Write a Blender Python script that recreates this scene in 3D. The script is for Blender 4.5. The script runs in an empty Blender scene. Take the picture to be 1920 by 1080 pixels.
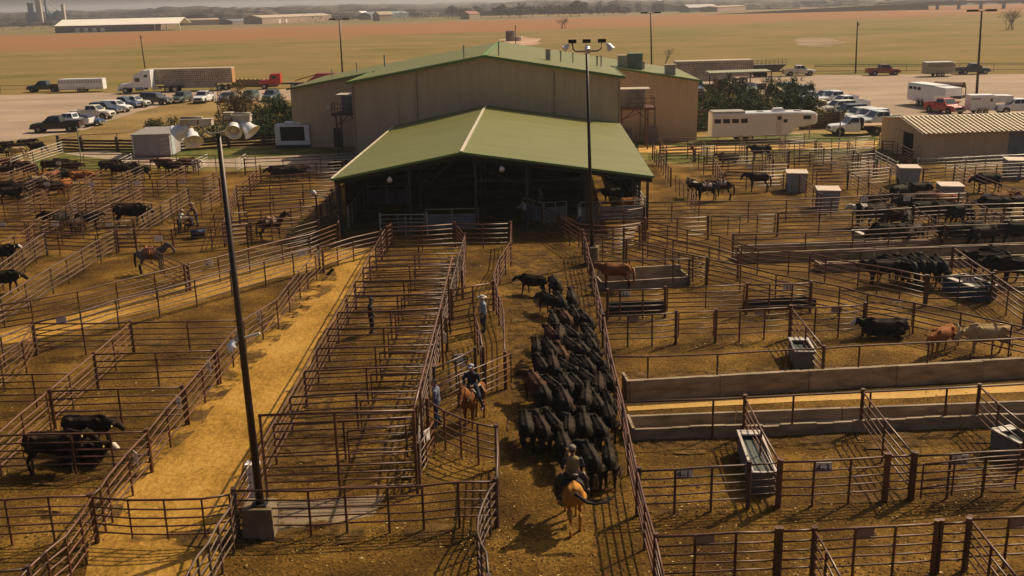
import bpy, math, random
from mathutils import Vector, Matrix
random.seed(7)
R = math.radians
S = bpy.context.scene
COL = S.collection

# ---------------------------------------------------------------- camera, sky, sun, exposure
F_PX, CAM_H, PITCH, ROLL = 1900.0, 15.0, R(15.73), R(1.3)
cam_d = bpy.data.cameras.new('camera'); cam = bpy.data.objects.new('camera', cam_d); COL.objects.link(cam)
fw = Vector((0, math.cos(PITCH), -math.sin(PITCH)))
up0 = Vector((0, math.sin(PITCH), math.cos(PITCH)))
rt0 = Vector((1, 0, 0))
RT = rt0*math.cos(ROLL) - up0*math.sin(ROLL)
UP = rt0*math.sin(ROLL) + up0*math.cos(ROLL)
m = Matrix.Identity(4)
for i in range(3):
    m[i][0], m[i][1], m[i][2] = RT[i], UP[i], -fw[i]
m[2][3] = CAM_H
cam.matrix_world = m
cam_d.sensor_width = 36.0; cam_d.lens = 36.0*F_PX/1920.0
cam_d.clip_start = 0.5; cam_d.clip_end = 30000
S.camera = cam
HAZE_D = .00016
SUN_AZ, SUN_EL = R(38), R(42)      # measured from +X towards +Y
w = bpy.data.worlds.new('World'); S.world = w; w.use_nodes = True
nt = w.node_tree; bg = nt.nodes['Background']
sky = nt.nodes.new('ShaderNodeTexSky'); sky.sky_type = 'NISHITA'; sky.sun_disc = False
sky.sun_elevation = SUN_EL; sky.sun_rotation = R(90)-SUN_AZ
sky.air_density = 0.7; sky.dust_density = 9.0; sky.ozone_density = 0.3; sky.altitude = 300
nt.links.new(sky.outputs[0], bg.inputs['Color']); bg.inputs['Strength'].default_value = 0.06
sd = bpy.data.lights.new('sun', 'SUN'); sd.energy = 4.8; sd.angle = R(0.5); sd.color = (1.0, 0.785, 0.50)
sun = bpy.data.objects.new('sun', sd); COL.objects.link(sun)
sv = Vector((math.cos(SUN_AZ)*math.cos(SUN_EL), math.sin(SUN_AZ)*math.cos(SUN_EL), math.sin(SUN_EL)))
sun.rotation_euler = sv.to_track_quat('Z', 'Y').to_euler(); sun.location = sv*200
S.view_settings.view_transform = 'Standard'; S.view_settings.look = 'None'
S.view_settings.exposure = 0.16; S.view_settings.gamma = 1.0

# ---------------------------------------------------------------- picture point -> place on a level plane
CROPS = dict(A=(0,240,3.6), B=(0,440,3.6), C=(0,720,3.0), D=(400,420,3.375), E=(400,720,3.0), F=(860,480,3.6),
             G=(860,720,3.0), H=(1120,440,3.6), I=(1480,440,3.6), J=(1150,720,3.0), K=(1500,720,3.0),
             L=(640,400,4.5), M=(400,240,4.5), N=(620,250,3.0968), O=(1200,240,4.5), P=(1500,240,4.155),
             Q=(0,0,3.0), R=(480,0,3.0), S=(960,0,4.0), T=(1400,0,3.692), U=(0,220,6.0), V=(1200,230,8.0),
             W=(1420,130,6.75), X=(1600,340,6.0), Y=(1640,130,6.75), Z=(0,0,1.0))
def at(px, py, z=0.0, c='Z'):
    ox, oy, s = CROPS[c]
    px = ox+px/s; py = oy+py/s
    d = fw + RT*((px-960)/F_PX) - UP*((py-540)/F_PX)
    t = (z-CAM_H)/d.z
    return Vector((0, 0, CAM_H)) + d*t
def at_y(px, py, y, c='Z'):          # point in the vertical plane Y = y
    ox, oy, s = CROPS[c]
    px = ox+px/s; py = oy+py/s
    d = fw + RT*((px-960)/F_PX) - UP*((py-540)/F_PX)
    return Vector((0, 0, CAM_H)) + d*(y/d.y)

# ---------------------------------------------------------------- materials
MATS = {}
def mat(name, col, rough=.7, metal=0.0, col2=None, scale=3.0, detail=4, bump=0.0, bscale=20, spec=.3, emit=None,
        coords='Object', contrast=(.35,.65), wave=None, stretch=None):
    if name in MATS: return MATS[name]
    m = bpy.data.materials.new(name); m.use_nodes = True; MATS[name] = m
    n = m.node_tree.nodes; l = m.node_tree.links; b = n['Principled BSDF']
    b.inputs['Roughness'].default_value = rough; b.inputs['Metallic'].default_value = metal
    b.inputs['Specular IOR Level'].default_value = spec
    if col2 is None: col2 = tuple(c*.78 for c in col)
    tc = n.new('ShaderNodeTexCoord'); src = tc.outputs[coords]
    if stretch:
        mp = n.new('ShaderNodeMapping'); mp.inputs['Scale'].default_value = stretch
        l.new(src, mp.inputs[0]); src = mp.outputs[0]
    no = n.new('ShaderNodeTexNoise'); no.inputs['Scale'].default_value = scale; no.inputs['Detail'].default_value = detail
    l.new(src, no.inputs['Vector'])
    cr = n.new('ShaderNodeValToRGB'); cr.color_ramp.elements[0].position = contrast[0]; cr.color_ramp.elements[1].position = contrast[1]
    cr.color_ramp.elements[0].color = (*col2, 1); cr.color_ramp.elements[1].color = (*col, 1)
    l.new(no.outputs['Fac'], cr.inputs[0]); l.new(cr.outputs[0], b.inputs['Base Color'])
    if bump:
        nb = n.new('ShaderNodeTexNoise'); nb.inputs['Scale'].default_value = bscale; nb.inputs['Detail'].default_value = 4
        l.new(tc.outputs[coords], nb.inputs['Vector'])
        bp = n.new('ShaderNodeBump'); bp.inputs['Strength'].default_value = bump; bp.inputs['Distance'].default_value = .05
        l.new(nb.outputs['Fac'], bp.inputs['Height']); l.new(bp.outputs[0], b.inputs['Normal'])
    if wave:                                              # folded metal sheet: (direction, period in m, strength, sharp)
        wv = n.new('ShaderNodeTexWave'); wv.wave_type = 'BANDS'; wv.bands_direction = wave[0]
        wv.inputs['Scale'].default_value = 0.314159/wave[1]; wv.inputs['Distortion'].default_value = 0
        l.new(tc.outputs['Object'], wv.inputs['Vector'])
        cv = n.new('ShaderNodeValToRGB'); cv.color_ramp.elements[0].position = wave[3]; cv.color_ramp.elements[1].position = min(1, wave[3]+.15)
        l.new(wv.outputs['Fac'], cv.inputs[0])
        bp = n.new('ShaderNodeBump'); bp.inputs['Strength'].default_value = wave[2]; bp.inputs['Distance'].default_value = .05
        l.new(cv.outputs[0], bp.inputs['Height']); l.new(bp.outputs[0], b.inputs['Normal'])
    if emit:
        b.inputs['Emission Color'].default_value = (*emit[:3], 1); b.inputs['Emission Strength'].default_value = emit[3]
    return m

# ---------------------------------------------------------------- mesh building
class MB:
    def __init__(s): s.v = []; s.f = []; s.mi = []; s.cur = 0
    def quad(s, *p):
        k = len(s.v); s.v += [tuple(q) for q in p]; s.f.append(tuple(range(k, k+len(p)))); s.mi.append(s.cur)
    def box(s, x0, x1, y0, y1, z0, z1, M=None):
        k = len(s.v)
        P = [(x0,y0,z0),(x1,y0,z0),(x1,y1,z0),(x0,y1,z0),(x0,y0,z1),(x1,y0,z1),(x1,y1,z1),(x0,y1,z1)]
        if M is not None: P = [tuple(M @ Vector(p)) for p in P]
        s.v += P
        for q in ((0,3,2,1),(4,5,6,7),(0,1,5,4),(1,2,6,5),(2,3,7,6),(3,0,4,7)):
            s.f.append(tuple(k+i for i in q)); s.mi.append(s.cur)
    def hexa(s, P):                                       # 4 bottom corners, 4 top corners (ccw from above)
        k = len(s.v); s.v += [tuple(p) for p in P]
        for q in ((0,3,2,1),(4,5,6,7),(0,1,5,4),(1,2,6,5),(2,3,7,6),(3,0,4,7)):
            s.f.append(tuple(k+i for i in q)); s.mi.append(s.cur)
    def bar(s, a, b, w, h=None, upv=(0,0,1)):             # square bar from a to b
        a = Vector(a); b = Vector(b); h = h or w
        t = (b-a).normalized(); u = Vector(upv)
        if abs(t.dot(u)) > .95: u = Vector((1,0,0))
        sd_ = t.cross(u).normalized(); u2 = sd_.cross(t)
        P = []
        for e in (a, b):
            for (i, j) in ((-1,-1),(1,-1),(1,1),(-1,1)): P.append(e+sd_*(i*w/2)+u2*(j*h/2))
        k = len(s.v); s.v += [tuple(p) for p in P]
        for q in ((3,2,1,0),(4,5,6,7),(0,1,5,4),(1,2,6,5),(2,3,7,6),(3,0,4,7)):
            s.f.append(tuple(k+i for i in q)); s.mi.append(s.cur)
    def tube(s, pts, r, n=6, cap=True):                   # pts: list of points; r: number or list
        pts = [Vector(p) for p in pts]
        rs = r if isinstance(r, (list, tuple)) else [r]*len(pts)
        s.loft([(p, q, q) for p, q in zip(pts, rs)], n, cap)
    def loft(s, secs, n=10, cap=True, upv=None):          # secs: (point, side radius, other radius)
        k0 = len(s.v); m_ = len(secs)
        P = [Vector(q[0]) for q in secs]
        for i in range(m_):
            t = (P[min(i+1, m_-1)]-P[max(i-1, 0)])
            t = t.normalized() if t.length > 1e-9 else Vector((0,0,1))
            u = Vector(upv) if upv else Vector((0,0,1))
            if abs(t.dot(u)) > .93: u = Vector((1,0,0))
            sd_ = u.cross(t).normalized(); u2 = t.cross(sd_).normalized()
            ra, rb = secs[i][1], secs[i][2]
            for j in range(n):
                a = 2*math.pi*j/n
                s.v.append(tuple(P[i]+sd_*(math.cos(a)*ra)+u2*(math.sin(a)*rb)))
        for i in range(m_-1):
            for j in range(n):
                a = k0+i*n+j; b = k0+i*n+(j+1) % n
                s.f.append((a, b, b+n, a+n)); s.mi.append(s.cur)
        if cap:
            s.f.append(tuple(k0+j for j in reversed(range(n)))); s.mi.append(s.cur)
            s.f.append(tuple(k0+(m_-1)*n+j for j in range(n))); s.mi.append(s.cur)
    def cyl(s, c, r, h, n=16, axis='Z', r2=None):
        c = Vector(c); d = {'X': Vector((1,0,0)), 'Y': Vector((0,1,0)), 'Z': Vector((0,0,1))}[axis]
        s.loft([(c, r, r), (c+d*h, r2 or r, r2 or r)], n)
    def ball(s, c, rx, ry, rz, n=10, m_=7):
        k0 = len(s.v); c = Vector(c)
        s.v.append((c.x, c.y, c.z-rz))
        for i in range(1, m_):
            ph = -math.pi/2+math.pi*i/m_
            for j in range(n):
                th = 2*math.pi*j/n
                s.v.append((c.x+rx*math.cos(ph)*math.cos(th), c.y+ry*math.cos(ph)*math.sin(th), c.z+rz*math.sin(ph)))
        s.v.append((c.x, c.y, c.z+rz)); e = len(s.v)-1
        for j in range(n):
            s.f.append((k0, k0+1+(j+1) % n, k0+1+j)); s.mi.append(s.cur)
            s.f.append((e, e-n+j, e-n+(j+1) % n)); s.mi.append(s.cur)
        for i in range(m_-2):
            for j in range(n):
                a = k0+1+i*n+j; b = k0+1+i*n+(j+1) % n
                s.f.append((a, b, b+n, a+n)); s.mi.append(s.cur)
    def mesh(s, name, mats, smooth=False):
        me = bpy.data.meshes.new(name); me.from_pydata(s.v, [], s.f)
        for m_ in (mats if isinstance(mats, (list, tuple)) else [mats]): me.materials.append(m_)
        me.polygons.foreach_set('material_index', s.mi)
        if smooth: me.polygons.foreach_set('use_smooth', [True]*len(s.f))
        me.update(); return me
    def obj(s, name, mats, parent=None, smooth=False, loc=None):
        return link(name, s.mesh(name, mats, smooth), parent, loc)
def link(name, me, parent=None, loc=None, rz=0):
    o = bpy.data.objects.new(name, me); COL.objects.link(o)
    if parent is not None: o.parent = parent
    if loc is not None: o.location = loc
    if rz: o.rotation_euler = (0, 0, rz)
    return o
def tag(o, label=None, cat=None, group=None, kind=None):
    if label: o['label'] = label
    if cat: o['category'] = cat
    if group: o['group'] = group
    if kind: o['kind'] = kind
    return o
def thing(name, label, cat, loc=(0,0,0), rz=0, group=None):
    o = bpy.data.objects.new(name, None); COL.objects.link(o)
    o.location = loc; o.rotation_euler = (0, 0, rz); o.empty_display_size = .2
    return tag(o, label, cat, group)
def kids(o): return KIDS.get(o.name, [])
def copy_tree(o, parent=None):
    c = o.copy(); COL.objects.link(c)
    if parent is not None: c.parent = parent
    for ch in [x for x in o.children]: copy_tree(ch, c)
    return c
def fuse(mb, mats, voxel, smooth_it=2, classify=None, extra=None, name='body'):
    """closed shapes -> one continuous skin"""
    me = mb.mesh('raw', mats)
    o = bpy.data.objects.new('raw', me); COL.objects.link(o)
    a = o.modifiers.new('r', 'REMESH'); a.mode = 'VOXEL'; a.voxel_size = voxel
    b = o.modifiers.new('s', 'SMOOTH'); b.factor = .5; b.iterations = smooth_it
    dg = bpy.context.evaluated_depsgraph_get()
    out = bpy.data.meshes.new_from_object(o.evaluated_get(dg))
    bpy.data.objects.remove(o)
    vs = [tuple(v.co) for v in out.vertices]; fs = [tuple(p.vertices) for p in out.polygons]
    r = MB(); r.v = vs; r.f = fs
    r.mi = [classify(p.center) if classify else 0 for p in out.polygons]
    bpy.data.meshes.remove(out)
    if extra:
        k = len(r.v); r.v += extra.v; r.f += [tuple(i+k for i in f) for f in extra.f]; r.mi += extra.mi
    return r.mesh(name, mats, True)

# common materials
RUST = mat('rusty_pipe', (.15,.062,.033), .42, .0, (.06,.026,.015), 1.3, bump=0, spec=.5)
RUST_B = mat('rusty_pipe_grey', (.135,.085,.062), .5, .0, (.055,.03,.022), 1.0, spec=.45)
RUST_C = mat('rusty_pipe_dark', (.075,.036,.026), .45, .0, (.14,.06,.035), .8, contrast=(.5,.7), spec=.5)
RUST_GREY = mat('galvanised_pipe', (.42,.40,.38), .45, .3, (.28,.25,.22), 2)
PALE_PIPE = mat('pale_pipe', (.60,.57,.52), .45, .0, (.45,.42,.38), 2)
DARK = mat('dark_metal', (.025,.022,.02), .6)
GREEN_ROOF = mat('green_roof_sheet', (.165,.17,.046), .5, 0, (.125,.135,.038), 1.1, wave=('Y', .5, .3, .8), spec=.4, stretch=(.12,1,1))
GREEN_TRIM = mat('green_trim', (.16,.26,.08), .5)
SIDING = mat('tan_siding', (.62,.47,.31), .6, 0, (.57,.425,.275), .9, 8, wave=('X', .9, .3, .82), stretch=(2,2,.3))
SIDING_Y = mat('tan_siding_side', (.62,.47,.31), .6, 0, (.57,.425,.275), .9, 8, wave=('Y', .9, .3, .82), stretch=(2,2,.3))
CONC = mat('concrete', (.24,.175,.11), .85, 0, (.13,.095,.06), 1.2, bump=.3, bscale=14)
WOOD = mat('weathered_wood', (.11,.068,.04), .85, 0, (.045,.03,.02), 2.0, stretch=(.4,.4,5))
WHITE = mat('white_paint', (.82,.82,.83), .35, 0, (.74,.73,.72), .8, spec=.5)
GLASS = mat('dark_glass', (.015,.022,.03), .08, 0, (.02,.028,.035), 1, spec=.8)
TYRE = mat('tyre_rubber', (.018,.017,.016), .85)
RIM = mat('alloy_rim', (.45,.44,.42), .3, .7)
LAMPG = mat('headlamp_glass', (.75,.75,.72), .12, .1, spec=.9)
REDL = mat('tail_lamp', (.35,.02,.015), .25, spec=.6)
# ================================================================ the ground and everything flat on it
def zone_mat(name, c1, c2, c3=None, scale=.35, bump=.5, bscale=6, rough=.95, fine=14, stretch=None, pos=(.35,.5,.66)):
    m = bpy.data.materials.new(name); m.use_nodes = True
    n = m.node_tree.nodes; l = m.node_tree.links; b = n['Principled BSDF']
    b.inputs['Roughness'].default_value = rough; b.inputs['Specular IOR Level'].default_value = .1
    tc = n.new('ShaderNodeTexCoord'); src = tc.outputs['Object']
    if stretch:
        mp = n.new('ShaderNodeMapping'); mp.inputs['Scale'].default_value = stretch; l.new(src, mp.inputs[0]); src = mp.outputs[0]
    a = n.new('ShaderNodeTexNoise'); a.inputs['Scale'].default_value = scale; a.inputs['Detail'].default_value = 9; a.inputs['Roughness'].default_value = .62
    l.new(src, a.inputs['Vector'])
    f = n.new('ShaderNodeTexNoise'); f.inputs['Scale'].default_value = fine; f.inputs['Detail'].default_value = 6; f.inputs['Roughness'].default_value = .7
    l.new(src, f.inputs['Vector'])
    mx = n.new('ShaderNodeMath'); mx.operation = 'MULTIPLY_ADD'; mx.inputs[1].default_value = .85; mx.inputs[2].default_value = -.425
    l.new(f.outputs['Fac'], mx.inputs[0])
    ad = n.new('ShaderNodeMath'); ad.operation = 'ADD'; l.new(a.outputs['Fac'], ad.inputs[0]); l.new(mx.outputs[0], ad.inputs[1])
    cr = n.new('ShaderNodeValToRGB'); e = cr.color_ramp.elements
    e[0].position = pos[0]; e[0].color = (*c1, 1); e[1].position = pos[2]; e[1].color = (*(c3 or c2), 1)
    q = e.new(pos[1]); q.color = (*c2, 1)
    l.new(ad.outputs[0], cr.inputs[0]); l.new(cr.outputs[0], b.inputs['Base Color'])
    if bump:
        nb = n.new('ShaderNodeTexNoise'); nb.inputs['Scale'].default_value = bscale; nb.inputs['Detail'].default_value = 7; nb.inputs['Roughness'].default_value = .7
        l.new(tc.outputs['Object'], nb.inputs['Vector'])
        bp = n.new('ShaderNodeBump'); bp.inputs['Strength'].default_value = bump; bp.inputs['Distance'].default_value = .12
        l.new(nb.outputs['Fac'], bp.inputs['Height']); l.new(bp.outputs[0], b.inputs['Normal'])
    return m
# pasture: green and straw streaks, then a ploughed orange band farther out, then hazy olive
def pasture_mat():
    m = bpy.data.materials.new('pasture'); m.use_nodes = True
    n = m.node_tree.nodes; l = m.node_tree.links; b = n['Principled BSDF']
    b.inputs['Roughness'].default_value = 1; b.inputs['Specular IOR Level'].default_value = .05
    tc = n.new('ShaderNodeTexCoord')
    def noise(sc, st, det=6):
        mp = n.new('ShaderNodeMapping'); mp.inputs['Scale'].default_value = st; l.new(tc.outputs['Object'], mp.inputs[0])
        a = n.new('ShaderNodeTexNoise'); a.inputs['Scale'].default_value = sc; a.inputs['Detail'].default_value = det; a.inputs['Roughness'].default_value = .72
        l.new(mp.outputs[0], a.inputs['Vector']); return a.outputs['Fac']
    def ramp(src, stops):
        cr = n.new('ShaderNodeValToRGB'); e = cr.color_ramp.elements
        e[0].position = stops[0][0]; e[0].color = (*stops[0][1], 1); e[1].position = stops[-1][0]; e[1].color = (*stops[-1][1], 1)
        for p, c in stops[1:-1]: q = e.new(p); q.color = (*c, 1)
        l.new(src, cr.inputs[0]); return cr.outputs[0]
    def mth(op, a, b_):
        k = n.new('ShaderNodeMath'); k.operation = op
        for i, x in enumerate((a, b_)):
            if isinstance(x, (int, float)): k.inputs[i].default_value = x
            else: l.new(x, k.inputs[i])
        return k.outputs[0]
    near = ramp(noise(.02, (1, 1.6, 1), 12), [(.34, (.115,.108,.03)), (.46, (.18,.138,.048)), (.56, (.215,.15,.062)), (.70, (.27,.18,.08))])
    band = ramp(noise(.012, (1, 3, 1), 8), [(.33, (.20,.145,.07)), (.45, (.255,.14,.063)), (.55,(.28,.125,.055)), (.7, (.24,.165,.085))])
    far = ramp(noise(.004, (1, 2, 1), 8), [(.38, (.12,.14,.05)), (.5, (.20,.15,.08)), (.62, (.24,.17,.10))])
    sx = n.new('ShaderNodeSeparateXYZ'); l.new(tc.outputs['Object'], sx.inputs[0])
    # the ploughed strip starts nearer on the left and right than in the middle
    yy = mth('ADD', sx.outputs[1], mth('MULTIPLY', noise(.008, (1, 1, 1)), 330))
    yy = mth('SUBTRACT', yy, mth('MULTIPLY', sx.outputs[0], .5))
    def step(v, at_, w_):
        return mth('MINIMUM', mth('MAXIMUM', mth('DIVIDE', mth('SUBTRACT', v, at_), w_), 0), 1)
    def mix(fac, A, B):
        k = n.new('ShaderNodeMix'); k.data_type = 'RGBA'; l.new(fac, k.inputs[0]); l.new(A, k.inputs[6]); l.new(B, k.inputs[7]); return k.outputs[2]
    c = mix(step(yy, 690, 90), near, band); c = mix(step(yy, 1060, 90), c, far)
    l.new(c, b.inputs['Base Color'])
    return m
g = MB()
ys = [-60, 0, 50, 120, 250, 500, 1000, 2500, 5000, 9500]
xs = [-9500, -4000, -1500, -500, -150, 0, 150, 500, 1500, 4000, 9500]
for i in range(len(xs)-1):
    for j in range(len(ys)-1):
        g.quad((xs[i],ys[j],0),(xs[i+1],ys[j],0),(xs[i+1],ys[j+1],0),(xs[i],ys[j+1],0))
tag(g.obj('ground', pasture_mat()), kind='structure')

from mathutils import noise as mnoise
def sheet(name, pts, z, m, c='Z', jit=.6, step=2.5, world=False):
    """flat polygon with an uneven edge"""
    P = [Vector(p) if world else at(p[0], p[1], 0, c) for p in pts]
    out = []
    for i in range(len(P)):
        a, b = P[i], P[(i+1) % len(P)]; L_ = (b-a).length; k = max(1, min(60, int(L_/step)))
        nrm = Vector((-(b-a).y, (b-a).x, 0)).normalized()
        for j in range(k):
            p = a.lerp(b, j/k)
            if jit: p = p + nrm*(mnoise.noise(p*.23)*jit*1.6+mnoise.noise(p*.9)*jit*.5)
            out.append((p.x, p.y, z))
    me = bpy.data.meshes.new(name)
    import bmesh
    bm = bmesh.new(); vs = [bm.verts.new(p) for p in out]; f = bm.faces.new(vs)
    bmesh.ops.triangulate(bm, faces=[f]); 
    for q in bm.faces:
        if q.normal.z < 0: q.normal_flip()
    bm.to_mesh(me); bm.free(); me.materials.append(m)
    return tag(link(name, me), kind='structure')
LOT = zone_mat('gravel_lot', (.26,.20,.15), (.32,.24,.18), (.38,.285,.215), .05, .1, 4, fine=3, stretch=(1,2.5,1))
TANGRASS = zone_mat('dry_lawn', (.15,.105,.032), (.225,.15,.055), (.29,.195,.08), .08, .3, 5, fine=2)
GREENGRASS = zone_mat('green_lawn', (.05,.065,.012), (.085,.10,.02), (.20,.15,.05), .35, .4, 8, fine=4)
GRAVEL = zone_mat('grey_gravel', (.26,.20,.15), (.34,.265,.205), (.40,.315,.245), .3, .3, 8)
DIRT = zone_mat('pen_dirt', (.038,.019,.004), (.122,.064,.011), (.31,.175,.036), .30, 1.0, 11, fine=9, pos=(.27,.5,.72))
MUD = zone_mat('dark_manure', (.07,.04,.015), (.115,.066,.02), (.17,.096,.03), .7, 1.0, 6, fine=3)
def patchy(m, sc=.9, lo=.46, hi=.58):
    n = m.node_tree.nodes; l = m.node_tree.links; b = n['Principled BSDF']; o = [x for x in n if x.type == 'OUTPUT_MATERIAL'][0]
    tc = n.new('ShaderNodeTexCoord'); a = n.new('ShaderNodeTexNoise'); a.inputs['Scale'].default_value = sc; a.inputs['Detail'].default_value = 8; a.inputs['Roughness'].default_value = .65
    l.new(tc.outputs['Object'], a.inputs['Vector']); cr = n.new('ShaderNodeValToRGB'); cr.color_ramp.elements[0].position = lo; cr.color_ramp.elements[1].position = hi; l.new(a.outputs['Fac'], cr.inputs[0])
    tr = n.new('ShaderNodeBsdfTransparent'); mx = n.new('ShaderNodeMixShader'); l.new(cr.outputs[0], mx.inputs[0]); l.new(tr.outputs[0], mx.inputs[1]); l.new(b.outputs[0], mx.inputs[2]); l.new(mx.outputs[0], o.inputs['Surface'])
patchy(MUD)
LANE = zone_mat('packed_lane', (.22,.12,.022), (.35,.195,.038), (.46,.27,.065), .3, .6, 9, fine=7, stretch=(1,.55,1))
PALE_DIRT = zone_mat('pale_alley_dirt', (.40,.24,.07), (.50,.31,.10), (.58,.37,.14), .3, .3, 6)
sheet('gravel_lot', [(-400,178),(0,178),(620,166),(1290,142),(1920,139),(2400,137),(2400,215),(1920,222),(1690,235),(1560,235),(1420,175),(1290,170),(1000,150),(530,188),(345,191),(320,194),(250,212),(150,246),(50,262),(0,266),(-400,285)], .012, LOT)
sheet('dry_lawn', [(-400,290),(0,270),(50,264),(150,248),(250,213),(320,195),(345,192),(530,189),(680,175),(680,285),(300,290),(140,284),(-100,292)], .008, TANGRASS)
sheet('dry_lawn', [(1160,190),(1290,172),(1420,177),(1560,237),(1700,240),(1700,262),(1160,262)], .008, TANGRASS)
sheet('grass_strip', [(100,288),(160,280),(330,276),(560,278),(660,282),(660,300),(480,305),(300,300),(130,300)], .016, GREENGRASS)
sheet('grass_strip', [(60,300),(150,293),(250,300),(240,320),(60,322)], .017, GREENGRASS)
sheet('grass_strip', [(1185,262),(1250,259),(1520,250),(1645,252),(1645,290),(1420,288),(1290,305),(1230,300),(1200,300)], .016, GREENGRASS)
sheet('gravel_path', [(120,288),(190,282),(270,292),(380,300),(540,292),(680,286),(680,330),(500,315),(300,312),(210,300)], .024, GRAVEL, jit=.3)
sheet('pen_ground', [(-500,322),(0,318),(250,318),(420,322),(640,318),(1180,300),(1210,308),(1300,314),(1640,292),(2000,285),(2600,280),(2600,1300),(-700,1300)], .02, DIRT, jit=.5)
sheet('dirt_alley', [(1195,272),(1300,276),(1645,264),(1645,276),(1300,290),(1200,286)], .026, PALE_DIRT, jit=.3)
# the packed lane between the pens
sheet('dirt_lane', [(60,1300),(170,1000),(225,915),(330,800),(425,690),(520,600),(590,520),(640,488),(705,470),(700,500),(660,560),(600,640),(540,740),(470,860),(440,930),(405,1050),(330,1300)], .032, LANE, jit=.35, step=1.5)
sheet('dirt_lane', [(-200,700),(0,648),(61,640),(225,596),(400,556),(600,500),(700,465),(705,462),(560,482),(400,520),(225,570),(60,610),(-200,680)], .036, LANE, jit=.2, step=1.5)
sheet('feed_alley', [(1178,771),(1920,736),(2400,712),(2400,696),(1920,716),(1172,754)], .032, PALE_DIRT, jit=.12, step=2)
sheet('concrete_pad', [(470,1000),(500,945),(640,935),(720,928),(700,966),(560,990)], .03, CONC, jit=.15, step=1)
sheet('bare_patch', [(1490,74),(1520,70),(1560,72),(1582,80),(1560,87),(1525,88),(1498,83)], .02, zone_mat('bare_clay', (.16,.12,.06), (.24,.17,.10), (.34,.25,.18), .06, .2, 2, fine=1), jit=2, step=6)
sheet('bare_patch', [(938,74),(975,68),(1012,72),(1010,84),(960,86)], .02, zone_mat('bare_clay_b', (.28,.18,.11), (.40,.27,.19), (.48,.35,.26), .06, .2, 2, fine=1), jit=2, step=6)
LANEP = [at(*p) for p in [(225,915),(347,775),(440,680),(560,570),(620,495),(705,468),(690,520),(600,640),(500,810),(440,930),(405,1050),(330,1300),(60,1300)]]
def in_lane(q):
    c = False; n = len(LANEP)
    for i in range(n):
        a, b_ = LANEP[i], LANEP[i-1]
        if (a.y > q.y) != (b_.y > q.y) and q.x < (b_.x-a.x)*(q.y-a.y)/(b_.y-a.y)+a.x: c = not c
    return c
# manure and mud patches where stock stand
for i, pts in enumerate([
    [(172,985),(275,862),(347,775),(407,705),(518,610),(604,512),(640,490),(625,520),(560,590),(440,730),(330,840),(240,930),(200,1000)],
    [(0,985),(170,985),(170,960),(0,965)],[(0,870),(275,865),(275,845),(0,850)],[(93,785),(343,780),(343,765),(93,768)],[(61,655),(447,650),(447,632),(61,636)],
    [(440,985),(520,850),(600,710),(690,540),(730,460),(760,460),(720,560),(640,720),(570,850),(500,985)],
    [(1210,945),(1920,905),(1920,930),(1210,970)],[(1150,700),(1480,690),(1900,660),(1900,680),(1480,712),(1160,714)],
    [(1200,395),(1900,380),(1900,400),(1200,420)],[(960,470),(1100,470),(1130,560),(960,560)],[(440,470),(700,430),(700,445),(440,500)],
    [(20,870),(210,862),(250,885),(120,905),(10,900)],
    [(960,560),(1110,560),(1150,700),(1175,900),(1140,940),(970,900),(950,760)],
    [(120,1010),(300,1000),(520,990),(700,1000),(860,985),(840,1010),(600,1022),(300,1040)],
    [(1180,835),(1920,805),(1920,830),(1300,850)], [(700,425),(1200,425),(1180,440),(960,452),(720,448)],
    [(20,380),(300,350),(420,352),(330,420),(120,440),(0,440)], [(1600,400),(1900,400),(1920,470),(1560,460)],
    [(480,1000),(600,990),(700,996),(640,1012),(500,1012)],[(520,790),(780,780),(770,900),(500,915)]]):
    sheet('mud_patch', pts, .040+.002*i, MUD, jit=.5, step=1)
# low wooded hills on the skyline
HILL = mat('hill_woods', (.06,.07,.075), 1, 0, (.07,.07,.055), .004, 6, spec=0)
for k, (yy, hh, amp) in enumerate([(5200, 14, 18), (7500, 34, 30)]):
    h = MB(); prev = None
    for i in range(161):
        x = -9000+i*112.5; z = hh+amp*mnoise.noise(Vector((x*.0006, k*7, 0)))+amp*.25*mnoise.noise(Vector((x*.004, k, 0)))
        if x > 1500: z *= .75
        z = max(z, 3); z = z
        cur = [(x, yy-150, 0), (x, yy, z), (x, yy+700, z*.8), (x, yy+900, 0)]
        if prev:
            for a in range(3): h.quad(prev[a], cur[a], cur[a+1], prev[a+1])
        prev = cur
    tag(h.obj('hills', HILL, smooth=True), kind='structure')
# ================================================================ the sale barn and its open front
AX = R(-2.0)
def slab(mb, pts, th):           # pts: polygon top corners; gives it thickness
    k = len(mb.v); n = len(pts)
    mb.v += [tuple(p) for p in pts] + [(p[0], p[1], p[2]-th) for p in pts]
    mb.f.append(tuple(k+i for i in range(n))); mb.mi.append(mb.cur)
    mb.f.append(tuple(k+n+i for i in reversed(range(n)))); mb.mi.append(mb.cur)
    for i in range(n):
        j = (i+1) % n; mb.f.append((k+i, k+n+i, k+n+j, k+j)); mb.mi.append(mb.cur)
def seams(mb, x0, z0, x1, z1, y0, y1, st, hgt=.045):     # raised ribs running down a slope
    y = y0+st/2
    while y < y1:
        mb.bar((x0, y, z0+hgt/2), (x1, y, z1+hgt/2), .05, hgt); y += st
barn = thing('sale_barn', 'large tan metal sale barn with a low green gable roof', 'barn', (-3.15, 67, 0), AX)
PK, SL = 10.1, .168
def rz(x): return PK-abs(x)*SL
FX, WX, Y0, Y1, Y2 = 12.75, 22.2, 30.5, 45.0, 65.0
b = MB(); b.quad((-FX,Y0,0),(FX,Y0,0),(FX,Y0,rz(FX)),(0,Y0,PK),(-FX,Y0,rz(FX))); b.obj('front_wall', SIDING, barn)
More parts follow.
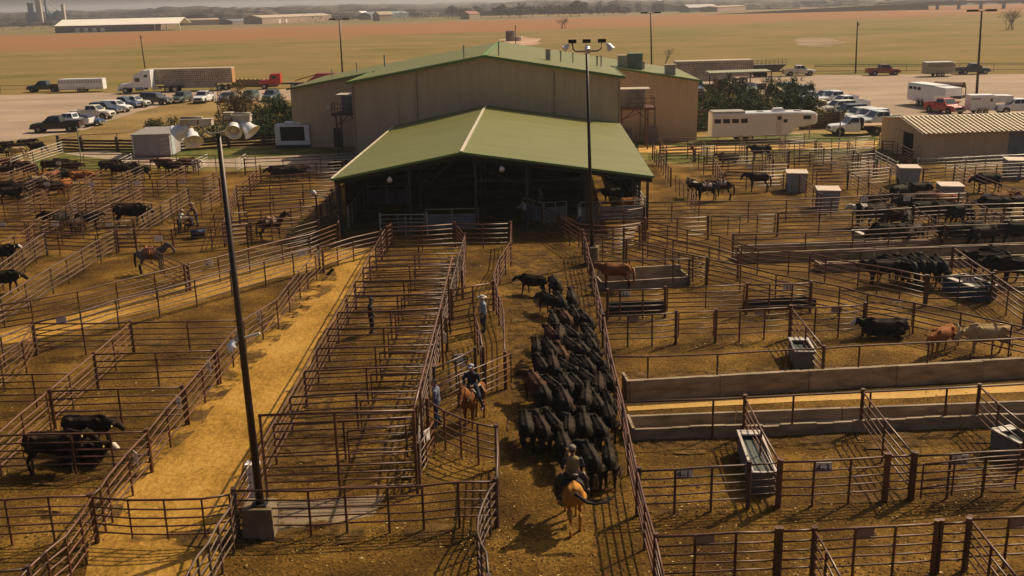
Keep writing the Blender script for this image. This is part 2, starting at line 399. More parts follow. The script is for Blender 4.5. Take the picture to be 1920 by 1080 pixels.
b = MB(); b.quad((WX,Y2,0),(-WX,Y2,0),(-WX,Y2,rz(WX)),(0,Y2,PK),(WX,Y2,rz(WX))); b.obj('back_wall', SIDING, barn)
for x in (-FX+.15, FX-.15, -6.5, 6.5): b = MB(); b.box(x-.05,x+.05,Y0-.09,Y0-.01,.2,rz(x)-.3); b.obj('downpipe', mat('downpipe_tan', (.36,.27,.18), .5), barn)
for s in (-1, 1):
    b = MB(); b.quad((s*FX,Y1,0),(s*WX,Y1,0),(s*WX,Y1,rz(WX)),(s*FX,Y1,rz(FX))); b.obj('wing_wall', SIDING, barn)
    b = MB(); b.quad((s*FX,Y0,0),(s*FX,Y1,0),(s*FX,Y1,rz(FX)),(s*FX,Y0,rz(FX))); b.obj('side_wall', SIDING_Y, barn)
    b = MB(); b.quad((s*WX,Y1,0),(s*WX,Y2,0),(s*WX,Y2,rz(WX)),(s*WX,Y1,rz(WX))); b.obj('side_wall', SIDING_Y, barn)
b = MB(); t = .16; o_ = .35
for s in (-1, 1):
    P = [(0,Y0-o_,PK+t),(0,Y2+o_,PK+t),(s*(WX+o_),Y2+o_,rz(WX+o_)+t),(s*(WX+o_),Y1-o_,rz(WX+o_)+t),(s*(FX+o_),Y1-o_,rz(FX+o_)+t),(s*(FX+o_),Y0-o_,rz(FX+o_)+t)]
    if s > 0: P = P[::-1]
    slab(b, P, .12)
barn_roof = b.obj('roof', GREEN_ROOF, barn)
b = MB()
for s in (-1, 1):
    b.bar((0,Y0-o_-.03,PK+t-.05),(s*(FX+o_),Y0-o_-.03,rz(FX+o_)+t-.05), .06, .26)
    b.bar((s*FX,Y1-o_-.03,rz(FX)+t-.05),(s*(WX+o_),Y1-o_-.03,rz(WX+o_)+t-.05), .06, .22)
    b.bar((s*(FX+o_+.04),Y0-o_,rz(FX+o_)+t-.04),(s*(FX+o_+.04),Y1-o_,rz(FX+o_)+t-.04), .08, .2)
b.bar((0,Y0-o_,PK+t+.03),(0,Y2+o_,PK+t+.03), .5, .08)
b.obj('roof_trim', GREEN_TRIM, barn)
for (x, y, h_, r_) in [(-2.2,34,1.1,.07),(1.2,34,1.2,.07),(7.3,40,1.0,.08),(8.6,41.5,.9,.06),(11.2,43,.9,.09),(11.6,42.6,1.0,.07),(-16,52,1.0,.07),(-18.5,50,.9,.06),(-13.2,55,1.2,.1),(16.8,50,.7,.12)]:
    b = MB(); b.cyl((0,0,-.2), r_, h_+.2, 8); b.cyl((0,0,h_), r_*1.7, .12, 8); b.obj('vent_pipe', RUST_GREY, barn_roof, loc=(x,y,rz(x)+t), smooth=False)
BOXM = mat('air_unit_metal', (.20,.26,.22), .5, .1, (.14,.19,.16), 1.5)
BOXG = mat('grey_unit_metal', (.21,.20,.22), .5, .1, (.14,.135,.15), 1.5)
def unit(x, y, z, wx, wy, wz, m_, parent):
    b = MB(); b.box(-wx/2,wx/2,-wy/2,wy/2,0,wz); b.box(-wx/2-.04,wx/2+.04,-wy/2-.04,wy/2+.04,wz,wz+.07)
    for i in range(7): b.box(-wx/2+.08,wx/2-.08,-wy/2-.03,-wy/2+.002,.15+i*(wz-.3)/7,.15+i*(wz-.3)/7+.05)
    return b.obj('air_unit', m_, parent, loc=(x,y,z))
unit(14.2, 47.5, rz(14.2)+.1, 1.0, 1.0, 1.3, mat('pale_unit', (.5,.45,.38), .5), barn_roof)
unit(15.6, 47.8, rz(15.6)+.1, 1.6, 1.2, 1.7, BOXM, barn_roof)
unit(19.4, 47.2, rz(19.4)+.1, 1.1, 1.0, 1.1, mat('pale_unit', (.5,.45,.38), .5), barn_roof)
unit(6.0, 39.5, rz(6)+.1, .5, .5, 1.1, mat('pale_unit', (.5,.45,.38), .5), barn_roof)
b = MB(); b.box(-.45,.45,-.03,.0,0,2.1); b.obj('door', mat('brown_door', (.09,.06,.045), .5), barn, loc=(-17.3,Y1-.03,0))
b = MB(); b.box(-.12,.12,-.06,.0,0,.35); b.obj('wall_lamp', WHITE, barn, loc=(-18.2,Y1,4.2))
for x in (-11.0,): b = MB(); b.cyl((0,-.08,0), .03, 3.3, 6); b.obj('conduit', RUST_GREY, barn, loc=(x+2.7,Y0,3.8))
for x in (16.0, 17.6, 13.8): b = MB(); b.cyl((0,-.08,0), .04, 3.4, 6); b.obj('conduit', DARK, barn, loc=(x,Y1,.4))
for i, x in enumerate((14.2, 17.0)):
    u_ = unit(0, 0, .15, 1.5, 1.0, 1.5, BOXG, None); u_.location = tuple(Matrix.Rotation(AX, 4, 'Z') @ Vector((x, Y1-1.2, .05)) + Vector((-3.15, 67, 0))); u_.rotation_euler = (0,0,AX)
    u_.name = 'condenser_unit'; tag(u_, ['grey condenser unit beside the right air unit platform legs', 'grey condenser unit by the tan wing wall near the evergreens'][i], 'air conditioner', group='condenser units along the right wing')
def platform(x, label, flip, uy=2.4):
    p = thing('unit_platform', label, 'platform', tuple(Matrix.Rotation(AX, 4, 'Z') @ Vector((x, Y1-5.0, 0)) + Vector((-3.15, 67, 0))), AX)
    BR = mat('brown_steel', (.14,.065,.045), .6, .1, (.08,.04,.03), 2)
    b = MB(); b.box(-1.9,1.9,-1.5,1.7,4.2,4.32); b.box(-1.9,1.9,-1.56,-1.5,4.1,4.34); b.obj('deck', BR, p)
    for sx in (-1.5, 1.2):
        for sy in (-1.2, 1.3): b = MB(); b.bar((sx,sy,0),(sx,sy,4.2), .14); b.obj('leg', BR, p)
    b = MB(); b.bar((-1.5,-1.2,3.0),(-.1,-1.2,4.15),.09); b.bar((1.2,-1.2,3.0),(-.1,-1.2,4.15),.09); b.bar((-1.5,-1.2,3.1),(1.2,-1.2,4.1),.06); b.obj('brace', BR, p)
    b = MB(); e = 1.85*flip
    for sy in (-1.45, 0, 1.6): b.bar((e,sy,4.3),(e,sy,5.4),.06)
    for z in (4.85, 5.38): b.bar((e,-1.45,z),(e,1.6,z),.05)
    for sx in (1.85*flip, .9*flip): b.bar((sx,-1.45,4.3),(sx,-1.45,5.3),.05)
    b.bar((1.85*flip,-1.45,5.3),(-1.0*flip,-1.45,5.3),.05); b.bar((1.85*flip,-1.45,4.8),(-1.0*flip,-1.45,4.8),.05)
    b.obj('railing', BR, p)
    unit(-.45*flip, .1, 4.34, 2.6, 2.3, 1.7, BOXG, p)
    b = MB(); b.box(-1.75,1.75,-1.05,1.25,6.1,6.2); b.obj('unit_cap', mat('pale_unit', (.5,.45,.38), .5), p, loc=(-.3*flip,0,0))
platform(-14.6, 'brown steel platform carrying a grey air unit left of the sale barn', -1)
platform(15.0, 'brown steel platform carrying a grey air unit right of the sale barn', 1)
def wbox(name, label, cat, px, py, wx, wy, wz, m_, z=0, rz_=AX):
    b = MB(); b.box(-wx/2,wx/2,-wy/2,wy/2,0,wz*.94); b.box(-wx/2-.03,wx/2+.03,-wy/2-.03,wy/2+.03,wz*.94,wz)
    for i in range(4): b.box(-wx/2+.1+i*(wx-.2)/4,-wx/2+.1+(i+.85)*(wx-.2)/4,-wy/2-.02,-wy/2+.002,.12,wz*.86)
    o = b.obj(name, m_); o.location = at(px, py); o.rotation_euler = (0,0,rz_); return tag(o, label, cat)
wbox('transformer_box', 'green metal transformer box by the left wing of the barn', 'utility box', 612, 236, 2.3, 1.4, 1.9, mat('transformer_green', (.07,.09,.03), .6))
wbox('utility_cabinet', 'pale blue-grey utility cabinet at the left corner of the barn', 'utility box', 643, 232, .9, .9, 2.0, BOXM)

# ---- the open-sided cattle porch in front
porch = thing('open_shed', 'open sided cattle shed with green gable roof at front of barn', 'shed', (-3.15, 67, 0), AX)
PL, PR, PZ, PZL, PZR, PY = -8.75, 12.75, 5.55, 3.9, 3.72, 30.42
b = MB()
slab(b, [(0,0,PZ),(0,PY,PZ+.1),(PL,PY,PZL),(PL,0,PZL)], .1)
slab(b, [(0,0,PZ),(PR,0,PZR),(PR,PY,PZR),(0,PY,PZ+.1)], .1)
b.obj('roof', GREEN_ROOF, porch)
PALE_TRIM = mat('pale_edge_trim', (.62,.56,.45), .5)
b = MB(); b.bar((PL-.04,0,PZL-.02),(PL-.04,PY,PZL-.02), .1, .16); b.bar((0,-.02,PZ+.05),(0,PY,PZ+.15), .22, .05); b.obj('edge_trim', PALE_TRIM, porch)
b = MB(); b.bar((PL,-.04,PZL-.06),(0,-.04,PZ-.06), .06, .16); b.bar((0,-.04,PZ-.06),(PR,-.04,PZR-.06), .06, .16); b.obj('fascia', GREEN_TRIM, porch)
for k in range(6):
    y = .35+k*5.9; b = MB(); b.bar((PL+.1,y,PZL-.3),(0,y,PZ-.35),.12,.32); b.bar((0,y,PZ-.35),(PR-.1,y,PZR-.3),.12,.32)
    if k == 0:
        b.bar((-2.5,y,3.3),(-.5,y,5.0),.08); b.bar((3.6,y,3.3),(.4,y,5.0),.08); b.bar((.8,y,3.55),(8.0,y,3.55),.1)
    b.obj('rafter', DARK, porch)
    for x in (PL+.4, -3.6, .85, 4.3, 8.3, PR-.4):
        zt = PZ-.5-abs(x)*((PZ-(PZL if x < 0 else PZR))/(8.75 if x < 0 else 12.75))
        b = MB(); b.bar((0,0,0),(0,0,zt),.16); b.obj('post', mat('dark_post', (.05,.04,.035), .7), porch, loc=(x,y,0))
for (x, z) in ((-4.9, 3.9), (2.6, 4.5)):
    b = MB(); b.cyl((0,0,0), .07, .25, 8, 'Y'); b.loft([((0,-.02,0),.08,.08),((.05,-.2,-.1),.17,.17),((.07,-.3,-.15),.19,.19)], 10); b.obj('flood_lamp', WHITE, porch, loc=(x,.1,z), smooth=True)
# end wall, partitions, cladding with interior shade put into their colour; then chute panels
b = MB(); b.box(PL+.1,PR-.1,29.9,30.1,0,3.6); b.obj('end_wall', mat('interior_shade', (.03,.024,.02), .9), porch)
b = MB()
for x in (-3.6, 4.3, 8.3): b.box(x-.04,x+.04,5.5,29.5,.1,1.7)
b.obj('pen_partition', mat('interior_shade', (.03,.024,.02), .9), porch)
b = MB(); b.box(PL+.02,PL+.08,4,29,.05,2.9); b.obj('side_cladding', mat('interior_shade', (.03,.024,.02), .9), porch)  # added cladding on the open sides, coloured dark for the shade inside
b = MB(); b.box(PR-.08,PR-.02,9,29,.05,2.6); b.obj('side_cladding', mat('interior_shade', (.03,.024,.02), .9), porch)
PANEL = mat('white_steel_panel', (.24,.25,.27), .5, .1, (.17,.175,.19), 1.2)
def panel(label, p0, p1, h=1.15, rail=True):
    a = Vector(p0); c = Vector(p1); L_ = (c-a).length; rz_ = math.atan2(c.y-a.y, c.x-a.x)
    t = thing('chute_panel', label, 'panel', a, rz_, group='white steel chute panels under the shed roof')
    b = MB()
    for i in range(5): b.box(0,L_,-.03-.006*(i%2),.03,.1+i*(h-.1)/5,.1+(i+1)*(h-.1)/5-.03)
    b.obj('sheet', PANEL, t)
    b = MB(); b.bar((0,0,h+.32),(L_,0,h+.32),.06)
    n = max(2, int(L_/1.2))
    for i in range(n+1): b.bar((L_*i/n,-.05,0),(L_*i/n,-.05,h+.34),.07)
    b.obj('frame', RUST_GREY, t)
panel('white steel chute panel beneath the ridge, left of the centre post', at(800,432), at(897,430))
panel('white steel chute panel right of the centre alley under the shed', at(1088,418), at(1208,414))
panel('short white steel chute panel set back at far left under the roof', at(690,385), at(765,384), 1.2)
panel('short curved white chute panel beside the men at the alley mouth', at(1020,420), at(1062,417), 1.2)
panel('narrow white chute panel facing the herd at the alley mouth', at(983,410), at(1020,421), 1.2)

# ---- right hand shed with pale ribbed roof
A_ = at_y(1732, 249, 93.3); sh = thing('cattle_shed', 'tan metal shed with pale ribbed roof on the right edge', 'shed', (A_.x, 93.3, 0), R(4))
ez = A_.z; pk_ = at_y(1690, 220, 97.8).z; bk = at_y(1652, 221, 102).z
b = MB(); b.quad((0,0,0),(8.2,0,0),(8.2,0,ez),(0,0,ez)); b.quad((26,9,0),(0,9,0),(0,9,bk),(26,9,bk)); b.obj('wall', SIDING, sh)
b = MB(); b.quad((0,9,0),(0,3.9,0),(0,3.9,2.3),(0,1.9,2.3),(0,1.9,0),(0,0,0),(0,0,ez),(0,4.5,pk_),(0,9,bk)); b.obj('end_wall', SIDING_Y, sh)
b = MB(); b.box(.25,.32,1.7,4.1,0,2.4); b.obj('doorway_shade', mat('interior_shade', (.03,.024,.02), .9), sh)  # dark sheet behind the doorway, standing in for the shade inside
b = MB(); b.box(-.08,-.02,3.95,5.9,.1,2.4); b.obj('sliding_door', SIDING_Y, sh)
CREAM = mat('cream_roof_sheet', (.60,.50,.33), .45, 0, (.50,.41,.27), .4)
b = MB()
slab(b, [(-.3,-.45,ez-.02),(26,-.45,ez-.02),(26,4.5,pk_+.06),(-.3,4.5,pk_+.06)], .06)
slab(b, [(-.3,4.5,pk_+.06),(26,4.5,pk_+.06),(26,9.4,bk+.02),(-.3,9.4,bk+.02)], .06)
x = -.1
while x < 26:
    b.bar((x,-.47,ez+.03),(x,4.5,pk_+.11),.12,.09); x += .46
b.obj('roof', CREAM, sh)
b = MB(); b.box(8.25,10.2,.05,.12,.1,2.5); b.obj('white_door', PANEL, sh)
for x in (8.2, 14, 20, 25.8): b = MB(); b.bar((0,0,0),(0,0,ez-.1),.15); b.obj('post', DARK, sh, loc=(x,.15,0))
b = MB(); b.box(8.3,26,8.8,8.95,0,2.6); b.obj('back_boards', mat('interior_shade', (.03,.024,.02), .9), sh)  # back and inner wall: shade of the open bay put into the colour
b = MB(); b.box(8.0,8.1,.1,8.9,0,ez-.2); b.obj('inner_wall', mat('interior_shade', (.03,.024,.02), .9), sh)

# ---- small pale site shed left
def site_shed():
    p = at(252, 296); q = at(292, 294)
    t = thing('site_shed', 'small pale grey metal shed with white door behind the left pens', 'shed', p, R(3))
    b = MB(); b.box(0,3.9,0,5.5,.1,2.3); b.obj('wall', mat('grey_steel_wall', (.36,.32,.33), .6, 0, (.30,.26,.27), 1), t)
    b = MB(); slab(b, [(-.1,-.1,2.45),(4.0,-.1,2.45),(4.0,5.6,2.62),(-.1,5.6,2.62)], .14); b.obj('roof', RUST_GREY, t)
    b = MB(); b.box(3.9,3.97,.3,1.6,.15,2.2); b.obj('door', mat('pale_blue_door', (.45,.52,.55), .5), t)
    b = MB()
    for i in range(4): b.bar((2.9,-.06,.5+i*.45),(3.7,-.06,.62+i*.45),.05)
    b.obj('step_rack', PALE_PIPE, t)
    b = MB(); b.bar((3.88,-.03,.1),(3.88,-.03,2.35),.1); b.bar((.02,-.03,.1),(.02,-.03,2.35),.1); b.obj('corner_trim', WHITE, t)
site_shed()
# ---- screen cabinet
def cabinet():
    t = thing('screen_cabinet', 'white framed cabinet with a large dark screen on concrete pad', 'cabinet', at(550, 278), R(-2))
    BL = mat('navy_skirt', (.03,.04,.09), .5)
    b = MB(); b.box(-1.9,1.9,0,1.6,0,.35); b.obj('base', BL, t)
    b = MB(); b.box(-1.9,1.9,0,1.6,.35,2.6); b.obj('housing', mat('pale_blue_steel', (.5,.54,.6), .45), t)
    b = MB(); b.box(-1.3,1.35,-.04,0,.85,2.35); b.obj('screen', mat('screen_black', (.012,.013,.016), .45, spec=.2), t)
    b = MB(); b.box(-1.9,-1.35,-.05,-.002,.4,2.58); b.box(1.4,1.9,-.05,-.002,.4,2.58); b.box(-1.35,1.4,-.05,-.002,.4,.82); b.box(-1.35,1.4,-.05,-.002,2.38,2.58); b.obj('frame', WHITE, t)
    b = MB(); b.box(-.9,.9,.3,1.3,2.62,2.85); b.obj('roof_unit', WHITE, t)
    b = MB(); b.box(-2.5,2.7,-.6,2.2,-.02,.0); b.obj('pad', CONC, t)
cb = cabinet()

# ================================================================ lamp posts
ALU = mat('spun_aluminium', (.86,.87,.90), .3, .2, (.78,.78,.80), 2)
POLE = mat('brown_black_pole', (.045,.03,.024), .45, .2, (.03,.02,.018), 2, spec=.5)
BULB = mat('bulb_glass', (.8,.78,.7), .2, 0)
def bell(parent, loc, d, r=.36, L_=.5):
    r *= .70; L_ *= .76
    d = Vector(d).normalized(); b = MB(); u = d.orthogonal().normalized(); v = d.cross(u); n = 20
    prof = [(-.02,.02),(-.02,.08),(.08,.09),(.14,.16),(.24,r*.66),(.36,r*.88),(L_,r),(L_,r*.96),(.36,r*.82),(.24,r*.6),(.16,.10),(.15,.01)]
    for (h_, q) in prof:
        for j in range(n): a = 2*math.pi*j/n; b.v.append(tuple(d*h_+u*(q*math.cos(a))+v*(q*math.sin(a))))
    for i in range(len(prof)-1):
        for j in range(n): x = i*n+j; y = i*n+(j+1) % n; b.f.append((x,y,y+n,x+n)); b.mi.append(0)
    o = b.obj('flood_lamp', ALU, parent, True, loc)
    c = MB(); q = d*.26; c.ball(q, .09,.09,.09,8,6); c.obj('bulb', BULB, o, True)
def lamp_mast(name, label, base, top, block, r0, r1, group=None):
    t = thing(name, label, 'lamp post', (base.x, base.y, 0), group=group)
    o = Vector((base.x, base.y, 0)); a = base-o; e = top-o
    b = MB(); b.tube([a, a.lerp(e,.5), e], [r0,(r0+r1)/2,r1], 12); b.obj('pole', POLE, t, True)
    b = MB(); b.box(a.x-.22,a.x+.22,a.y-.22,a.y+.22,a.z,a.z+.04)
    for i in (-1,1):
        for j in (-1,1): b.cyl((a.x+i*.16,a.y+j*.16,a.z+.04),.02,.08,6)
    b.obj('base_plate', DARK, t)
    return t, e
P0 = at(488, 945, .95); P1 = at_y(409, 250, P0.y)
t, e = lamp_mast('flood_light_mast', 'tall dark mast with four flood lamps beside the dirt lane', P0, P1, 1, .125, .065)
b = MB(); b.hexa([(-.50,-.42,0),(.44,-.42,0),(.42,.42,0),(-.48,.42,0),(-.46,-.38,.95),(.40,-.38,.95),(.38,.38,.95),(-.44,.38,.95)]); b.obj('footing', CONC, t)
b = MB(); b.tube([e+Vector((-.42,0,.45)),e+Vector((-.40,0,.1)),e+Vector((-.2,0,-.02)),e+Vector((0,0,0)),e+Vector((.2,0,.02)),e+Vector((.32,0,.15)),e+Vector((.32,0,.5))], .035, 8)
b.bar(e+Vector((-.95,0,.42)), e+Vector((-.38,0,.42)), .06); b.bar(e+Vector((.3,0,.5)), e+Vector((.9,0,.5)), .06); b.obj('crossarm', RUST_GREY, t, True)
for (x0, x1, z) in ((-.95,-.5,.2),(-.45,-.12,.2),(.22,.42,.35),(.45,.9,.28)):
    b = MB(); b.box(x0,x1,-.12,.12,z+.02,z+.18); b.box(x0-.02,x1+.02,-.14,.14,z+.18,z+.2); b.obj('ballast_box', mat('pale_unit', (.5,.45,.38), .5), t, loc=e)
bell(t, e+Vector((-.78,-.05,.22)), (-.7,.15,-.45)); bell(t, e+Vector((-.62,-.3,.12)), (.25,-.55,-.6), .38)
bell(t, e+Vector((.50,-.1,.25)), (.05,-.8,-.45), .32); bell(t, e+Vector((.68,-.05,.28)), (.75,-.25,-.75))
wbox('junction_box', 'small pale electrical box behind the foot of the near mast', 'utility box', 481, 950, .35, .25, 1.5, WHITE)
# side arm lamp halfway up the near mast
zz = 5.0; pm = at_y(453, 635, P0.y)-Vector((P0.x,P0.y,0))
b = MB(); b.bar(pm, pm+Vector((.55,-.1,.18)), .06); b.bar(pm, pm+Vector((-.3,-.15,-.05)), .06); ob = b.obj('side_arm', PALE_PIPE, t)
bell(t, pm+Vector((-.2,-.15,-.02)), (-.3,-.3,-.9), .12, .2)
P0 = at(1110, 462, 1.1); P1 = at_y(1100, 96, P0.y)
t, e = lamp_mast('flood_light_mast', 'tall dark mast with three flood lamps beside the cattle alley', P0, P1, 1, .12, .07)
b = MB(); b.cyl((0,0,0), .42, 1.1, 20); b.obj('footing', CONC, t, False)
b = MB(); b.tube([e+Vector((-.8,0,.45)),e+Vector((-.75,0,.12)),e+Vector((-.6,0,0)),e,e+Vector((.6,0,0)),e+Vector((.8,0,.12)),e+Vector((.85,0,.5))], .04, 8); b.obj('crossarm', DARK, t, True)
for x in (-.8, 0, .85): b = MB(); b.box(-.22,.22,-.1,.1,.0,.2); b.obj('ballast_box', DARK, t, loc=e+Vector((x,0,.45)))
bell(t, e+Vector((-1.0,0,.35)), (-.8,-.1,-.6), .3, .45); bell(t, e+Vector((0,-.1,.3)), (.1,-.55,-.7), .32); bell(t, e+Vector((1.15,0,.4)), (.5,.1,-.75), .34, .5)
def far_mast(px, py, tx, ty, label, heads=2):
    p = at(px, py); q = at_y(tx, ty, p.y)
    t, e = lamp_mast('parking_lamp', label, p, q, 0, .2, .12, group='twin headed lamps around the parking lot')
    for s in (-1, 1):
        b = MB(); b.bar(e+Vector((0,0,-.1)), e+Vector((s*.7,0,.0)), .12); b.box(e.x+s*1.4-.7,e.x+s*1.4+.7,e.y-.35,e.y+.35,e.z-.12,e.z+.18); b.obj('lamp_head', DARK, t)
far_mast(643, 150, 636, 36, 'thin parking lamp rising left of the green barn roof')
far_mast(1222, 135, 1220, 24, 'thin parking lamp rising behind the right wing of barn')
far_mast(1831, 178, 1841, 20, 'twin headed parking lamp behind the white horse trailer')
def util(px, py, tx, ty, label, arms=False, name='utility_pole'):
    p = at(px, py); q = at_y(tx, ty, p.y); o = Vector((p.x,p.y,0))
    t = thing(name, label, 'pole', o)
    b = MB(); b.tube([(0,0,0), q-o], [.17,.12], 8); b.obj('pole', WOOD, t, True)
    b = MB(); b.cyl(q-o+Vector((.25,0,-.9)), .16, .5, 8); b.bar(q-o+Vector((-.35,0,-.3)), q-o+Vector((.35,0,-.3)), .1); b.obj('insulator_arm', RUST_GREY, t)
util(272, 128, 263, 66, 'wooden utility pole standing behind the white semi truck')
util(1604, 137, 1608, 40, 'wooden utility pole standing by the roadside rail fence at right')
util(967, 86, 966, 48, 'short wooden pole beside the storage tank in the field')
def tank():
    t = thing('storage_tank', 'round tan storage tank standing in the far pasture', 'tank', at(957, 77))
    b = MB(); b.cyl((0,0,0), 1.9, 4.0, 18); b.cyl((0,0,4.0), 1.95, .35, 18, r2=.5); b.obj('tank_body', mat('rusty_tank', (.24,.17,.12), .7, 0, (.14,.10,.07), .5), t, False)
    b = MB(); b.cyl((3.2,.5,0), 1.4, 1.6, 14); b.obj('low_tank', mat('pale_unit', (.5,.45,.38), .5), t)
tank()
# ================================================================ pipe fences, gates, signs
POSTM = {}
def post_mesh(h, r, m_, n=8):
    k = (round(h,2), r, m_.name)
    if k not in POSTM:
        b = MB(); b.cyl((0,0,0), r, h, n); b.cyl((0,0,h), r*1.15, .02, n); POSTM[k] = b.mesh('post', m_, True)
        POSTM[k].polygons.foreach_set('use_smooth', [False]*len(POSTM[k].polygons))
    return POSTM[k]
NF = 0; SEGS = []
def fence(label, pts, c='Z', z=1.5, rails=5, sp=2.4, m_=None, name='pipe_fence', lo=.40, heavy=(1,1), world=False,
          group='brown pipe fences of the stock pens', rr=.026, tr=.036, wob=.035, cat='fence', top_only_r=None, uprights=None):
    """pts follow the top rail; every post is a piece of its own, the rails are one welded panel"""
    global NF; NF += 1
    rnd = random.Random(NF*7+1)
    m_ = m_ or rnd.choice((RUST, RUST, RUST_B, RUST_C))
    P = [Vector(p) if world else at(p[0], p[1], z, c) for p in pts]
    for p in P: p.z = 0
    SEGS.extend((P[i].copy(), P[i+1].copy()) for i in range(len(P)-1))
    t = thing(name, label, cat, P[0], group=group)
    o = P[0].copy(); Q = []
    for i in range(len(P)-1):
        a, b_ = P[i], P[i+1]; L_ = (b_-a).length; k = max(1, round(L_/sp))
        for j in range(k): Q.append((a.lerp(b_, j/k)-o, j == 0))
    Q.append((P[-1]-o, True))
    near = (o.y < 60)
    if o.y > 45: rr, tr = rr*1.25, tr*1.15
    zs = [z] if rails == 1 else [z-.0]+[lo+(z-.30-lo)*(rails-2-i)/(max(1, rails-2)) for i in range(rails-1)]
    if rails == 2: zs = [z, z*.55]
    off = [(rnd.uniform(-wob, wob), rnd.uniform(-wob, wob)*.5) for _ in Q]
    b = MB()
    for ri, zr in enumerate(zs):
        line = [q[0]+Vector((off[i][0]*.4+rnd.uniform(-.012,.012), off[i][0]*.4, zr+off[i][1]+rnd.uniform(-.012,.012))) for i, q in enumerate(Q)]
        b.tube(line, tr if ri == 0 else rr, 6 if near else 4)
    b.obj('rail_panel', m_, t, True)
    for i, (q, corner) in enumerate(Q):
        end = i in (0, len(Q)-1)
        hv = (i == 0 and heavy[0]) or (i == len(Q)-1 and heavy[1])
        nm = 'post' if name != 'metal_gate' else 'upright'
        if name == 'metal_gate':
            link(nm, post_mesh(z-.25, .03, m_), t, q+Vector((off[i][0]*.4, off[i][0]*.4, .25)))
        else:
            link(nm, post_mesh(z+(.10 if hv else .0), .07 if hv else .04, m_), t, q+Vector((off[i][0]*.4, off[i][0]*.4, 0)))
    return t
def gate(label, pts, c='Z', z=1.4, **k):
    k.setdefault('group', 'brown pipe gates of the stock pens'); k.setdefault('sp', 1.8); k.setdefault('rr', .022); k.setdefault('tr', .028)
    return fence(label, pts, c, z, name='metal_gate', cat='gate', **k)
TXT = {}
def text_mesh(body, size, m_):
    k = (body, size, m_.name)
    if k not in TXT:
        cu = bpy.data.curves.new('lettering', 'FONT'); cu.body = body; cu.size = size; cu.extrude = .003
        cu.align_x = 'CENTER'; cu.align_y = 'CENTER'
        o = bpy.data.objects.new('lettering', cu); COL.objects.link(o)
        dg = bpy.context.evaluated_depsgraph_get(); me = bpy.data.meshes.new_from_object(o.evaluated_get(dg))
        bpy.data.objects.remove(o); me.materials.clear(); me.materials.append(m_); TXT[k] = me
    return TXT[k]
SIGNW = mat('sign_plate', (.86,.82,.76), .5, 0, (.76,.70,.64), 3)
SIGNB = mat('sign_back', (.36,.26,.19), .7, 0, (.27,.19,.14), 3)
INK = mat('black_ink', (.015,.015,.015), .6)
def sign(label, px, py, c='Z', text=None, z=1.28, w_=.55, h_=.34, rz_=0, m_=None):
    p = at(px, py, z, c)
    t = thing('number_sign', label, 'sign', (p.x, p.y-.05, z), rz_, group='number signs wired to the pen fences')
    b = MB(); b.box(-w_/2,w_/2,-.012,.0,-h_/2,h_/2); b.obj('plate', m_ or SIGNW, t)
    b = MB()
    for s in (-1, 1): b.cyl((s*w_*.4,-.018,h_*.36),.012,.01,6,'Y')
    b.obj('bolt', DARK, t)
    if text:
        o = link('lettering', text_mesh(text, h_*.95, INK), t, (0,-.0165,-.02)); o.rotation_euler = (R(90), 0, 0)

# ---------------- middle block: lane fence and the regular cross fences (2.55 m apart)
LX = -8.06
fence('long pipe fence along the right edge of the dirt lane', [(437,921),(513,795),(570,696),(632,586),(680,503),(714,443)], sp=2.55)
fence('short kinked fence where the lane fence meets the barn apron', [(714,443),(725,426),(733,421)], sp=1.6)
rows = [(513,795,773,783),(544,743,789,732),(570,696,801,687),(594,654,812,647),(614,618,822,611),(632,586,831,579),(648,556,840,549),(664,529,848,522),(680,503,855,496),(692,482,861,475),(703,463,866,456)]
ordn = ['first','second','third','fourth','fifth','sixth','seventh','eighth','ninth','tenth','eleventh','twelfth']
for i, (a,b1,c1,d1) in enumerate(rows):
    fence('%s cross fence counted from the near end of the narrow pens' % ordn[i], [(a,b1),(c1,d1)], sp=2.3, wob=.05, heavy=(0,0), group='cross fences of the narrow pens')
    if i < 9:
        p = at(a,b1,1.4); q = at(c1,d1,1.4)
        x0 = p.x+(q.x-p.x)*.56
        gate('pipe gate behind the %s cross fence of the narrow pens' % ordn[i], [(x0, p.y-.75+.1*(i%3), 0),(q.x-.15, q.y-.7, 0)], world=True, z=1.4, sp=1.5, group='gates inside the narrow pens')
fence('near end fence of the narrow pens, in front of the tall mast', [(438,921),(577,920),(645,917),(725,914),(792,910),(858,905),(928,903)], sp=1.9)
# tall overhead frame of the nearest pen
def overhead():
    zt = 2.9; a = at(484,779,zt); c = at(775,770,zt); t = thing('tall_pipe_fence', 'tall pipe frame with overhead rail across the nearest narrow pen', 'fence', (a.x,a.y,0))
    o = Vector((a.x,a.y,0)); L_ = c-a
    b = MB(); b.tube([(0,0,zt), L_*.5+Vector((0,0,zt+.02)), Vector((L_.x,L_.y,zt))], .045, 8); b.obj('top_rail', RUST, t, True)
    b = MB()
    for z in (1.5, 1.12, .86, .62, .36): b.tube([(0,0,z), (L_.x,L_.y,z+.03)], .03, 6)
    b.obj('rail_panel', RUST, t, True)
    for f in (.49, 1.0): link('post', post_mesh(zt, .05, RUST), t, (L_.x*f, L_.y*f, 0))
    link('post', post_mesh(zt, .05, RUST), t, (0.05,0,0))
    d0 = at(787,722,zt); d1 = at(826,572,zt)
    t2 = thing('pipe_run', 'long slanting overhead pipe running down the right side of narrow pens', 'pipe', (c.x,c.y,0))
    o = Vector((c.x,c.y,0)); b = MB(); b.tube([c-o+Vector((0,.1,0)), d0-o, d1-o, at(848,480,zt)-o], .045, 8); b.obj('pipe', RUST, t2, True)
    for q in (d0, d1, at(840,515,zt)): link('post', post_mesh(zt, .05, RUST), t2, (q.x-c.x, q.y-c.y, 0))
overhead()
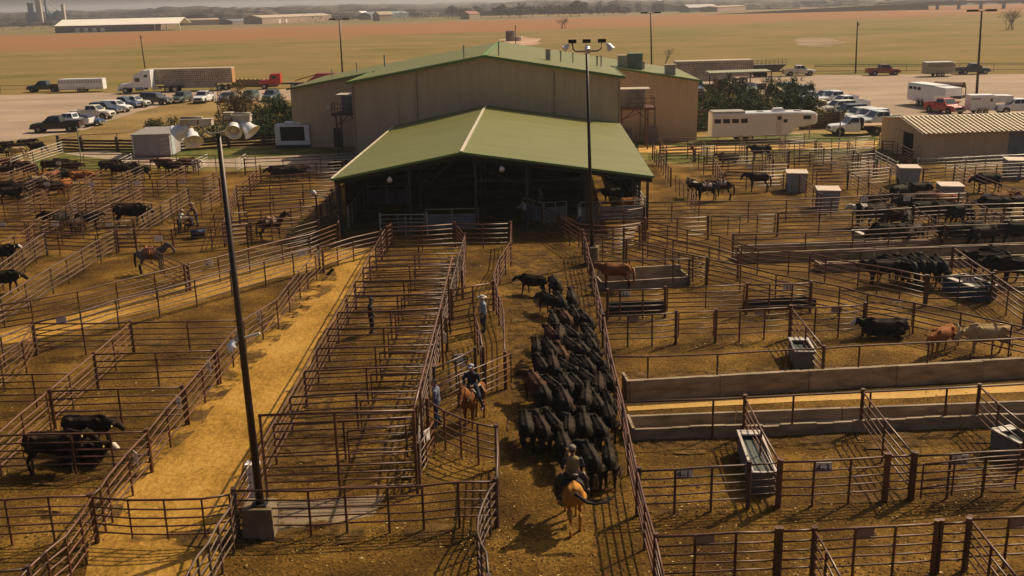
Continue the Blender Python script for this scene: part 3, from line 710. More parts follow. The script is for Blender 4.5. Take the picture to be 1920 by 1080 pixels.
fence('right boundary fence of the narrow pens beside the sorting alley', [(783,836),(790,740),(812,655),(840,556),(871,440)], sp=2.55)
fence('back fence of the holding pens in front of the shed', [(725,427),(790,425),(853,420)], sp=2.2, z=1.6)
fence('back fence of the right holding pen at the alley mouth', [(853,420),(905,421),(956,419)], sp=2.0, z=1.6)
fence('kinked divider fence between the two holding pens', [(853,419),(871,440),(872,470),(866,510)], sp=2.4)
gate('sunlit signed gate at the near end of the sorting alley', [(783,840),(813,790)], sp=1.2, rails=5, m_=RUST)
fence('curved fence panel behind the mounted rider in dark jacket', [(800,752),(833,770),(862,784),(895,795),(931,802)], sp=1.6)
fence('straight alley fence seen end on below the mounted rider', [(931,801),(932,850),(930,903)], sp=2.2, tr=.04)
fence('wavy dented alley fence at the bottom centre of the yard', [(930,903),(917,920),(903,947),(896,972),(895,997),(902,1020),(912,1037),(917,1085)], sp=1.2)
gate('wide sunlit gate swung open behind the man by the alley', [(812,727),(860,703),(957,663)], sp=1.6, z=1.5, m_=RUST)
fence('short signed fence between the narrow pens and sorting alley', [(814,692),(855,673),(890,656)], sp=1.3)
fence('left fence of the herd alley running back to the shed', [(947,664),(943,580),(935,555),(925,520),(936,485),(957,453),(958,418)], sp=2.3)
fence('short fence crossing the sorting alley near its middle', [(836,600),(890,588),(900,625),(905,655)], sp=1.5)
fence('far short fence crossing the sorting alley under the roof end', [(846,545),(925,530)], sp=1.6)
# ---------------- right fence of the herd alley
fence('long right fence of the herd alley bordering the cattle drive', [(1017,389),(1046,403),(1093,434),(1106,480),(1131,594),(1147,669),(1168,753),(1193,883),(1228,1010),(1248,1090)], sp=2.3, wob=.06)
# ---------------- lane left side
fence('signed fence along the left side of the dirt lane', [(172,932),(185,915),(200,897),(240,850),(275,810),(347,727),(407,657),(456,601),(518,562),(560,509),(575,494),(604,466)], sp=2.2, wob=.06)
gate('sagging wide gate closed across the dirt lane', [(174,933),(238,937),(307,938),(377,935),(430,928)], sp=9, z=1.5, rr=.026, tr=.036)
fence('fence curving away from the lane at the lower left corner', [(172,932),(150,970),(123,1007),(85,1035),(52,1068),(25,1100)], sp=2.0, wob=.05)
fence('dented curving fence below the lane gate', [(437,923),(430,950),(408,985),(390,1020),(370,1045),(355,1070),(345,1090)], sp=1.6, wob=.05)
# ---------------- left pens, cross fences
fence('bottom left corner cross fence', [(-40,1076),(52,1068)], heavy=(0,1))
fence('first cross fence of the left pens above the bottom corner', [(-40,938),(10,936),(90,933),(170,931)], heavy=(0,1))
fence('second cross fence of the left pens in front of the black cattle', [(-40,818),(50,815),(133,814),(205,812),(275,810)], heavy=(0,1))
fence('third cross fence of the left pens behind the black cattle', [(93,735),(220,730),(343,727)])
fence('cross fence stub at the left frame edge above the cattle', [(-40,704),(60,702),(128,701)], heavy=(0,0))
fence('fourth cross fence of the left pens, shorter one', [(175,665),(292,661),(403,658)])
fence('fifth cross fence of the left pens, longest one', [(61,607),(153,607),(246,605),(351,603),(447,600)])
fence('slanting divider fence across the left pens', [(244,605),(210,635),(175,665),(128,702),(86,738),(40,775),(-10,817),(-40,840)], sp=2.6)
fence('fence closing the corridor at the left frame edge', [(61,608),(0,632),(-60,655)], sp=2.2)
fence('corner fence at the left frame edge below the corridor', [(61,608),(40,640),(0,670),(-30,690)], sp=1.8)
fence('lower fence of the long corridor toward the shed', [(61,607),(150,584),(217,563),(294,544),(364,525),(431,507),(495,490),(548,475),(597,463)], sp=2.5)
fence('lower corridor fence beyond the lane end', [(604,465),(631,454),(661,446),(714,434)], sp=2.2)
fence('upper fence of the long corridor toward the shed', [(-30,578),(57,564),(144,547),(217,529),(289,512),(349,496),(408,482),(465,467),(527,451),(580,440),(634,420)], sp=2.5)
fence('tall post fence end next to the shed shadow', [(590,412),(634,398)], sp=2)
fence('long slanting fence left of the grey horse', [(-30,578),(0,559),(46,531),(94,503),(152,469),(214,433)], sp=2.3)
fence('slanting fence above the long one at left frame edge', [(-30,514),(0,496),(40,466),(83,437)], sp=2.3)
gate('gate swung open beside the grey horse', [(262,457),(352,499)], sp=3.2, z=1.6)
fence('fence running from the grey horse gate to the upper corridor', [(352,497),(345,499)], sp=3)
fence('slanting fence right of the lone black bull', [(250,413),(300,384),(353,353)], sp=2.3)
fence('slanting fence left of the lone black bull', [(122,392),(170,371),(222,348),(267,328)], sp=2.3, heavy=(0,0))
fence('slanting fence between the two small black cattle pens', [(50,420),(90,403),(151,374),(178,355)], sp=2.3, heavy=(0,0))
fence('short slanting fence beside the lone black bull', [(151,407),(211,381)], sp=2.3, heavy=(0,0))
fence('short slanting fence below the bull toward the grey horse', [(0,455),(50,430),(62,420)], sp=2.3, heavy=(0,0))
fence('long cross fence above the lone black bull', [(-30,385),(6,384),(75,383),(160,382),(284,381)], sp=2.6, heavy=(0,0))
fence('long signed cross fence under the left cattle pens', [(-30,417),(45,416),(180,418),(250,414)], sp=2.4)
fence('cross fence under the pair of small black cattle', [(83,436),(107,436),(178,440),(214,432),(252,432)], sp=2.2)
fence('cross fence behind the seated person', [(218,431),(300,431),(322,433)], sp=2.2)
fence('cross fence in front of the seated person and blue tub', [(322,432),(395,427),(470,419)], sp=2.3)
fence('cross fence running right from the seated person', [(325,405),(400,402),(462,398)], sp=2.4, heavy=(0,0))
fence('sunlit cross fence behind the bull pens', [(172,337),(240,337),(330,337),(411,337)], sp=2.6, m_=RUST)
fence('cross fence at left frame edge above the brown cattle', [(-30,345),(60,341),(172,338)], sp=2.6, heavy=(0,0))
fence('upper cross fence along the edge of the gravel path', [(83,303),(150,300),(260,299),(370,299)], sp=2.8, heavy=(0,0))
fence('thin top boundary fence beside the gravel path', [(156,289),(230,290),(330,291),(478,293)], sp=3.5, rails=2, heavy=(0,0))
fence('boundary fence from the white gates to the barn corner', [(458,299),(530,296),(600,293),(674,289)], sp=2.6, rails=4)
for i, (a, b1) in enumerate([((0,328),(66,305)),((42,346),(111,316)),((126,350),(189,320)),((208,335),(268,310)),((294,337),(347,311)),((380,335),(417,315)),((-20,305),(60,285))]):
    fence('slanting divider fence in the upper left pens, %s from the left' % ordn[[1,2,3,4,5,6,0][i]], [a, b1], sp=2.4, heavy=(0,0), group='slanting dividers of the upper left pens')
for i, (a, b1) in enumerate([((32,379),(90,355)),((122,382),(175,352)),((210,382),(267,352)),((300,383),(330,366)),((375,372),(412,352))]):
    fence('slanting divider fence of the middle left row, %s from the left' % ordn[i], [a, b1], sp=2.4, heavy=(0,0), group='slanting dividers of the middle left row')
gate('long pale steel gate in the far left corner pens', [(19,298),(60,283),(115,266)], sp=2.2, m_=PALE_PIPE, z=1.5, group='pale steel gates of the far left pens')
gate('short pale gate standing ajar by the site shed', [(222,299),(246,288)], sp=1.8, m_=PALE_PIPE, group='pale steel gates of the far left pens')
gate('pale gate near the flood lamps above the left pens', [(366,299),(388,289)], sp=1.8, m_=PALE_PIPE, group='pale steel gates of the far left pens')
gate('pale gate right of the tall mast by the gravel path', [(441,300),(460,289)], sp=1.8, m_=PALE_PIPE, group='pale steel gates of the far left pens')
# parallel pens left of the shed
pl = [((487,312),(644,303)),((467,333),(635,322)),((442,350),(629,341)),((455,368),(622,356)),((447,384),(618,368)),((431,400),(600,386)),((420,419),(592,405)),((462,398),(462,421))]
for i, (a, b1) in enumerate(pl[:7]):
    fence('%s of the parallel fences left of the shed, counted from the back' % ordn[i], [a, b1], sp=2.4, group='parallel fences left of the shed')
fence('zigzag end fence of the parallel pens beside the tall mast', [(487,312),(467,333),(442,350),(431,375),(424,400),(418,422)], sp=1.8)
fence('fence behind the saddled brown horse', [(462,424),(540,430),(596,415)], sp=2.3)
fence('kinked fence at the edge of the shed shadow', [(634,421),(634,405),(637,398)], sp=2)
fence('fence from the shed eave post down to the corridor', [(592,391),(612,372),(633,349)], sp=2.4)
fence('front rail of the left shed pen', [(712,403),(760,402),(800,402)], sp=1.6, m_=RUST_GREY)
gate('grey gate inside the shed behind the left holding pen', [(745,402),(795,402)], sp=1.2, m_=RUST_GREY)
fence('angled rail fence inside the left part of the shed', [(652,390),(672,362),(690,345)], sp=1.8, m_=RUST_GREY)
gate('pale gate leaning out of the shed at its right corner', [(1190,372),(1211,376)], sp=1.5, m_=PALE_PIPE)
fence('pale fence along the right side of the shed', [(1180,328),(1192,345),(1210,372)], sp=2.0, m_=PALE_PIPE)
fence('cross fence under the right eave of the shed', [(1120,398),(1170,396),(1208,390)], sp=2.0, m_=RUST)
fence('low fence at the right mouth of the shed beside the mast', [(1050,402),(1085,420),(1150,425),(1205,418)], sp=2.0)
fence('fence between the tall mast and the shed corner', [(1093,434),(1150,430),(1200,425)], sp=2.2)
# ---------------- right pens, near rows
fence('bottom right cross fence nearest the camera', [(1230,1007),(1304,1003),(1381,1000),(1457,997)], sp=1.9)
fence('narrow fence panel between the two bottom right gates', [(1464,997),(1528,995)], sp=2.5)
fence('signed bottom fence left of the second slanting divider', [(1529,995),(1604,991),(1680,987),(1757,982)], sp=1.9)
fence('short bottom fence beside the lower right divider', [(1765,982),(1817,978)], sp=2.5)
fence('bottom fence at the lower right frame corner', [(1820,974),(1893,971),(1990,966)], sp=1.9)
fence('slanting divider at the bottom centre of right pens', [(1528,995),(1550,1035),(1585,1100)], sp=2)
fence('slanting divider in the lower right corner', [(1820,975),(1860,1024),(1915,1095)], sp=2)
fence('fence carrying sign 4-1 in the near right pens', [(1198,883),(1267,880),(1335,876),(1406,871)], sp=1.9, wob=.03)
gate('short gate beside the near water trough', [(1406,872),(1461,868)], sp=1.0)
fence('fence carrying sign 4-3 in the near right pens', [(1465,868),(1528,866),(1596,862),(1663,857)], sp=1.9)
fence('narrow fence section right of sign 4-3', [(1667,857),(1712,853)], sp=2.5)
fence('fence carrying sign 4-5 in the near right pens', [(1717,855),(1783,852),(1850,848),(1960,843)], sp=1.9)
gate('gate swung toward the camera at the near right pens', [(1732,870),(1791,865),(1850,859),(1911,853)], sp=1.9)
fence('slanting divider alongside the near water trough', [(1397,746),(1428,806),(1461,867)], sp=2.2)
fence('slanting divider behind sign 4-3', [(1618,735),(1660,788),(1713,853)], sp=2.2)
fence('slanting divider behind the right edge water trough', [(1837,725),(1873,759),(1925,800)], sp=2.2)
fence('single top rail over the near concrete feed bunk', [(1167,754),(1338,749),(1488,742),(1633,735),(1776,728),(1960,718)], sp=3.9, rails=1, heavy=(0,0), group='single rails above the feed bunks')
fence('single top rail over the middle concrete feed bunk', [(1149,670),(1215,669),(1346,664),(1474,657),(1545,653),(1612,649),(1742,642),(1862,637),(1960,632)], sp=4, rails=1, heavy=(0,0), group='single rails above the feed bunks')
fence('fence panel above the middle bunk with tilted low rail', [(1131,593),(1177,592),(1223,590),(1268,587)], sp=1.9)
gate('gate in the middle of the second right fence row', [(1273,587),(1339,584)], sp=2.6)
fence('fence between the second row gate and the small trough', [(1343,584),(1388,582),(1435,579),(1483,576)], sp=2.0)
fence('fence in front of the lying black cow', [(1485,576),(1530,577),(1575,575),(1622,571)], sp=2.0)
gate('gate behind the lying black cow', [(1626,569),(1713,566)], sp=3)
fence('slanting divider beside the small trough in middle right pens', [(1484,577),(1512,612),(1545,653)], sp=2.2)
fence('signed fence left in the third right row', [(1139,546),(1163,544),(1206,543),(1248,541)], sp=2.0)
gate('wide gate in the third right fence row', [(1252,540),(1324,537),(1396,534)], sp=3)
fence('signed fence right in the third right row', [(1401,535),(1444,534),(1486,533),(1522,531)], sp=2.0)
fence('long slanting fence crossing behind the brown calf', [(1327,486),(1389,498),(1456,514),(1520,527),(1575,537),(1627,552),(1716,568),(1802,587),(1897,608),(1990,628)], sp=2.5)
fence('single rail over the short feed bunk beside the red horse', [(1108,492),(1180,489),(1263,487),(1292,486)], sp=3, rails=1, heavy=(0,0), group='single rails above the feed bunks')
gate('small gate at the end of the short feed bunk', [(1294,487),(1324,483)], sp=3)
fence('fence beside the tall mast footing', [(1097,442),(1130,444),(1170,450)], sp=2)
fence('leaning fence behind the short feed bunk', [(1174,451),(1205,459),(1248,468),(1273,473),(1300,478),(1326,484)], sp=1.9, wob=.09)
fence('long slanting fence from shed corner toward the black heifers', [(1208,412),(1252,423),(1289,431),(1349,444),(1391,458),(1422,466),(1480,471),(1519,474),(1549,482),(1611,494),(1647,500),(1690,508),(1737,519)], sp=2.4)
fence('second slanting fence right of the shed corner', [(1170,430),(1215,437),(1262,449),(1330,463),(1385,478)], sp=2.4)
fence('fence carrying sign 33 in the right pens', [(1741,520),(1800,518),(1862,515)], sp=2)
fence('slanting divider right of the black heifer group', [(1788,465),(1862,515),(1925,558)], sp=2.3)
fence('cross fence right of sign 33 at the frame edge', [(1866,511),(1960,506)], sp=2.3)
fence('rail fence in front of the far concrete bunk', [(1519,476),(1614,471),(1690,467),(1786,464),(1886,460),(1960,457)], sp=3.9, rails=2, heavy=(0,0))
fence('cross fence behind the far bunk, full width', [(1375,441),(1418,440),(1511,437),(1600,433),(1668,429),(1772,424),(1850,421),(1960,417)], sp=2.4)
fence('cross fence below the horse group', [(1211,411),(1270,409),(1328,407)], sp=2.2)
gate('wide gate below the dark brown horse', [(1334,406),(1366,405),(1388,404),(1421,403),(1454,402)], sp=2.2, z=1.5)
fence('cross fence right of the gate below the brown horse', [(1459,401),(1537,398),(1600,396),(1644,394),(1714,389),(1810,384),(1960,381)], sp=2.4)
fence('cross fence behind the waterers, middle right', [(1213,380),(1260,379),(1311,377),(1404,378),(1475,375),(1560,371),(1620,368),(1676,365),(1760,364),(1815,363)], sp=2.5)
gate('pale edged gate swung out beside the horse group', [(1267,329),(1290,352),(1311,378)], sp=1.7, z=1.6)
fence('slanting fence right of the horse group', [(1338,296),(1346,310),(1356,328)], sp=1.8)
gate('gate standing upright near the dark brown horse', [(1413,293),(1425,300),(1437,308)], sp=1.5)
fence('slanting fence along the right side of the green roof', [(1224,271),(1240,291),(1258,317)], sp=1.9)
fence('slanting divider left of the second waterer', [(1500,329),(1526,350),(1540,366)], sp=2.2)
fence('slanting divider left of the mixed cattle pen', [(1591,322),(1630,343),(1673,366)], sp=2.2)
fence('slanting divider through the right waterer pens', [(1791,310),(1850,335),(1925,362)], sp=2.3)
fence('slanting divider inside the crowded cattle pen', [(1714,389),(1742,406),(1772,425)], sp=2.2)
fence('slanting divider at the right of the crowded cattle pen', [(1798,365),(1850,390),(1907,418)], sp=2.2)
fence('pale fence in front of the tan shed door', [(1642,284),(1665,295),(1683,305)], sp=1.8, m_=PALE_PIPE)
fence('grey signed fence along the front of the tan shed', [(1722,299),(1775,297),(1850,293),(1960,288)], sp=2.2, m_=RUST_GREY)
fence('cross fence between the far waterers', [(1732,318),(1790,312),(1870,308),(1960,304)], sp=2.3)
fence('small fence beside the tan shed left wall', [(1655,265),(1675,265),(1712,283)], sp=1.7)
back = [((1237,277),(1305,275),(1340,274)),((1238,261),(1290,258),(1400,256),(1509,250)),((1250,270),(1330,268),(1430,266),(1530,263)),((1310,287),(1400,284),(1500,281),(1560,279)),
        ((1320,296),(1412,294)),((1350,312),(1430,310),(1478,308)),((1440,270),(1540,268),(1640,262)),((1500,262),(1560,259),(1650,255)),((1525,310),(1590,306),(1640,303)),((1490,296),(1560,293),(1640,288)),
        ((1532,322),(1590,320),(1670,315)),((1360,322),(1400,323),(1470,321)),((1478,285),(1560,286),(1640,276))]
bl = ['short rail fence nearest the right edge of green roof','rail fence along the grass in front of the horse trailer','rail fence just inside the grass edge at right','cross fence behind the upright gate at right',
      'short cross fence left of the upright gate','cross fence directly behind the dark brown horse','rail fence left of the tan shed, farthest back','rail fence beside the flatbed truck','cross fence left of the tan shed front','cross fence between the first waterer and grass',
      'cross fence right of the first waterer','cross fence beside the head of the brown horse','cross fence meeting the wall of tan shed']
for p, l_ in zip(back, bl): fence(l_, list(p), sp=2.5, heavy=(0,0), group='rail fences of the far right pens')
for i, (a, b1) in enumerate([((1237,258),(1250,285)),((1316,262),(1326,278)),((1387,260),(1402,276)),((1462,257),(1480,284)),((1528,258),(1545,280)),((1590,263),(1610,290)),((1600,285),(1645,300)),((1430,280),(1450,300))]):
    fence('short slanting fence of the far right pens, %s from the left' % ordn[[0,1,2,4,5,6,7,3][i]], [a, b1], sp=1.9, heavy=(0,1), group='short slanting fences of the far right pens')
# signs
sign('white sign reading 4-1 on the near right fence', 1281, 887, text='4-1'); sign('white sign reading 4-3 on the near right fence', 1542, 875, text='4-3')
sign('white sign reading 4-5 near the right frame edge', 1797, 861, text='4-5'); sign('white sign reading 33 beside the blue tank', 1815, 524, text='33')
sign('white sign reading 31 by the red horse bunk', 1171, 551, text='31'); sign('white sign reading 31 farther right in the same row', 1478, 539, text='31')
sign('white sign reading C-9 on the sorting alley fence', 862, 674, text='C-9', w_=.42, h_=.5)
for (x, y, l_) in [(1187,598,'blank weathered sign at the left of the second right row'),(1424,584,'blank weathered sign left of the small trough'),(1568,580,'dark blank sign right of the small trough'),(1321,1010,'blank sign on the bottom right fence'),(1620,998,'blank sign on the bottom fence beyond the first divider'),(1905,979,'blank sign in the lower right corner')]:
    sign(l_, x, y, m_=SIGNB, w_=.5)
for (x, y, l_, r_) in [(486,592,'white sign plate near the far end of the lane fence',-50),(392,685,'white sign plate on the lane fence just past the mast arm',-50),(336,752,'white sign plate halfway along the lane fence',-50),(256,857,'white sign plate beside the black cattle pen',-50),(446,628,'white sign plate hidden behind the tall mast',-50),(597,477,'white sign plate at the head of the lane',-60),(800,815,'white sign plate on the gate of the sorting alley',60),(834,632,'white sign plate on the sorting alley fence above C-9',-60)]:
    sign(l_, x, y, rz_=R(r_), w_=.34, h_=.42, z=1.25)
for (x, y, l_) in [(391,493,'pale sign on the upper corridor fence right of the mast'),(116,600,'pale sign on the corridor fence at far left'),(566,474,'pale sign on the corridor fence near the lane head'),(5,422,'pale sign on the fence at the left frame edge'),(104,419,'pale sign in front of the pair of small cattle'),(205,420,'pale sign below the lone black bull'),(172,345,'pale sign at left end of the sunlit fence'),(258,343,'pale sign in the middle of the sunlit fence'),(342,341,'pale sign at the right of the sunlit fence'),(110,306,'pale sign behind the crowd of dark cattle'),(88,345,'pale sign above the orange cattle'),(297,447,'yellow-white sign beside the grey horse gate')]:
    sign(l_, x, y, w_=.5)
for (x, y, t_, l_) in [(1405,312,None,'white sign above the head of the brown horse'),(1620,374,'11','white sign reading 11 in the crowded cattle pen'),(1700,372,'12','white sign reading 12 beside the second right waterer'),(1850,367,'14','white sign reading 14 right of the crowded pen'),(1810,296,'8','white sign reading 8 on the shed front fence'),(1885,294,'9','white sign reading 9 on the shed front fence'),(1563,305,None,'white sign on the far fence left of tan shed'),(1642,304,None,'white sign at the corner near the tan shed')]:
    sign(l_, x, y, text=t_, w_=.5)
# ================================================================ concrete feed bunks, tanks, waterers
BUNK = mat('bunk_concrete', (.34,.265,.185), .9, 0, (.16,.12,.08), 1.6, 8, bump=.5, bscale=12, stretch=(.7,1,2.2), contrast=(.3,.66))
def bunk(label, a, b_, depth, hf, hb, inner=.35, broken=False, joints=3.6):
    """concrete trough from a to b (front bottom edge), depth away from the camera"""
    a = Vector(a); b_ = Vector(b_); a.z = b_.z = 0; L_ = (b_-a).length; rz_ = math.atan2(b_.y-a.y, b_.x-a.x)
    t = thing('feed_bunk', label, 'feed bunk', a, rz_, group='long concrete feed bunks')
    n = max(1, round(L_/joints)); w_ = L_/n; rnd = random.Random(int(L_*10))
    for i in range(n):
        x0, x1 = i*w_+.025, (i+1)*w_-.025; dz = rnd.uniform(-.025,.025); dy = rnd.uniform(-.03,.03)
        b = MB(); h1 = hf+dz+(-.08 if broken and i % 3 == 1 else 0)
        m_ = 6; 
        for k in range(m_):                                  # front wall with worn, uneven lip
            xa, xb = x0+(x1-x0)*k/m_, x0+(x1-x0)*(k+1)/m_
            ha = h1-(rnd.uniform(0,.07) if broken else rnd.uniform(0,.015))
            b.hexa([(xa,dy,0),(xb,dy,0),(xb,dy+.16,0),(xa,dy+.16,0),(xa,dy+.03,ha),(xb,dy+.03,ha),(xb,dy+.15,ha),(xa,dy+.15,ha)])
        b.hexa([(x0,depth-.18+dy,0),(x1,depth-.18+dy,0),(x1,depth+dy,0),(x0,depth+dy,0),(x0,depth-.15+dy,hb+dz),(x1,depth-.15+dy,hb+dz),(x1,depth-.02+dy,hb+dz),(x0,depth-.02+dy,hb+dz)])
        b.box(x0,x1,.14+dy,depth-.16+dy,0,inner*.25)
        b.obj('trough_section', BUNK, t)
    b = MB(); b.box(-.1,-.0,0,depth,0,hf+.02); b.obj('end_cap', BUNK, t); b = MB(); b.box(L_,L_+.1,0,depth,0,hf+.02); b.obj('end_cap', BUNK, t)
bunk('near concrete feed bunk with broken lip beside the pale alley', at(1190,829), at(2000,796), 1.25, .52, .50, broken=True)
bunk('middle concrete feed bunk facing the camera across the alley', at(1180,754), at(2000,706), 1.0, .85, .55)
bunk('short concrete feed bunk behind the red horse', at(1130,546), at(1291,536), 1.5, .5, .85)
bunk('far concrete feed bunk behind the black heifers, pen side', at(1395,494), at(2000,472), 1.6, .62, .72)
bunk('back concrete feed bunk lip below the crowded cattle pen', at(1540,512), at(2000,493), .9, .5, .4)
for (a, c_, l_) in [((1141,590),(1250,586),'long low black feeder under the left third row sign'), ((1401,583),(1530,577),'long low black feeder under the right third row sign')]:
    p = at(*a); q = at(*c_); L_ = (q-p).length
    t = thing('feeder', l_, 'feeder', p, math.atan2(q.y-p.y, q.x-p.x), group='long low black feeders'); BK = mat('black_rubber', (.02,.018,.017), .8)
    b = MB(); b.box(0,L_,0,.08,0,.42); b.box(0,L_,.55,.63,0,.42); b.box(.0,.08,.08,.55,0,.4); b.box(L_-.08,L_,.08,.55,0,.4); b.box(.08,L_-.08,.08,.55,.0,.12); b.obj('trough', BK, t)
def tank(label, c0, c1, wd, h, m_, water=True, name='water_trough'):
    """open stock tank; c0..c1 is the long axis on the ground"""
    p = Vector(c0); q = Vector(c1); L_ = (q-p).length
    t = thing(name, label, 'water trough', p, math.atan2(q.y-p.y, q.x-p.x), group='open water troughs of the right pens')
    b = MB(); e = .05; w2 = wd/2
    for (x0,x1,y0,y1) in ((0,L_,-w2,-w2+e),(0,L_,w2-e,w2),(0,e,-w2+e,w2-e),(L_-e,L_,-w2+e,w2-e)):
        b.hexa([(x0+(.04 if x0==0 else 0),y0,0),(x1,y0,0),(x1,y1,0),(x0+(.04 if x0==0 else 0),y1,0),(x0,y0,h),(x1,y0,h),(x1,y1,h),(x0,y1,h)])
    b.box(e,L_-e,-w2+e,w2-e,.05,.12); b.obj('tank', m_, t)
    b = MB(); r_ = .035
    b.box(-r_,L_+r_,-w2-r_,-w2+e,h,h+.04); b.box(-r_,L_+r_,w2-e,w2+r_,h,h+.04); b.box(-r_,e,-w2+e,w2-e,h,h+.04); b.box(L_-e,L_+r_,-w2+e,w2-e,h,h+.04)
    b.box(0,.3,-w2+e,w2-e,h-.03,h+.03); b.obj('rim', mat('tank_rim', (.55,.50,.45), .5), t)
    if water:
        b = MB(); b.quad((.06,-w2+e,h-.14),(L_-.06,-w2+e,h-.14),(L_-.06,w2-e,h-.14),(.06,w2-e,h-.14)); b.obj('water', mat('trough_water', (.13,.14,.12), .12, 0, (.09,.10,.085), 1, spec=.4), t)
    return t
TG = mat('tank_grey', (.19,.17,.15), .7, 0, (.12,.105,.09), 1.5); TB = mat('tank_blue', (.02,.075,.15), .5, 0, (.015,.05,.10), 1.5)
tank('long grey water trough in the pen behind the 4-1 fence', at(1417,868,0)+Vector((-.05,.9,0)), at(1432,928), .75, .75, TG)
tank('grey water trough at the foot of the middle divider', at(1497,668,0)+Vector((0,.2,0)), at(1508,692), .8, .75, TG)
tank('water trough cut by the right frame edge', at(1872,840), at(1925,868), .8, .75, TG)
tank('dry grey trough behind the far bunk', at(1607,459), at(1636,457), 1.5, .75, TG, False)
tank('blue water tank beside the black heifers', at(1795,556), at(1836,551), 2.4, .75, TB)
tank('open trough below the crowded cattle pen at right', at(1858,450), at(1885,449), 1.5, .7, TG, False)
WM = mat('waterer_blue_grey', (.33,.35,.36), .55, 0, (.25,.27,.28), 1.2); WT = mat('waterer_lid', (.62,.50,.40), .5)
def waterer(label, px, py, h=1.35):
    p = at(px, py); t = thing('feed_box', label, 'feed box', p, R(-12), group='tall grey boxes with pale lids in the right pens')
    b = MB(); b.hexa([(-.62,-.75,0),(.62,-.75,0),(.62,.75,0),(-.62,.75,0),(-.68,-.82,h),(.68,-.82,h),(.68,.82,h),(-.68,.82,h)]); b.obj('box', WM, t); t.scale = (1.15,1.15,1.12)
    b = MB(); b.box(-.72,.72,-.86,.86,h,h+.07); b.obj('lid', WT, t)
    b = MB(); b.box(-.70,-.64,-.5,.5,.2,.5); b.obj('latch', DARK, t)
waterer('tall pale lidded box right of the dark brown horse', 1492, 358); waterer('tall pale lidded box in front of the brown horse, nearest the shed gate', 1550, 393)
waterer('tall pale lidded box in front of the tan shed', 1701, 348); waterer('tall pale lidded box standing in the crowded cattle pen', 1778, 385); waterer('tall pale lidded box cut by the right frame edge', 1901, 333)

# ================================================================ wooden board fences
def board_fence(label, pts, h=1.5, n=4, sp=3.2, th=.07, m_=WOOD, name='board_fence'):
    P = [at(*p) for p in pts]; t = thing(name, label, 'fence', P[0]); o = P[0]
    b = MB()
    for i in range(len(P)-1):
        a, c_ = P[i]-o, P[i+1]-o
        for k in range(n):
            z = .18+k*(h-.3)/(n-1)
            b.bar(a+Vector((0,0,z+random.uniform(-.04,.04))), c_+Vector((0,0,z+random.uniform(-.04,.04))), th, (h/n)*.72)
    b.obj('board_panel', m_, t)
    for i in range(len(P)-1):
        a, c_ = P[i]-o, P[i+1]-o; k = max(1, round((c_-a).length/sp))
        for j in range(k+(i == len(P)-2)):
            q = a.lerp(c_, j/k); b = MB(); b.box(-.14,.14,-.14,.14,0,h+.35); b.obj('post', m_, t, loc=q+Vector((0,-.12,0)))
board_fence('dark weathered board fence behind the site shed and screen cabinet', [(112,281),(155,283),(222,284),(320,285),(430,277),(560,270),(655,264)], 1.3, 4, 5.0)
board_fence('dark weathered board fence below the evergreens at right', [(1166,250),(1213,248),(1284,246),(1335,244)], 2.3, 5, 4.2)
board_fence('slatted board fence between horse trailer and flatbed truck', [(1500,243),(1570,240)], 1.6, 5, 3.5)
fence('pale top wire fence along the dry lawn at far left', [(-60,275),(48,268),(110,262),(152,253),(218,250),(275,241)], sp=4.5, rails=2, z=1.6, heavy=(0,0), group='thin perimeter fences')
fence('rail fence along the far edge of the lot at right', [(1528,122),(1604,121),(1700,121),(1800,119),(1930,118),(2050,117)], z=1.6, sp=6, rails=3, heavy=(0,0), group='thin perimeter fences', rr=.04, tr=.05, m_=DARK)
fence('thin wire fence along the far edge of the lot at left', [(-60,162),(60,160),(140,158)], z=1.5, sp=6, rails=2, heavy=(0,0), group='thin perimeter fences', m_=DARK)
for (px, py, h_, l_) in [(152,300,3.4,'tall thin steel pole left of the site shed'), (1229,262,3.0,'thin grey pole beside the right board fence'), (1572,286,4.0,'thin pale pole in the pens near the flatbed truck'), (598,445,3.2,'tall pipe post with small lamp at the head of the lane')]:
    t = thing('pipe_pole', l_, 'pole', at(px,py)); b = MB(); b.cyl((0,0,0), .06, h_, 8); b.obj('pole', RUST_GREY if px != 598 else RUST, t)
    if px == 598:
        b = MB(); b.loft([((0,0,h_-.2),.08,.08),((-.1,-.15,h_-.1),.16,.16),((-.15,-.25,h_-.12),.2,.2)], 10); b.obj('flood_lamp', WHITE, t, True)
    else: b = MB(); b.cyl((0,0,h_), .09, .06, 8); b.obj('cap', RUST_GREY, t)

# tan retaining wall with pale coping at the right car row
def lowwall(label, a, c_, h, m_):
    p = at(*a); q = at(*c_); L_ = (q-p).length; t = thing('low_wall', label, 'wall', p, math.atan2(q.y-p.y,q.x-p.x), group='low tan walls by the right parking row')
    b = MB(); b.box(0,L_,0,.3,0,h); b.obj('wall', m_, t); b = MB(); b.box(-.05,L_+.05,-.06,.36,h,h+.1); b.obj('coping', CREAM, t)
TANW = mat('tan_wall', (.32,.23,.15), .85, 0, (.25,.18,.12), .8)
lowwall('low tan wall in front of the far part of the right car row', (1508,203), (1545,212), 1.5, TANW)
lowwall('low tan wall running down toward the white flatbed truck', (1513,204), (1562,232), .8, TANW)
lowwall('short low tan wall behind the right evergreens', (1449,172), (1466,187), 1.2, TANW)

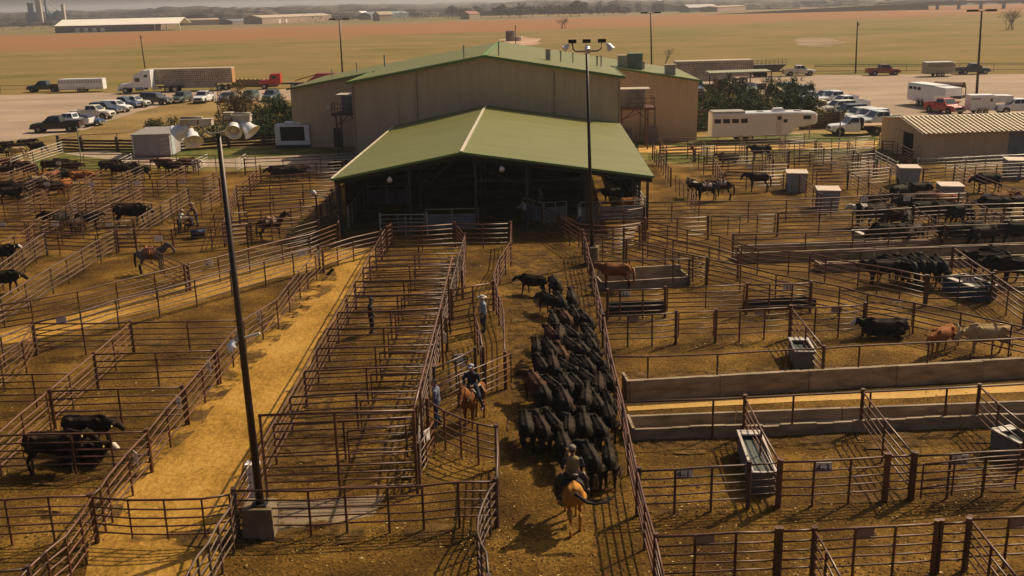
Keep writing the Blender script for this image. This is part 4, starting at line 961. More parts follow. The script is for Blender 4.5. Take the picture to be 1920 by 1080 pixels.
# ================================================================ hay bales
HAY = mat('hay', (.36,.25,.12), .95, 0, (.24,.16,.075), 4, bump=.4)
bm_ = MB(); bm_.cyl((0,-.65,.75), .75, 1.3, 14, 'Y'); hay_me = bm_.mesh('bale', HAY, True)
hay_me.polygons.foreach_set('use_smooth', [len(p.vertices) == 4 for p in hay_me.polygons])
for i in range(10):
    p = at(444+i*8.2, 162); o = link('hay_bale', hay_me, None, p+Vector((0,(i%2)*.15,0)))
    tag(o, 'round hay bale, %s from the left in the row behind the lot' % ordn[i], 'hay bale', 'row of round hay bales')

# ================================================================ trees, shrubs
def leaf_mats(name, base):
    return [mat(name+'_leaf_%s' % w_, tuple(c*k for c in base), .8, 0, tuple(c*k*.6 for c in base), 3) for w_, k in (('dark', .6), ('mid', 1.0), ('light', 1.5))]
def foliage(mb, pts, size, rnd, n_mats=3):
    for (x, y, z, q) in pts:
        s = size*rnd.uniform(.6, 1.4)
        a = Vector((rnd.gauss(0,1), rnd.gauss(0,1), rnd.gauss(0,1)+.4)).normalized()
        u = a.orthogonal().normalized(); v = a.cross(u); th = rnd.uniform(0, 6.28)
        u, v = u*math.cos(th)+v*math.sin(th), v*math.cos(th)-u*math.sin(th)
        c = Vector((x,y,z)); mb.cur = q
        mb.quad(c-u*s, c-v*s*.5, c+u*s, c+v*s*.5)
def evergreen(label, px, py, wid, hgt, base=(.045,.06,.018), kind='cone', name='evergreen_shrub', n=900, seed=1, group='dark evergreens beside the barn'):
    rnd = random.Random(seed); p = at(px, py); t = thing(name, label, 'shrub' if hgt < 4 else 'tree', p, group=group)
    b = MB(); b.tube([(0,0,0),(.05,0,hgt*.5),(0,.05,hgt*.85)], [.16,.1,.03], 7)
    for i in range(7):
        z = hgt*(.1+.1*i); a = rnd.uniform(0,6.28); r_ = wid*.38*(1-z/hgt); b.tube([(0,0,z),(r_*math.cos(a),r_*math.sin(a),z+r_*.5)], [.05,.015], 5)
    b.obj('trunk', WOOD, t, True)
    pts = []
    spires = [(rnd.uniform(-.3,.3)*wid, rnd.uniform(-.25,.25)*wid, rnd.uniform(.6,1.0)*hgt, rnd.uniform(.3,.5)*wid) for _ in range(5)]+[(0,0,hgt,.45*wid)]
    for (sx, sy, sh_, sr) in spires:
        cl = [(rnd.random(), rnd.uniform(0,6.28)) for _ in range(26)]
        for (f, a) in cl:
            z = sh_*(.04+.96*f); rr_ = sr*(1-f)**.7*(.75+.5*rnd.random()) if kind == 'cone' else sr*math.sqrt(max(.05,1-(2*f-1)**2))*(.7+.5*rnd.random())
            cx, cy = sx+rr_*math.cos(a), sy+rr_*math.sin(a)
            q = rnd.choice((0,0,1,1,2))
            for _ in range(int(n/6/26)):
                pts.append((cx+rnd.gauss(0,.16), cy+rnd.gauss(0,.16), max(.05,z+rnd.gauss(0,.2)), q if rnd.random() < .8 else 1))
    b = MB(); foliage(b, pts, .10, rnd); b.obj('crown', leaf_mats(name+str(int(base[0]*1000)), (base[0]*1.6, base[1]*2.0, base[2]*1.6)), t)
EG = [(462,228,5.5,6.2,(.09,.045,.02),'rust coloured bushy evergreen in the middle of the left clump'),(440,224,3.5,4.2,(.06,.045,.02),'brownish low evergreen at the left of the rusty bush'),(500,240,5,4.6,(.035,.04,.015),'dark evergreen right of the rusty bush'),
      (535,236,4.5,4.4,(.03,.045,.015),'dark pointed evergreen under the left wing wall'),(560,243,5,4.0,(.035,.04,.015),'dark evergreen just left of the screen cabinet roof'),(600,244,5,3.8,(.035,.035,.015),'dark evergreen beside the green transformer box'),
      (520,210,2.5,3.0,(.03,.05,.02),'small round evergreen at the left corner of barn wing'),(330,262,4,3.4,(.035,.03,.015),'dark brown bush behind the near mast lamps, left one'),(292,250,2.2,2.2,(.035,.04,.015),'small dark bush above the site shed roof'),(400,262,5,3.0,(.03,.035,.015),'low dark bush behind the near mast lamps, middle one'),
      (455,262,5,3.0,(.03,.035,.015),'low dark bush behind the near mast lamps, right one'),
      (1265,224,4,3.8,(.05,.05,.02),'first evergreen at the left end of the right clump'),(1290,232,5,4.4,(.035,.045,.018),'dark evergreen second from left in the right clump'),(1320,222,5,5.2,(.045,.05,.018),'tall evergreen rising over the living quarter trailer roof'),
      (1365,215,5,6.3,(.035,.045,.018),'tallest dark evergreen of the right clump'),(1340,206,4,5.0,(.11,.05,.02),'rust coloured evergreen behind the right clump'),(1400,218,5,5.0,(.05,.05,.018),'olive evergreen right of the tallest one'),(1425,214,4.5,4.6,(.065,.05,.02),'brownish evergreen above the horse trailer roof vent'),
      (1490,214,5,6.4,(.04,.045,.016),'tall dark evergreen beside the right car row'),(1470,222,4,4.6,(.045,.05,.018),'dark evergreen left of the tall one by the car row'),(1446,178,3.6,3.8,(.022,.045,.018),'smooth dark green round tree beside the low wall'),
      (1535,237,3.2,2.6,(.14,.10,.035),'straw coloured ornamental grass by the horse trailer nose'),(1562,238,2.4,2.4,(.11,.10,.035),'yellow green bush in front of white flatbed truck'),(478,252,5,3.4,(.03,.04,.016),'dark low shrub in front of the rusty bush'),(505,256,5,3.2,(.03,.035,.015),'dark low shrub above the board fence left of cabinet'),(585,256,5,3.4,(.03,.04,.016),'dark low shrub just behind the screen cabinet'),(628,256,4,3.2,(.035,.04,.016),'dark shrub against the left barn corner'),
      (1255,240,4.5,3.6,(.032,.042,.018),'front left low evergreen above the right board fence'),(1300,242,5,3.8,(.03,.042,.018),'front evergreen right above the board fence end'),(1345,232,5,4.6,(.03,.042,.018),'dark evergreen directly behind the trailer rear roof'),(1390,230,5,4.4,(.035,.042,.018),'dark evergreen directly behind the trailer middle roof'),
      (1440,228,5,4.2,(.04,.045,.018),'olive evergreen behind the trailer air unit'),(1510,226,4,4.6,(.035,.045,.018),'dark evergreen at the right end of the clump'),(1240,226,3.5,3.0,(.05,.04,.02),'brownish low shrub by the condenser units'),
      (1305,192,2.0,2.2,(.12,.06,.03),'low rusty shrub near the barn wing corner')]
for i, (px, py, w_, h_, c_, l_) in enumerate(EG):
    evergreen(l_, px, py, w_*1.05, h_*.82, c_, 'round' if 'round' in l_ or h_ < 3.2 else 'cone', seed=i+11, n=5200 if h_ > 4 else 3000)
BARK = mat('grey_bark', (.11,.085,.07), .9, 0, (.07,.055,.045), 2)
def bare_tree(label, px, py, h, spread, seed, name='bare_tree', stems=1, z0=0, group=None, thin=1.0):
    rnd = random.Random(seed); t = thing(name, label, 'tree', at(px,py), group=group)
    tr = MB(); cr = MB()
    def grow(p, d, L_, r_, lev):
        q = p+d*L_; (tr if lev < 1 else cr).tube([p, p.lerp(q,.5)+Vector((rnd.gauss(0,.04)*L_,rnd.gauss(0,.04)*L_,0)), q], [r_, r_*.8, r_*.6], 5 if lev < 2 else 3, cap=False)
        if lev >= 5: return
        for _ in range(3 if lev < 3 else 2):
            nd = (d+Vector((rnd.gauss(0,.5)*spread, rnd.gauss(0,.5)*spread, rnd.uniform(0,.3)))).normalized(); grow(q, nd, L_*rnd.uniform(.55,.8), r_*.58, lev+1)
    for s in range(stems): grow(Vector((rnd.uniform(-.6,.6)*(stems>1)*spread*2, rnd.uniform(-.6,.6)*(stems>1)*spread*2, z0)), Vector((rnd.gauss(0,.15),rnd.gauss(0,.15),1)).normalized(), h*.27, h*.018*thin, 0)
    tr.obj('trunk', BARK, t, True); cr.obj('crown', BARK, t, True)
bare_tree('leafless slender tree behind the near mast lamps', 412, 220, 6.5, .55, 3)
bare_tree('leafless tree on the roof line by the parking lamp', 1248, 140, 7.5, .8, 4)
bare_tree('leafless young tree beside the barn wing corner', 1285, 215, 3.2, .8, 5, thin=.8)
bare_tree('leafless brushy trees clump at the far right of pasture', 1893, 56, 11, 1.3, 6, stems=9, thin=.7)
bare_tree('grey brush thicket standing alone in the far field', 1058, 54, 9, 1.6, 8, stems=7, thin=.8)
bare_tree('leafless tree behind the cattle trailer at right', 1400, 152, 5, 1.0, 9)

# ================================================================ the far side of the pasture
def far_building(label, a, c_, h, depth, wall, roof, name='warehouse', ridge=.25, doors=0, group=None, flat=False):
    p = at(*a); q = at(*c_); L_ = (q-p).length
    t = thing(name, label, 'building', p, math.atan2(q.y-p.y, q.x-p.x), group=group); rh = h+(0 if flat else depth*ridge*.5)
    b = MB(); b.quad((0,0,0),(L_,0,0),(L_,0,h),(0,0,h)); b.quad((0,depth,0),(0,0,0),(0,0,h),(0,depth/2,rh),(0,depth,h)); b.quad((L_,0,0),(L_,depth,0),(L_,depth,h),(L_,depth/2,rh),(L_,0,h)); b.quad((L_,depth,0),(0,depth,0),(0,depth,h),(L_,depth,h)); b.obj('wall', wall, t)
    b = MB(); e = h*.06
    if flat: b.box(-e,L_+e,-e,depth+e,h,h+.3)
    else:
        slab(b, [(-e,-e,h),(L_+e,-e,h),(L_+e,depth/2,rh+.2),(-e,depth/2,rh+.2)], .2); slab(b, [(-e,depth/2,rh+.2),(L_+e,depth/2,rh+.2),(L_+e,depth+e,h),(-e,depth+e,h)], .2)
    b.obj('roof', roof, t)
    for i in range(doors):
        x = L_*(.22+i*.09); b = MB(); b.box(x,x+3.2,-.2,-.02,0,h*.62); b.obj('door', WHITE, t)
    return t, L_
WR = mat('white_roof', (.92,.88,.80), .4, 0, (.88,.83,.74), .1); GW = mat('mauve_wall', (.22,.17,.17), .8, 0, (.17,.13,.13), .05); TW = mat('sand_wall', (.40,.31,.23), .8, 0, (.33,.25,.19), .05)
BR_ = mat('blue_grey_roof', (.20,.23,.27), .5, 0, (.15,.18,.22), .05)
t, L_ = far_building('very long far warehouse with gleaming white roof', (104,62), (278,58), 5.2, 34, GW, WR, doors=4)
b = MB()
for x in (L_+5, L_+14, L_+24): b.bar((x,1,0),(x,1,5.0),.6)
slab(b, [(L_+.3,-.3,5.2),(L_+24,-.3,5.2),(L_+24,17,9.6),(L_+.3,17,9.6)], .3); slab(b, [(L_+.3,17,9.6),(L_+24,17,9.6),(L_+24,34,5.2),(L_+.3,34,5.2)], .3); b.obj('porch', WR, t)
far_building('tan flat far building right of the white roof warehouse', (343,48), (412,46), 5, 18, TW, TW, ridge=.15)
far_building('low dark far building right of the tan one', (436,46), (492,43), 3.5, 14, GW, BR_, ridge=.2)
far_building('long sand coloured far warehouse behind the parking lamp', (492,45), (622,39), 6, 22, TW, mat('sand_roof', (.5,.42,.33), .6), ridge=.2, doors=2)
far_building('blue grey far warehouse among bare trees', (695,37), (767,33), 5.5, 14, mat('blue_grey_wall', (.18,.20,.23), .8), BR_, ridge=.35)
far_building('small sand far building in front of the blue warehouse', (712,39), (738,38), 6, 10, TW, TW, ridge=.6)
far_building('distant pale long shed near the skyline', (608,24), (700,20), 8, 30, TW, WR, ridge=.1)
far_building('distant pale roof seen above tree line', (1232,7), (1270,6), 9, 30, TW, WR, ridge=.1)
far_building('far grey gabled barn right of the tree line', (1292,23), (1345,21), 5, 14, mat('far_grey', (.26,.24,.24), .8), mat('far_grey_roof', (.34,.32,.32), .6), ridge=.45)
far_building('low far shed among trees at right', (1345,22), (1398,19), 5, 20, TW, TW, ridge=.1)
far_building('tiny white far house between tree line and field', (680,34), (692,33), 6, 10, WHITE, WR, ridge=.5, name='far_house')
far_building('far red roofed house in the tree line', (880,36), (900,35), 5, 10, TW, mat('red_roof', (.30,.12,.09), .7), ridge=.5, name='far_house')
def silos():
    p = at(88, 47); t = thing('grain_elevator', 'distant grain elevator with blue grey bins and pale towers', 'grain elevator', p)
    SB = mat('bin_blue', (.16,.22,.28), .6, 0, (.12,.17,.22), .05); SP = mat('tower_pale', (.50,.46,.42), .8)
    for (x, r_, h_) in ((-26,11,24),(10,9,22),(24,9,24)):
        b = MB(); b.cyl((x,0,0), r_, h_-4, 18); b.cyl((x,0,h_-4), r_, 5, 18, r2=1.5); b.obj('bin', SB, t)
    for (x, w_, h_, m_) in ((-26,10,36,SB),(-14,4,46,SP),(-8,4,44,SP),(3,3,50,SB),(35,5,32,SP)):
        b = MB(); b.box(x-w_/2,x+w_/2,-3,3,0,h_); b.box(x-w_*.6,x+w_*.6,-3.5,3.5,h_,h_+2); b.obj('tower', m_, t)
    b = MB(); b.bar((3,0,46),(24,0,24),1.2); b.bar((-8,0,44),(10,0,22),1.0); b.obj('chute', SP, t); t.scale = (.68,.68,.74)
silos()
# highway bridge
def bridge():
    t = thing('highway_bridge', 'grey highway overpass on piers at upper right', 'bridge', at(1740, 18)); o = t.location
    b = MB(); q = at(2150, 14)-o; b.hexa([(0,0,5.5),(q.x,q.y,5.5),(q.x,q.y+12,5.5),(0,12,5.5),(0,0,7.4),(q.x,q.y,7.4),(q.x,q.y+12,7.4),(0,12,7.4)]); b.obj('deck', mat('far_concrete', (.34,.31,.28), .9), t)
    for i in range(9):
        f = (i+.5)/9; b = MB(); b.box(-1.2,1.2,2,4,0,5.5); b.box(-3,3,1,8,4.6,5.5); b.obj('pier', mat('far_concrete', (.34,.31,.28), .9), t, loc=(q.x*f,q.y*f,0))
    e = MB(); s = 60
    e.hexa([(-s-150,-2,0),(0,-2,0),(0,22,0),(-s-150,22,0),(-s-149,5,.1),(0,2,6.6),(0,12,6.6),(-s-149,12,.1)]); tag(e.obj('embankment', mat('embankment_grass', (.22,.18,.09), 1, 0, (.17,.14,.07), .05)), kind='structure').location = o
    r_ = MB(); a = at(1700,22); c_ = at(2150,17); r_.quad((a.x,a.y,.05),(c_.x,c_.y,.05),(c_.x,c_.y+14,.05),(a.x,a.y+14,.05)); tag(r_.obj('highway', mat('far_asphalt', (.45,.38,.32), .9)), kind='structure')
bridge()
# single trees of the far edge, then the wood behind them
def far_tree(label, px, py, wid, hgt, base, seed, name='field_edge_tree'):
    rnd = random.Random(seed); t = thing(name, label, 'tree', at(px,py), group='trees along the far edge of pasture')
    b = MB(); b.tube([(0,0,0),(.2,0,hgt*.45),(0,.3,hgt*.75)],[hgt*.03,hgt*.02,hgt*.008],6)
    for i in range(5): a = rnd.uniform(0,6.28); b.tube([(0,0,hgt*.3),(wid*.3*math.cos(a),wid*.3*math.sin(a),hgt*.6)],[hgt*.012,hgt*.004],4)
    b.obj('trunk', BARK, t, True)
    pts = []
    for _ in range(34):
        a = rnd.uniform(0,6.28); f = rnd.random(); r_ = wid*.42*math.sqrt(rnd.random()); z = hgt*(.28+.66*f*(1-.4*(r_/(wid*.42))**2)); q = rnd.choice((0,1,1,2))
        for _ in range(46): pts.append((r_*math.cos(a)+rnd.gauss(0,wid*.06), r_*math.sin(a)+rnd.gauss(0,wid*.06), z+rnd.gauss(0,hgt*.06), q))
    b = MB(); foliage(b, pts, hgt*.055, rnd); b.obj('crown', leaf_mats(name+str(int(base[1]*1000)), base), t)
GRN = (.075,.085,.035); BRN = (.10,.075,.05)
ft = [(848,31,22,13,BRN,'bare brown'),(872,32,18,11,BRN,'low brown'),(893,31,18,12,GRN,'greenish'),(940,33,20,14,BRN,'wide brown'),(955,33,14,11,GRN,'small green'),(975,33,22,14,BRN,'tall brown'),(998,32,22,13,GRN,'mixed olive'),
      (1028,31,18,12,BRN,'grey brown'),(1048,31,18,11,BRN,'thin brown'),(1070,31,18,12,BRN,'dusky brown'),(1086,31,20,16,GRN,'large rounded green'),(1108,29,9,7,(.02,.05,.035),'small dark green cone'),(1132,29,18,11,BRN,'spreading brown'),(1150,28,18,11,BRN,'pale brown'),(1172,28,16,9,BRN,'last brown')]
for i, (px, py, w_, h_, c_, d_) in enumerate(ft):
    far_tree('%s tree in the far row, %s from its left end' % (d_, (ordn+['thirteenth','fourteenth','fifteenth'])[i]), px, py, w_, h_, c_, 50+i)
rnd = random.Random(99)
for nm, lab, rows_, base, n in (('far_woods', 'hazy mass of bare woods across the horizon', None, (.085,.07,.055), 0),):
    ms = leaf_mats('wood', base); b = MB()
    def clumps(x0, x1, y0, y1, count, hmin, hmax, sz):
        for _ in range(count):
            y = rnd.uniform(y0, y1); x = rnd.uniform(x0, x1)*y; h_ = rnd.uniform(hmin, hmax); wd = h_*rnd.uniform(.8,1.5); q = rnd.choice((0,1,1,2))
            for _ in range(34): b.cur = q; foliage(b, [(x+rnd.gauss(0,wd*.35), y+rnd.gauss(0,wd*.3), abs(rnd.gauss(.35,.28))*h_, q)], sz*h_, rnd)
    for r_ in range(15):                                   # receding belts of tree tops
        yb = 1300+r_*150+r_*r_*9; x0 = -.62*yb; step_ = 7+r_*1.2; nseg = int(1.24*yb/step_); prev = None; b.cur = r_ % 3
        hmax = 17+r_*.9
        for i in range(nseg+1):
            x = x0+i*step_; gap = mnoise.noise(Vector((x*.004, r_*3.1, 0)))
            h_ = max(.3, (.55+.9*gap)*hmax*.8+2.6*mnoise.noise(Vector((x*.06, r_, 2)))+rnd.uniform(-1.1,1.1))
            y_ = yb+30*mnoise.noise(Vector((x*.01, r_, 5)))
            cur = [(x, y_-h_*1.2, 0), (x, y_-h_*.5, h_*.75), (x+rnd.uniform(-1,1), y_, h_), (x, y_+h_*2, h_*.7), (x, y_+h_*3, 0)]
            if prev and h_ > .6:
                for a in range(4): b.cur = (r_+int(x/40)) % 3; b.quad(prev[a], cur[a], cur[a+1], prev[a+1])
            prev = cur
    clumps(-.62,.62,1350,1700,260,7,11,.06); clumps(-.62,.62,1700,2300,200,8,12,.07)
    clumps(-.60,-.33,960,1300,110,6,10,.06); clumps(-.25,-.08,1080,1300,110,6,10,.06); clumps(-.33,-.02,1050,1350,200,6,11,.06); clumps(.12,.30,1250,1500,90,5,9,.06)
    tag(b.obj('far_woods', ms), lab, 'woods', kind='stuff')
# ================================================================ cattle
COATS = dict(black=((.045,.031,.021),(.012,.009,.007)), brown=((.10,.042,.024),(.05,.025,.015)), red=((.26,.10,.035),(.16,.06,.022)), orange=((.36,.14,.04),(.24,.09,.03)),
             cream=((.50,.36,.19),(.38,.26,.13)), dark=((.05,.028,.018),(.022,.015,.012)), grey=((.20,.17,.155),(.11,.095,.09)), bay=((.11,.04,.02),(.05,.022,.014)), sorrel=((.30,.115,.035),(.20,.075,.025)), white=((.6,.54,.46),(.48,.42,.35)), gold=((.50,.24,.045),(.34,.15,.03)))
def coat(c):
    a, b_ = COATS[c]; return mat('hide_'+c, a, .72, 0, b_, 2.6, 6, bump=.6, bscale=16, spec=.08, contrast=(.42,.72))
HOOF = mat('hoof', (.05,.04,.03), .6); FACE = mat('white_face', (.62,.55,.47), .8)
def near_seg(c, a, b_):
    a = Vector(a); b_ = Vector(b_); d = b_-a; t = max(0, min(1, (c-a).dot(d)/max(1e-9, d.length_squared))); return (c-(a+d*t)).length
def cow_geo(pose):
    b = MB(); dx = 0
    lie = pose == 'lie'
    dz = -.52 if lie else 0
    T = [(-1.02,1.14,.08,.12),(-.96,1.10,.18,.23),(-.80,1.07,.25,.30),(-.5,1.02,.28,.33),(-.12,.98,.33,.38),(.15,.98,.32,.38),(.42,1.0,.26,.37),(.64,1.03,.20,.33),(.82,1.07,.14,.25)]
    b.loft([((x,0,z+dz),ry,rz_) for x,z,ry,rz_ in T], 14)
    b.tube([(-1.0,0,1.27+dz),(-.7,0,1.39+dz),(-.2,0,1.36+dz),(.3,0,1.37+dz),(.5,0,1.42+dz),(.75,0,1.34+dz)],[.04,.045,.045,.045,.06,.07], 8)
    for s in (-1,1): b.ball((-.62,s*.19,1.25+dz),.12,.09,.09,8,6); b.ball((.42,s*.17,1.2+dz),.15,.08,.18,8,6)
    if pose == 'graze': N = [(.62,0,1.05,.18,.25),(.9,0,.88,.15,.2),(1.08,0,.62,.12,.15)]; Hd = [(1.05,0,.62,.12,.12),(1.12,0,.47,.13,.13),(1.16,0,.30,.105,.11),(1.17,0,.19,.095,.09)]; er = (1.06,.62)
    elif pose == 'low': N = [(.6,0,1.08,.18,.26),(.9,.03,1.08,.15,.21),(1.1,.05,1.05,.115,.14)]; Hd = [(1.05,.05,1.1,.12,.13),(1.18,.07,1.0,.13,.13),(1.30,.09,.86,.105,.11),(1.37,.1,.77,.095,.09)]; er = (1.1,1.15)
    elif pose == 'turn': N = [(.6,0,1.08,.18,.25),(.86,.10,1.14,.145,.2),(1.0,.22,1.18,.12,.15)]; Hd = [(.97,.19,1.24,.12,.13),(1.07,.31,1.16,.13,.13),(1.16,.44,1.04,.105,.11),(1.2,.51,.96,.095,.09)]; er = (1.0,1.28,.2)
    else: N = [(.6,0,1.08,.18,.24),(.85,0,1.2,.14,.19),(1.02,0,1.3,.12,.14)]; Hd = [(.98,0,1.34,.12,.13),(1.12,0,1.28,.13,.135),(1.27,0,1.16,.105,.11),(1.36,0,1.08,.095,.09)]; er = (1.02,1.38)
    b.loft([((x,y,z+dz),ry,rz_) for x,y,z,ry,rz_ in N], 10); b.loft([((x,y,z+dz),ry,rz_) for x,y,z,ry,rz_ in Hd], 10)
    ey = er[2] if len(er) > 2 else 0
    for s in (-1,1): b.loft([((er[0],ey+s*.09,er[1]+dz),.035,.05),((er[0]-.03,ey+s*.20,er[1]+dz-.01),.03,.07),((er[0]-.05,ey+s*.29,er[1]-.03+dz),.02,.03)], 6)
    if lie:
        for s in (-1,1):
            b.tube([(.5,s*.2,.4),(.72,s*.28,.2),(.5,s*.3,.09),(.3,s*.28,.07)],[.12,.08,.06,.05],8)
            b.tube([(-.75,s*.25,.4),(-.35,s*.38,.2),(-.75,s*.42,.1),(-.5,s*.45,.06)],[.2,.12,.07,.05],8)
    else:
        w1 = .16 if pose in ('walk','low','turn') else .03
        for s in (-1,1):
            f = s*w1; r_ = -s*w1
            b.tube([(.5,s*.2,.85),(.5+f*.4,s*.2,.62),(.5+f*.7,s*.19,.42),(.5+f*.9,s*.19,.12),(.54+f,s*.19,.0)],[.13,.085,.065,.05,.062],8)
            b.tube([(-.78,s*.2,.95),(-.68+r_*.3,s*.21,.72),(-.92+r_*.7,s*.19,.46),(-.88+r_*.9,s*.19,.12),(-.84+r_,s*.19,0)],[.22,.14,.068,.052,.062],8)
    b.tube([(-1.0,0,1.22+dz),(-1.1,.02,1.0+dz),(-1.1,.03,max(.1,.6+dz)),(-1.08,.03,max(.06,.42+dz))],[.045,.03,.025,.045],7)
    ex = MB(); ex.cur = 0
    return b, ex, er, dz, Hd
COWS = {}
def cow_mesh(pose, c, face=False, belt=False):
    k = (pose, c, face, belt)
    if k in COWS: return COWS[k]
    kk = ('raw', pose)
    if kk not in COWS:
        b, ex, er, dz, Hd = cow_geo(pose); COWS[kk] = (fuse(b, [HOOF], .036, 5), er, dz, Hd)
    me, er, dz, Hd = COWS[kk]; me = me.copy(); me.materials.clear()
    for m_ in (coat(c), HOOF, FACE): me.materials.append(m_)
    idx = []
    for p in me.polygons:
        q = p.center; v = 0
        if q.z < .07 and pose != 'lie': v = 1
        if face and near_seg(q, Vector(Hd[1][:3])+Vector((.06,0,dz)), Vector(Hd[3][:3])+Vector((0,0,dz))) < .11: v = 2
        if belt and .05 < q.x < .42 and q.z > .8: v = 2
        if belt and q.x > .75: v = 2
        idx.append(v)
    me.polygons.foreach_set('material_index', idx); me.name = 'body'
    COWS[k] = me; return me
def horn_mesh(er, dz):
    b = MB()
    for s in (-1,1): b.tube([(er[0]+.0,s*.08,er[1]+.06+dz),(er[0]+.02,s*.22,er[1]+.1+dz),(er[0]+.06,s*.3,er[1]+.24+dz)],[.028,.02,.008],6)
    return b.mesh('horn', mat('horn', (.55,.48,.36), .5), True)
EAR = {}
def cow(label, px, py, rz_, c='black', pose='stand', z=.8, scale=.95, face=False, horns=False, belt=False, group='cattle standing in the pens', cz='Z', rnd_=random.Random(5), cat='cow', eartag=True):
    p = at(px, py, z, cz); t = thing('cow' if cat == 'cow' else cat, label, cat, (p.x,p.y,.0), R(rz_), group); s = scale*rnd_.uniform(.95,1.05); t.scale = (s, s*rnd_.uniform(.95,1.08), s*rnd_.uniform(.96,1.04))
    link('body', cow_mesh(pose, c, face, belt), t)
    er, dz = COWS[('raw',pose)][1:3]
    if horns:
        if ('h',pose) not in COWS: COWS[('h',pose)] = horn_mesh(er, dz)
        link('horn', COWS[('h',pose)], t)
    if eartag:
        k = ('et', pose)
        if k not in COWS:
            b = MB(); ey = er[2] if len(er) > 2 else 0; b.box(er[0]-.05,er[0]-.03,ey-.27,ey-.19,er[1]-.12+dz,er[1]-.03+dz); COWS[k] = b.mesh('ear_tag', mat('ear_tag', (.5,.42,.12), .6), False)
        link('ear_tag', COWS[k], t)
    return t
herd = [  # ranks of the drive, nearest the rider first: (px, py of the body centre, colour, heading)
 [(1057,832,'black',95),(1107,862,'black',99),(1142,855,'black',88)],
 [(987,795,'black',93),(1015,802,'dark',100),(1037,790,'black',106),(1067,797,'black',86),(1096,795,'black',90),(1123,800,'black',99),(1141,778,'black',92)],
 [(1004,723,'brown',104),(1018,738,'black',98),(1058,752,'dark',97),(1100,747,'black',84),(1119,757,'black',98),(1140,748,'black',95)],
 [(1035,722,'black',115),(1059,722,'black',100),(1080,722,'black',106),(1101,710,'black',112),(1124,722,'dark',85),(1141,715,'black',98)],
 [(1016,686,'black',101),(1037,688,'dark',92),(1062,692,'black',118),(1079,680,'dark',108),(1101,690,'black',100),(1119,682,'black',104)],
 [(1007,652,'black',90),(1031,662,'black',103),(1053,666,'brown',98),(1070,650,'dark',112),(1091,655,'black',102),(1110,650,'black',97)],
 [(1034,628,'brown',108),(1050,632,'dark',85),(1069,626,'black',110),(1088,632,'black',105),(1105,628,'black',100)],
 [(1038,602,'black',95),(1060,598,'brown',100),(1079,594,'black',96),(1096,602,'black',104)],
 [(1028,560,'black',120),(1052,566,'black',98),(1072,560,'black',90)],
 [(998,524,'black',150),(1040,532,'black',100)]]
rr_ = random.Random(3); TAILR = ordn
for i, row in enumerate(herd):
    for j, (px, py, c, h_) in enumerate(row):
        face_ = (i, j) in ((1,4),(3,2),(0,1))
        cow('%s steer of the drive, rank %s from the rider, %s from left' % ({'black':'black','dark':'dark brown-black','brown':'brown'}[c], ordn[i], ordn[j]), px, py, h_, c, ['walk','low','turn','low','stand','walk','turn'][(i*3+2*j) % 7], z=.85, scale=rr_.uniform(.77,.90), group='cattle herd driven up the alley', face=face_)
# left pens
cow('big black cow nearest in the lower left pen', 105, 838, 2, 'black', 'stand', z=.9, scale=1.05); cow('black cow with white face lying in lower left pen', 158, 850, -14, 'black', 'lie', z=.35, scale=1.0, face=True)
cow('black cow at the back of lower left pen', 165, 795, -6, 'black', 'low', z=.95, scale=.95)
cow('white faced black cow cut by the left frame edge', 2, 472, 5, 'black', 'stand', z=.9, face=True); cow('black cow cut by left frame edge, lower one', 6, 517, 3, 'black', 'low', z=1.0)
cow('lone black bull in the left slanting pen', 246, 402, 2, 'black', 'low', z=.85, scale=1.15); cow('black calf at the left of the small cattle pair', 95, 405, 170, 'black', 'low', z=.8, scale=.85); cow('black calf with head hidden by the pen sign', 112, 412, 265, 'black', 'stand', z=.8, scale=.9)
cow('dark calf facing the camera beside the slanting fence', 143, 420, 262, 'dark', 'stand', z=.8, scale=.85); cow('dark calf walking right beside the slanting fence', 166, 410, 10, 'dark', 'stand', z=.8, scale=.85)
LC = [(205,312,5,'black','black cow at the left in the pen before the site shed'),(222,318,170,'dark','dark brown cow among the group before the site shed'),(243,314,20,'black','black cow right of centre before the site shed'),(262,322,200,'black','black cow behind the divider below the site shed'),
      (306,308,175,'bay','dark horse like cow left of the paint calf'),(322,312,190,'dark','dark cow beside the bay one below the mast lamps'),(352,306,15,'brown','brown calf with pale back right of the mast lamps'),
      (95,310,0,'black','black cow at the left of upper left crowd'),(118,306,160,'black','black cow in the middle of upper left crowd'),(133,312,20,'black','black cow at the right of upper left crowd'),(105,325,200,'black','black cow behind the crowd near the orange calf'),(130,328,10,'black','black cow beside the orange calf'),
      (98,330,230,'orange','orange calf in the middle of upper left crowd'),(150,330,20,'orange','orange calf near the slanting divider'),(122,345,260,'orange','orange calf facing the camera in the crowd'),(78,348,350,'black','black cow with pale back patch left of the orange calves'),(100,352,200,'dark','dark cow below the orange calves'),(70,338,180,'cream','pale yellow back of a calf in upper left crowd'),
      (12,350,0,'black','black cow at left edge in the signed pen'),(34,354,190,'black','second black cow at left edge in signed pen'),(22,362,10,'dark','dark cow nearest the fence in the signed pen'),(48,350,170,'black','black cow at right of signed left pen'),
      (20,305,10,'red','red brown cow behind the long pale gate'),(40,310,190,'brown','brown cow under the long pale gate'),(10,318,20,'dark','dark cow at left edge below pale gate'),(55,318,170,'dark','dark cow right of the brown one below pale gate'),
      (15,272,0,'dark','dark cow at left edge above the pale gate'),(32,276,170,'black','black cow above the pale gate'),(50,270,20,'black','black cow in the far left crowd above pale gate'),(30,283,200,'cream','cream cow in the far left crowd'),(70,276,10,'dark','dark cow at right of the far left crowd'),(5,284,0,'black','black cow at frame edge in far left crowd')]
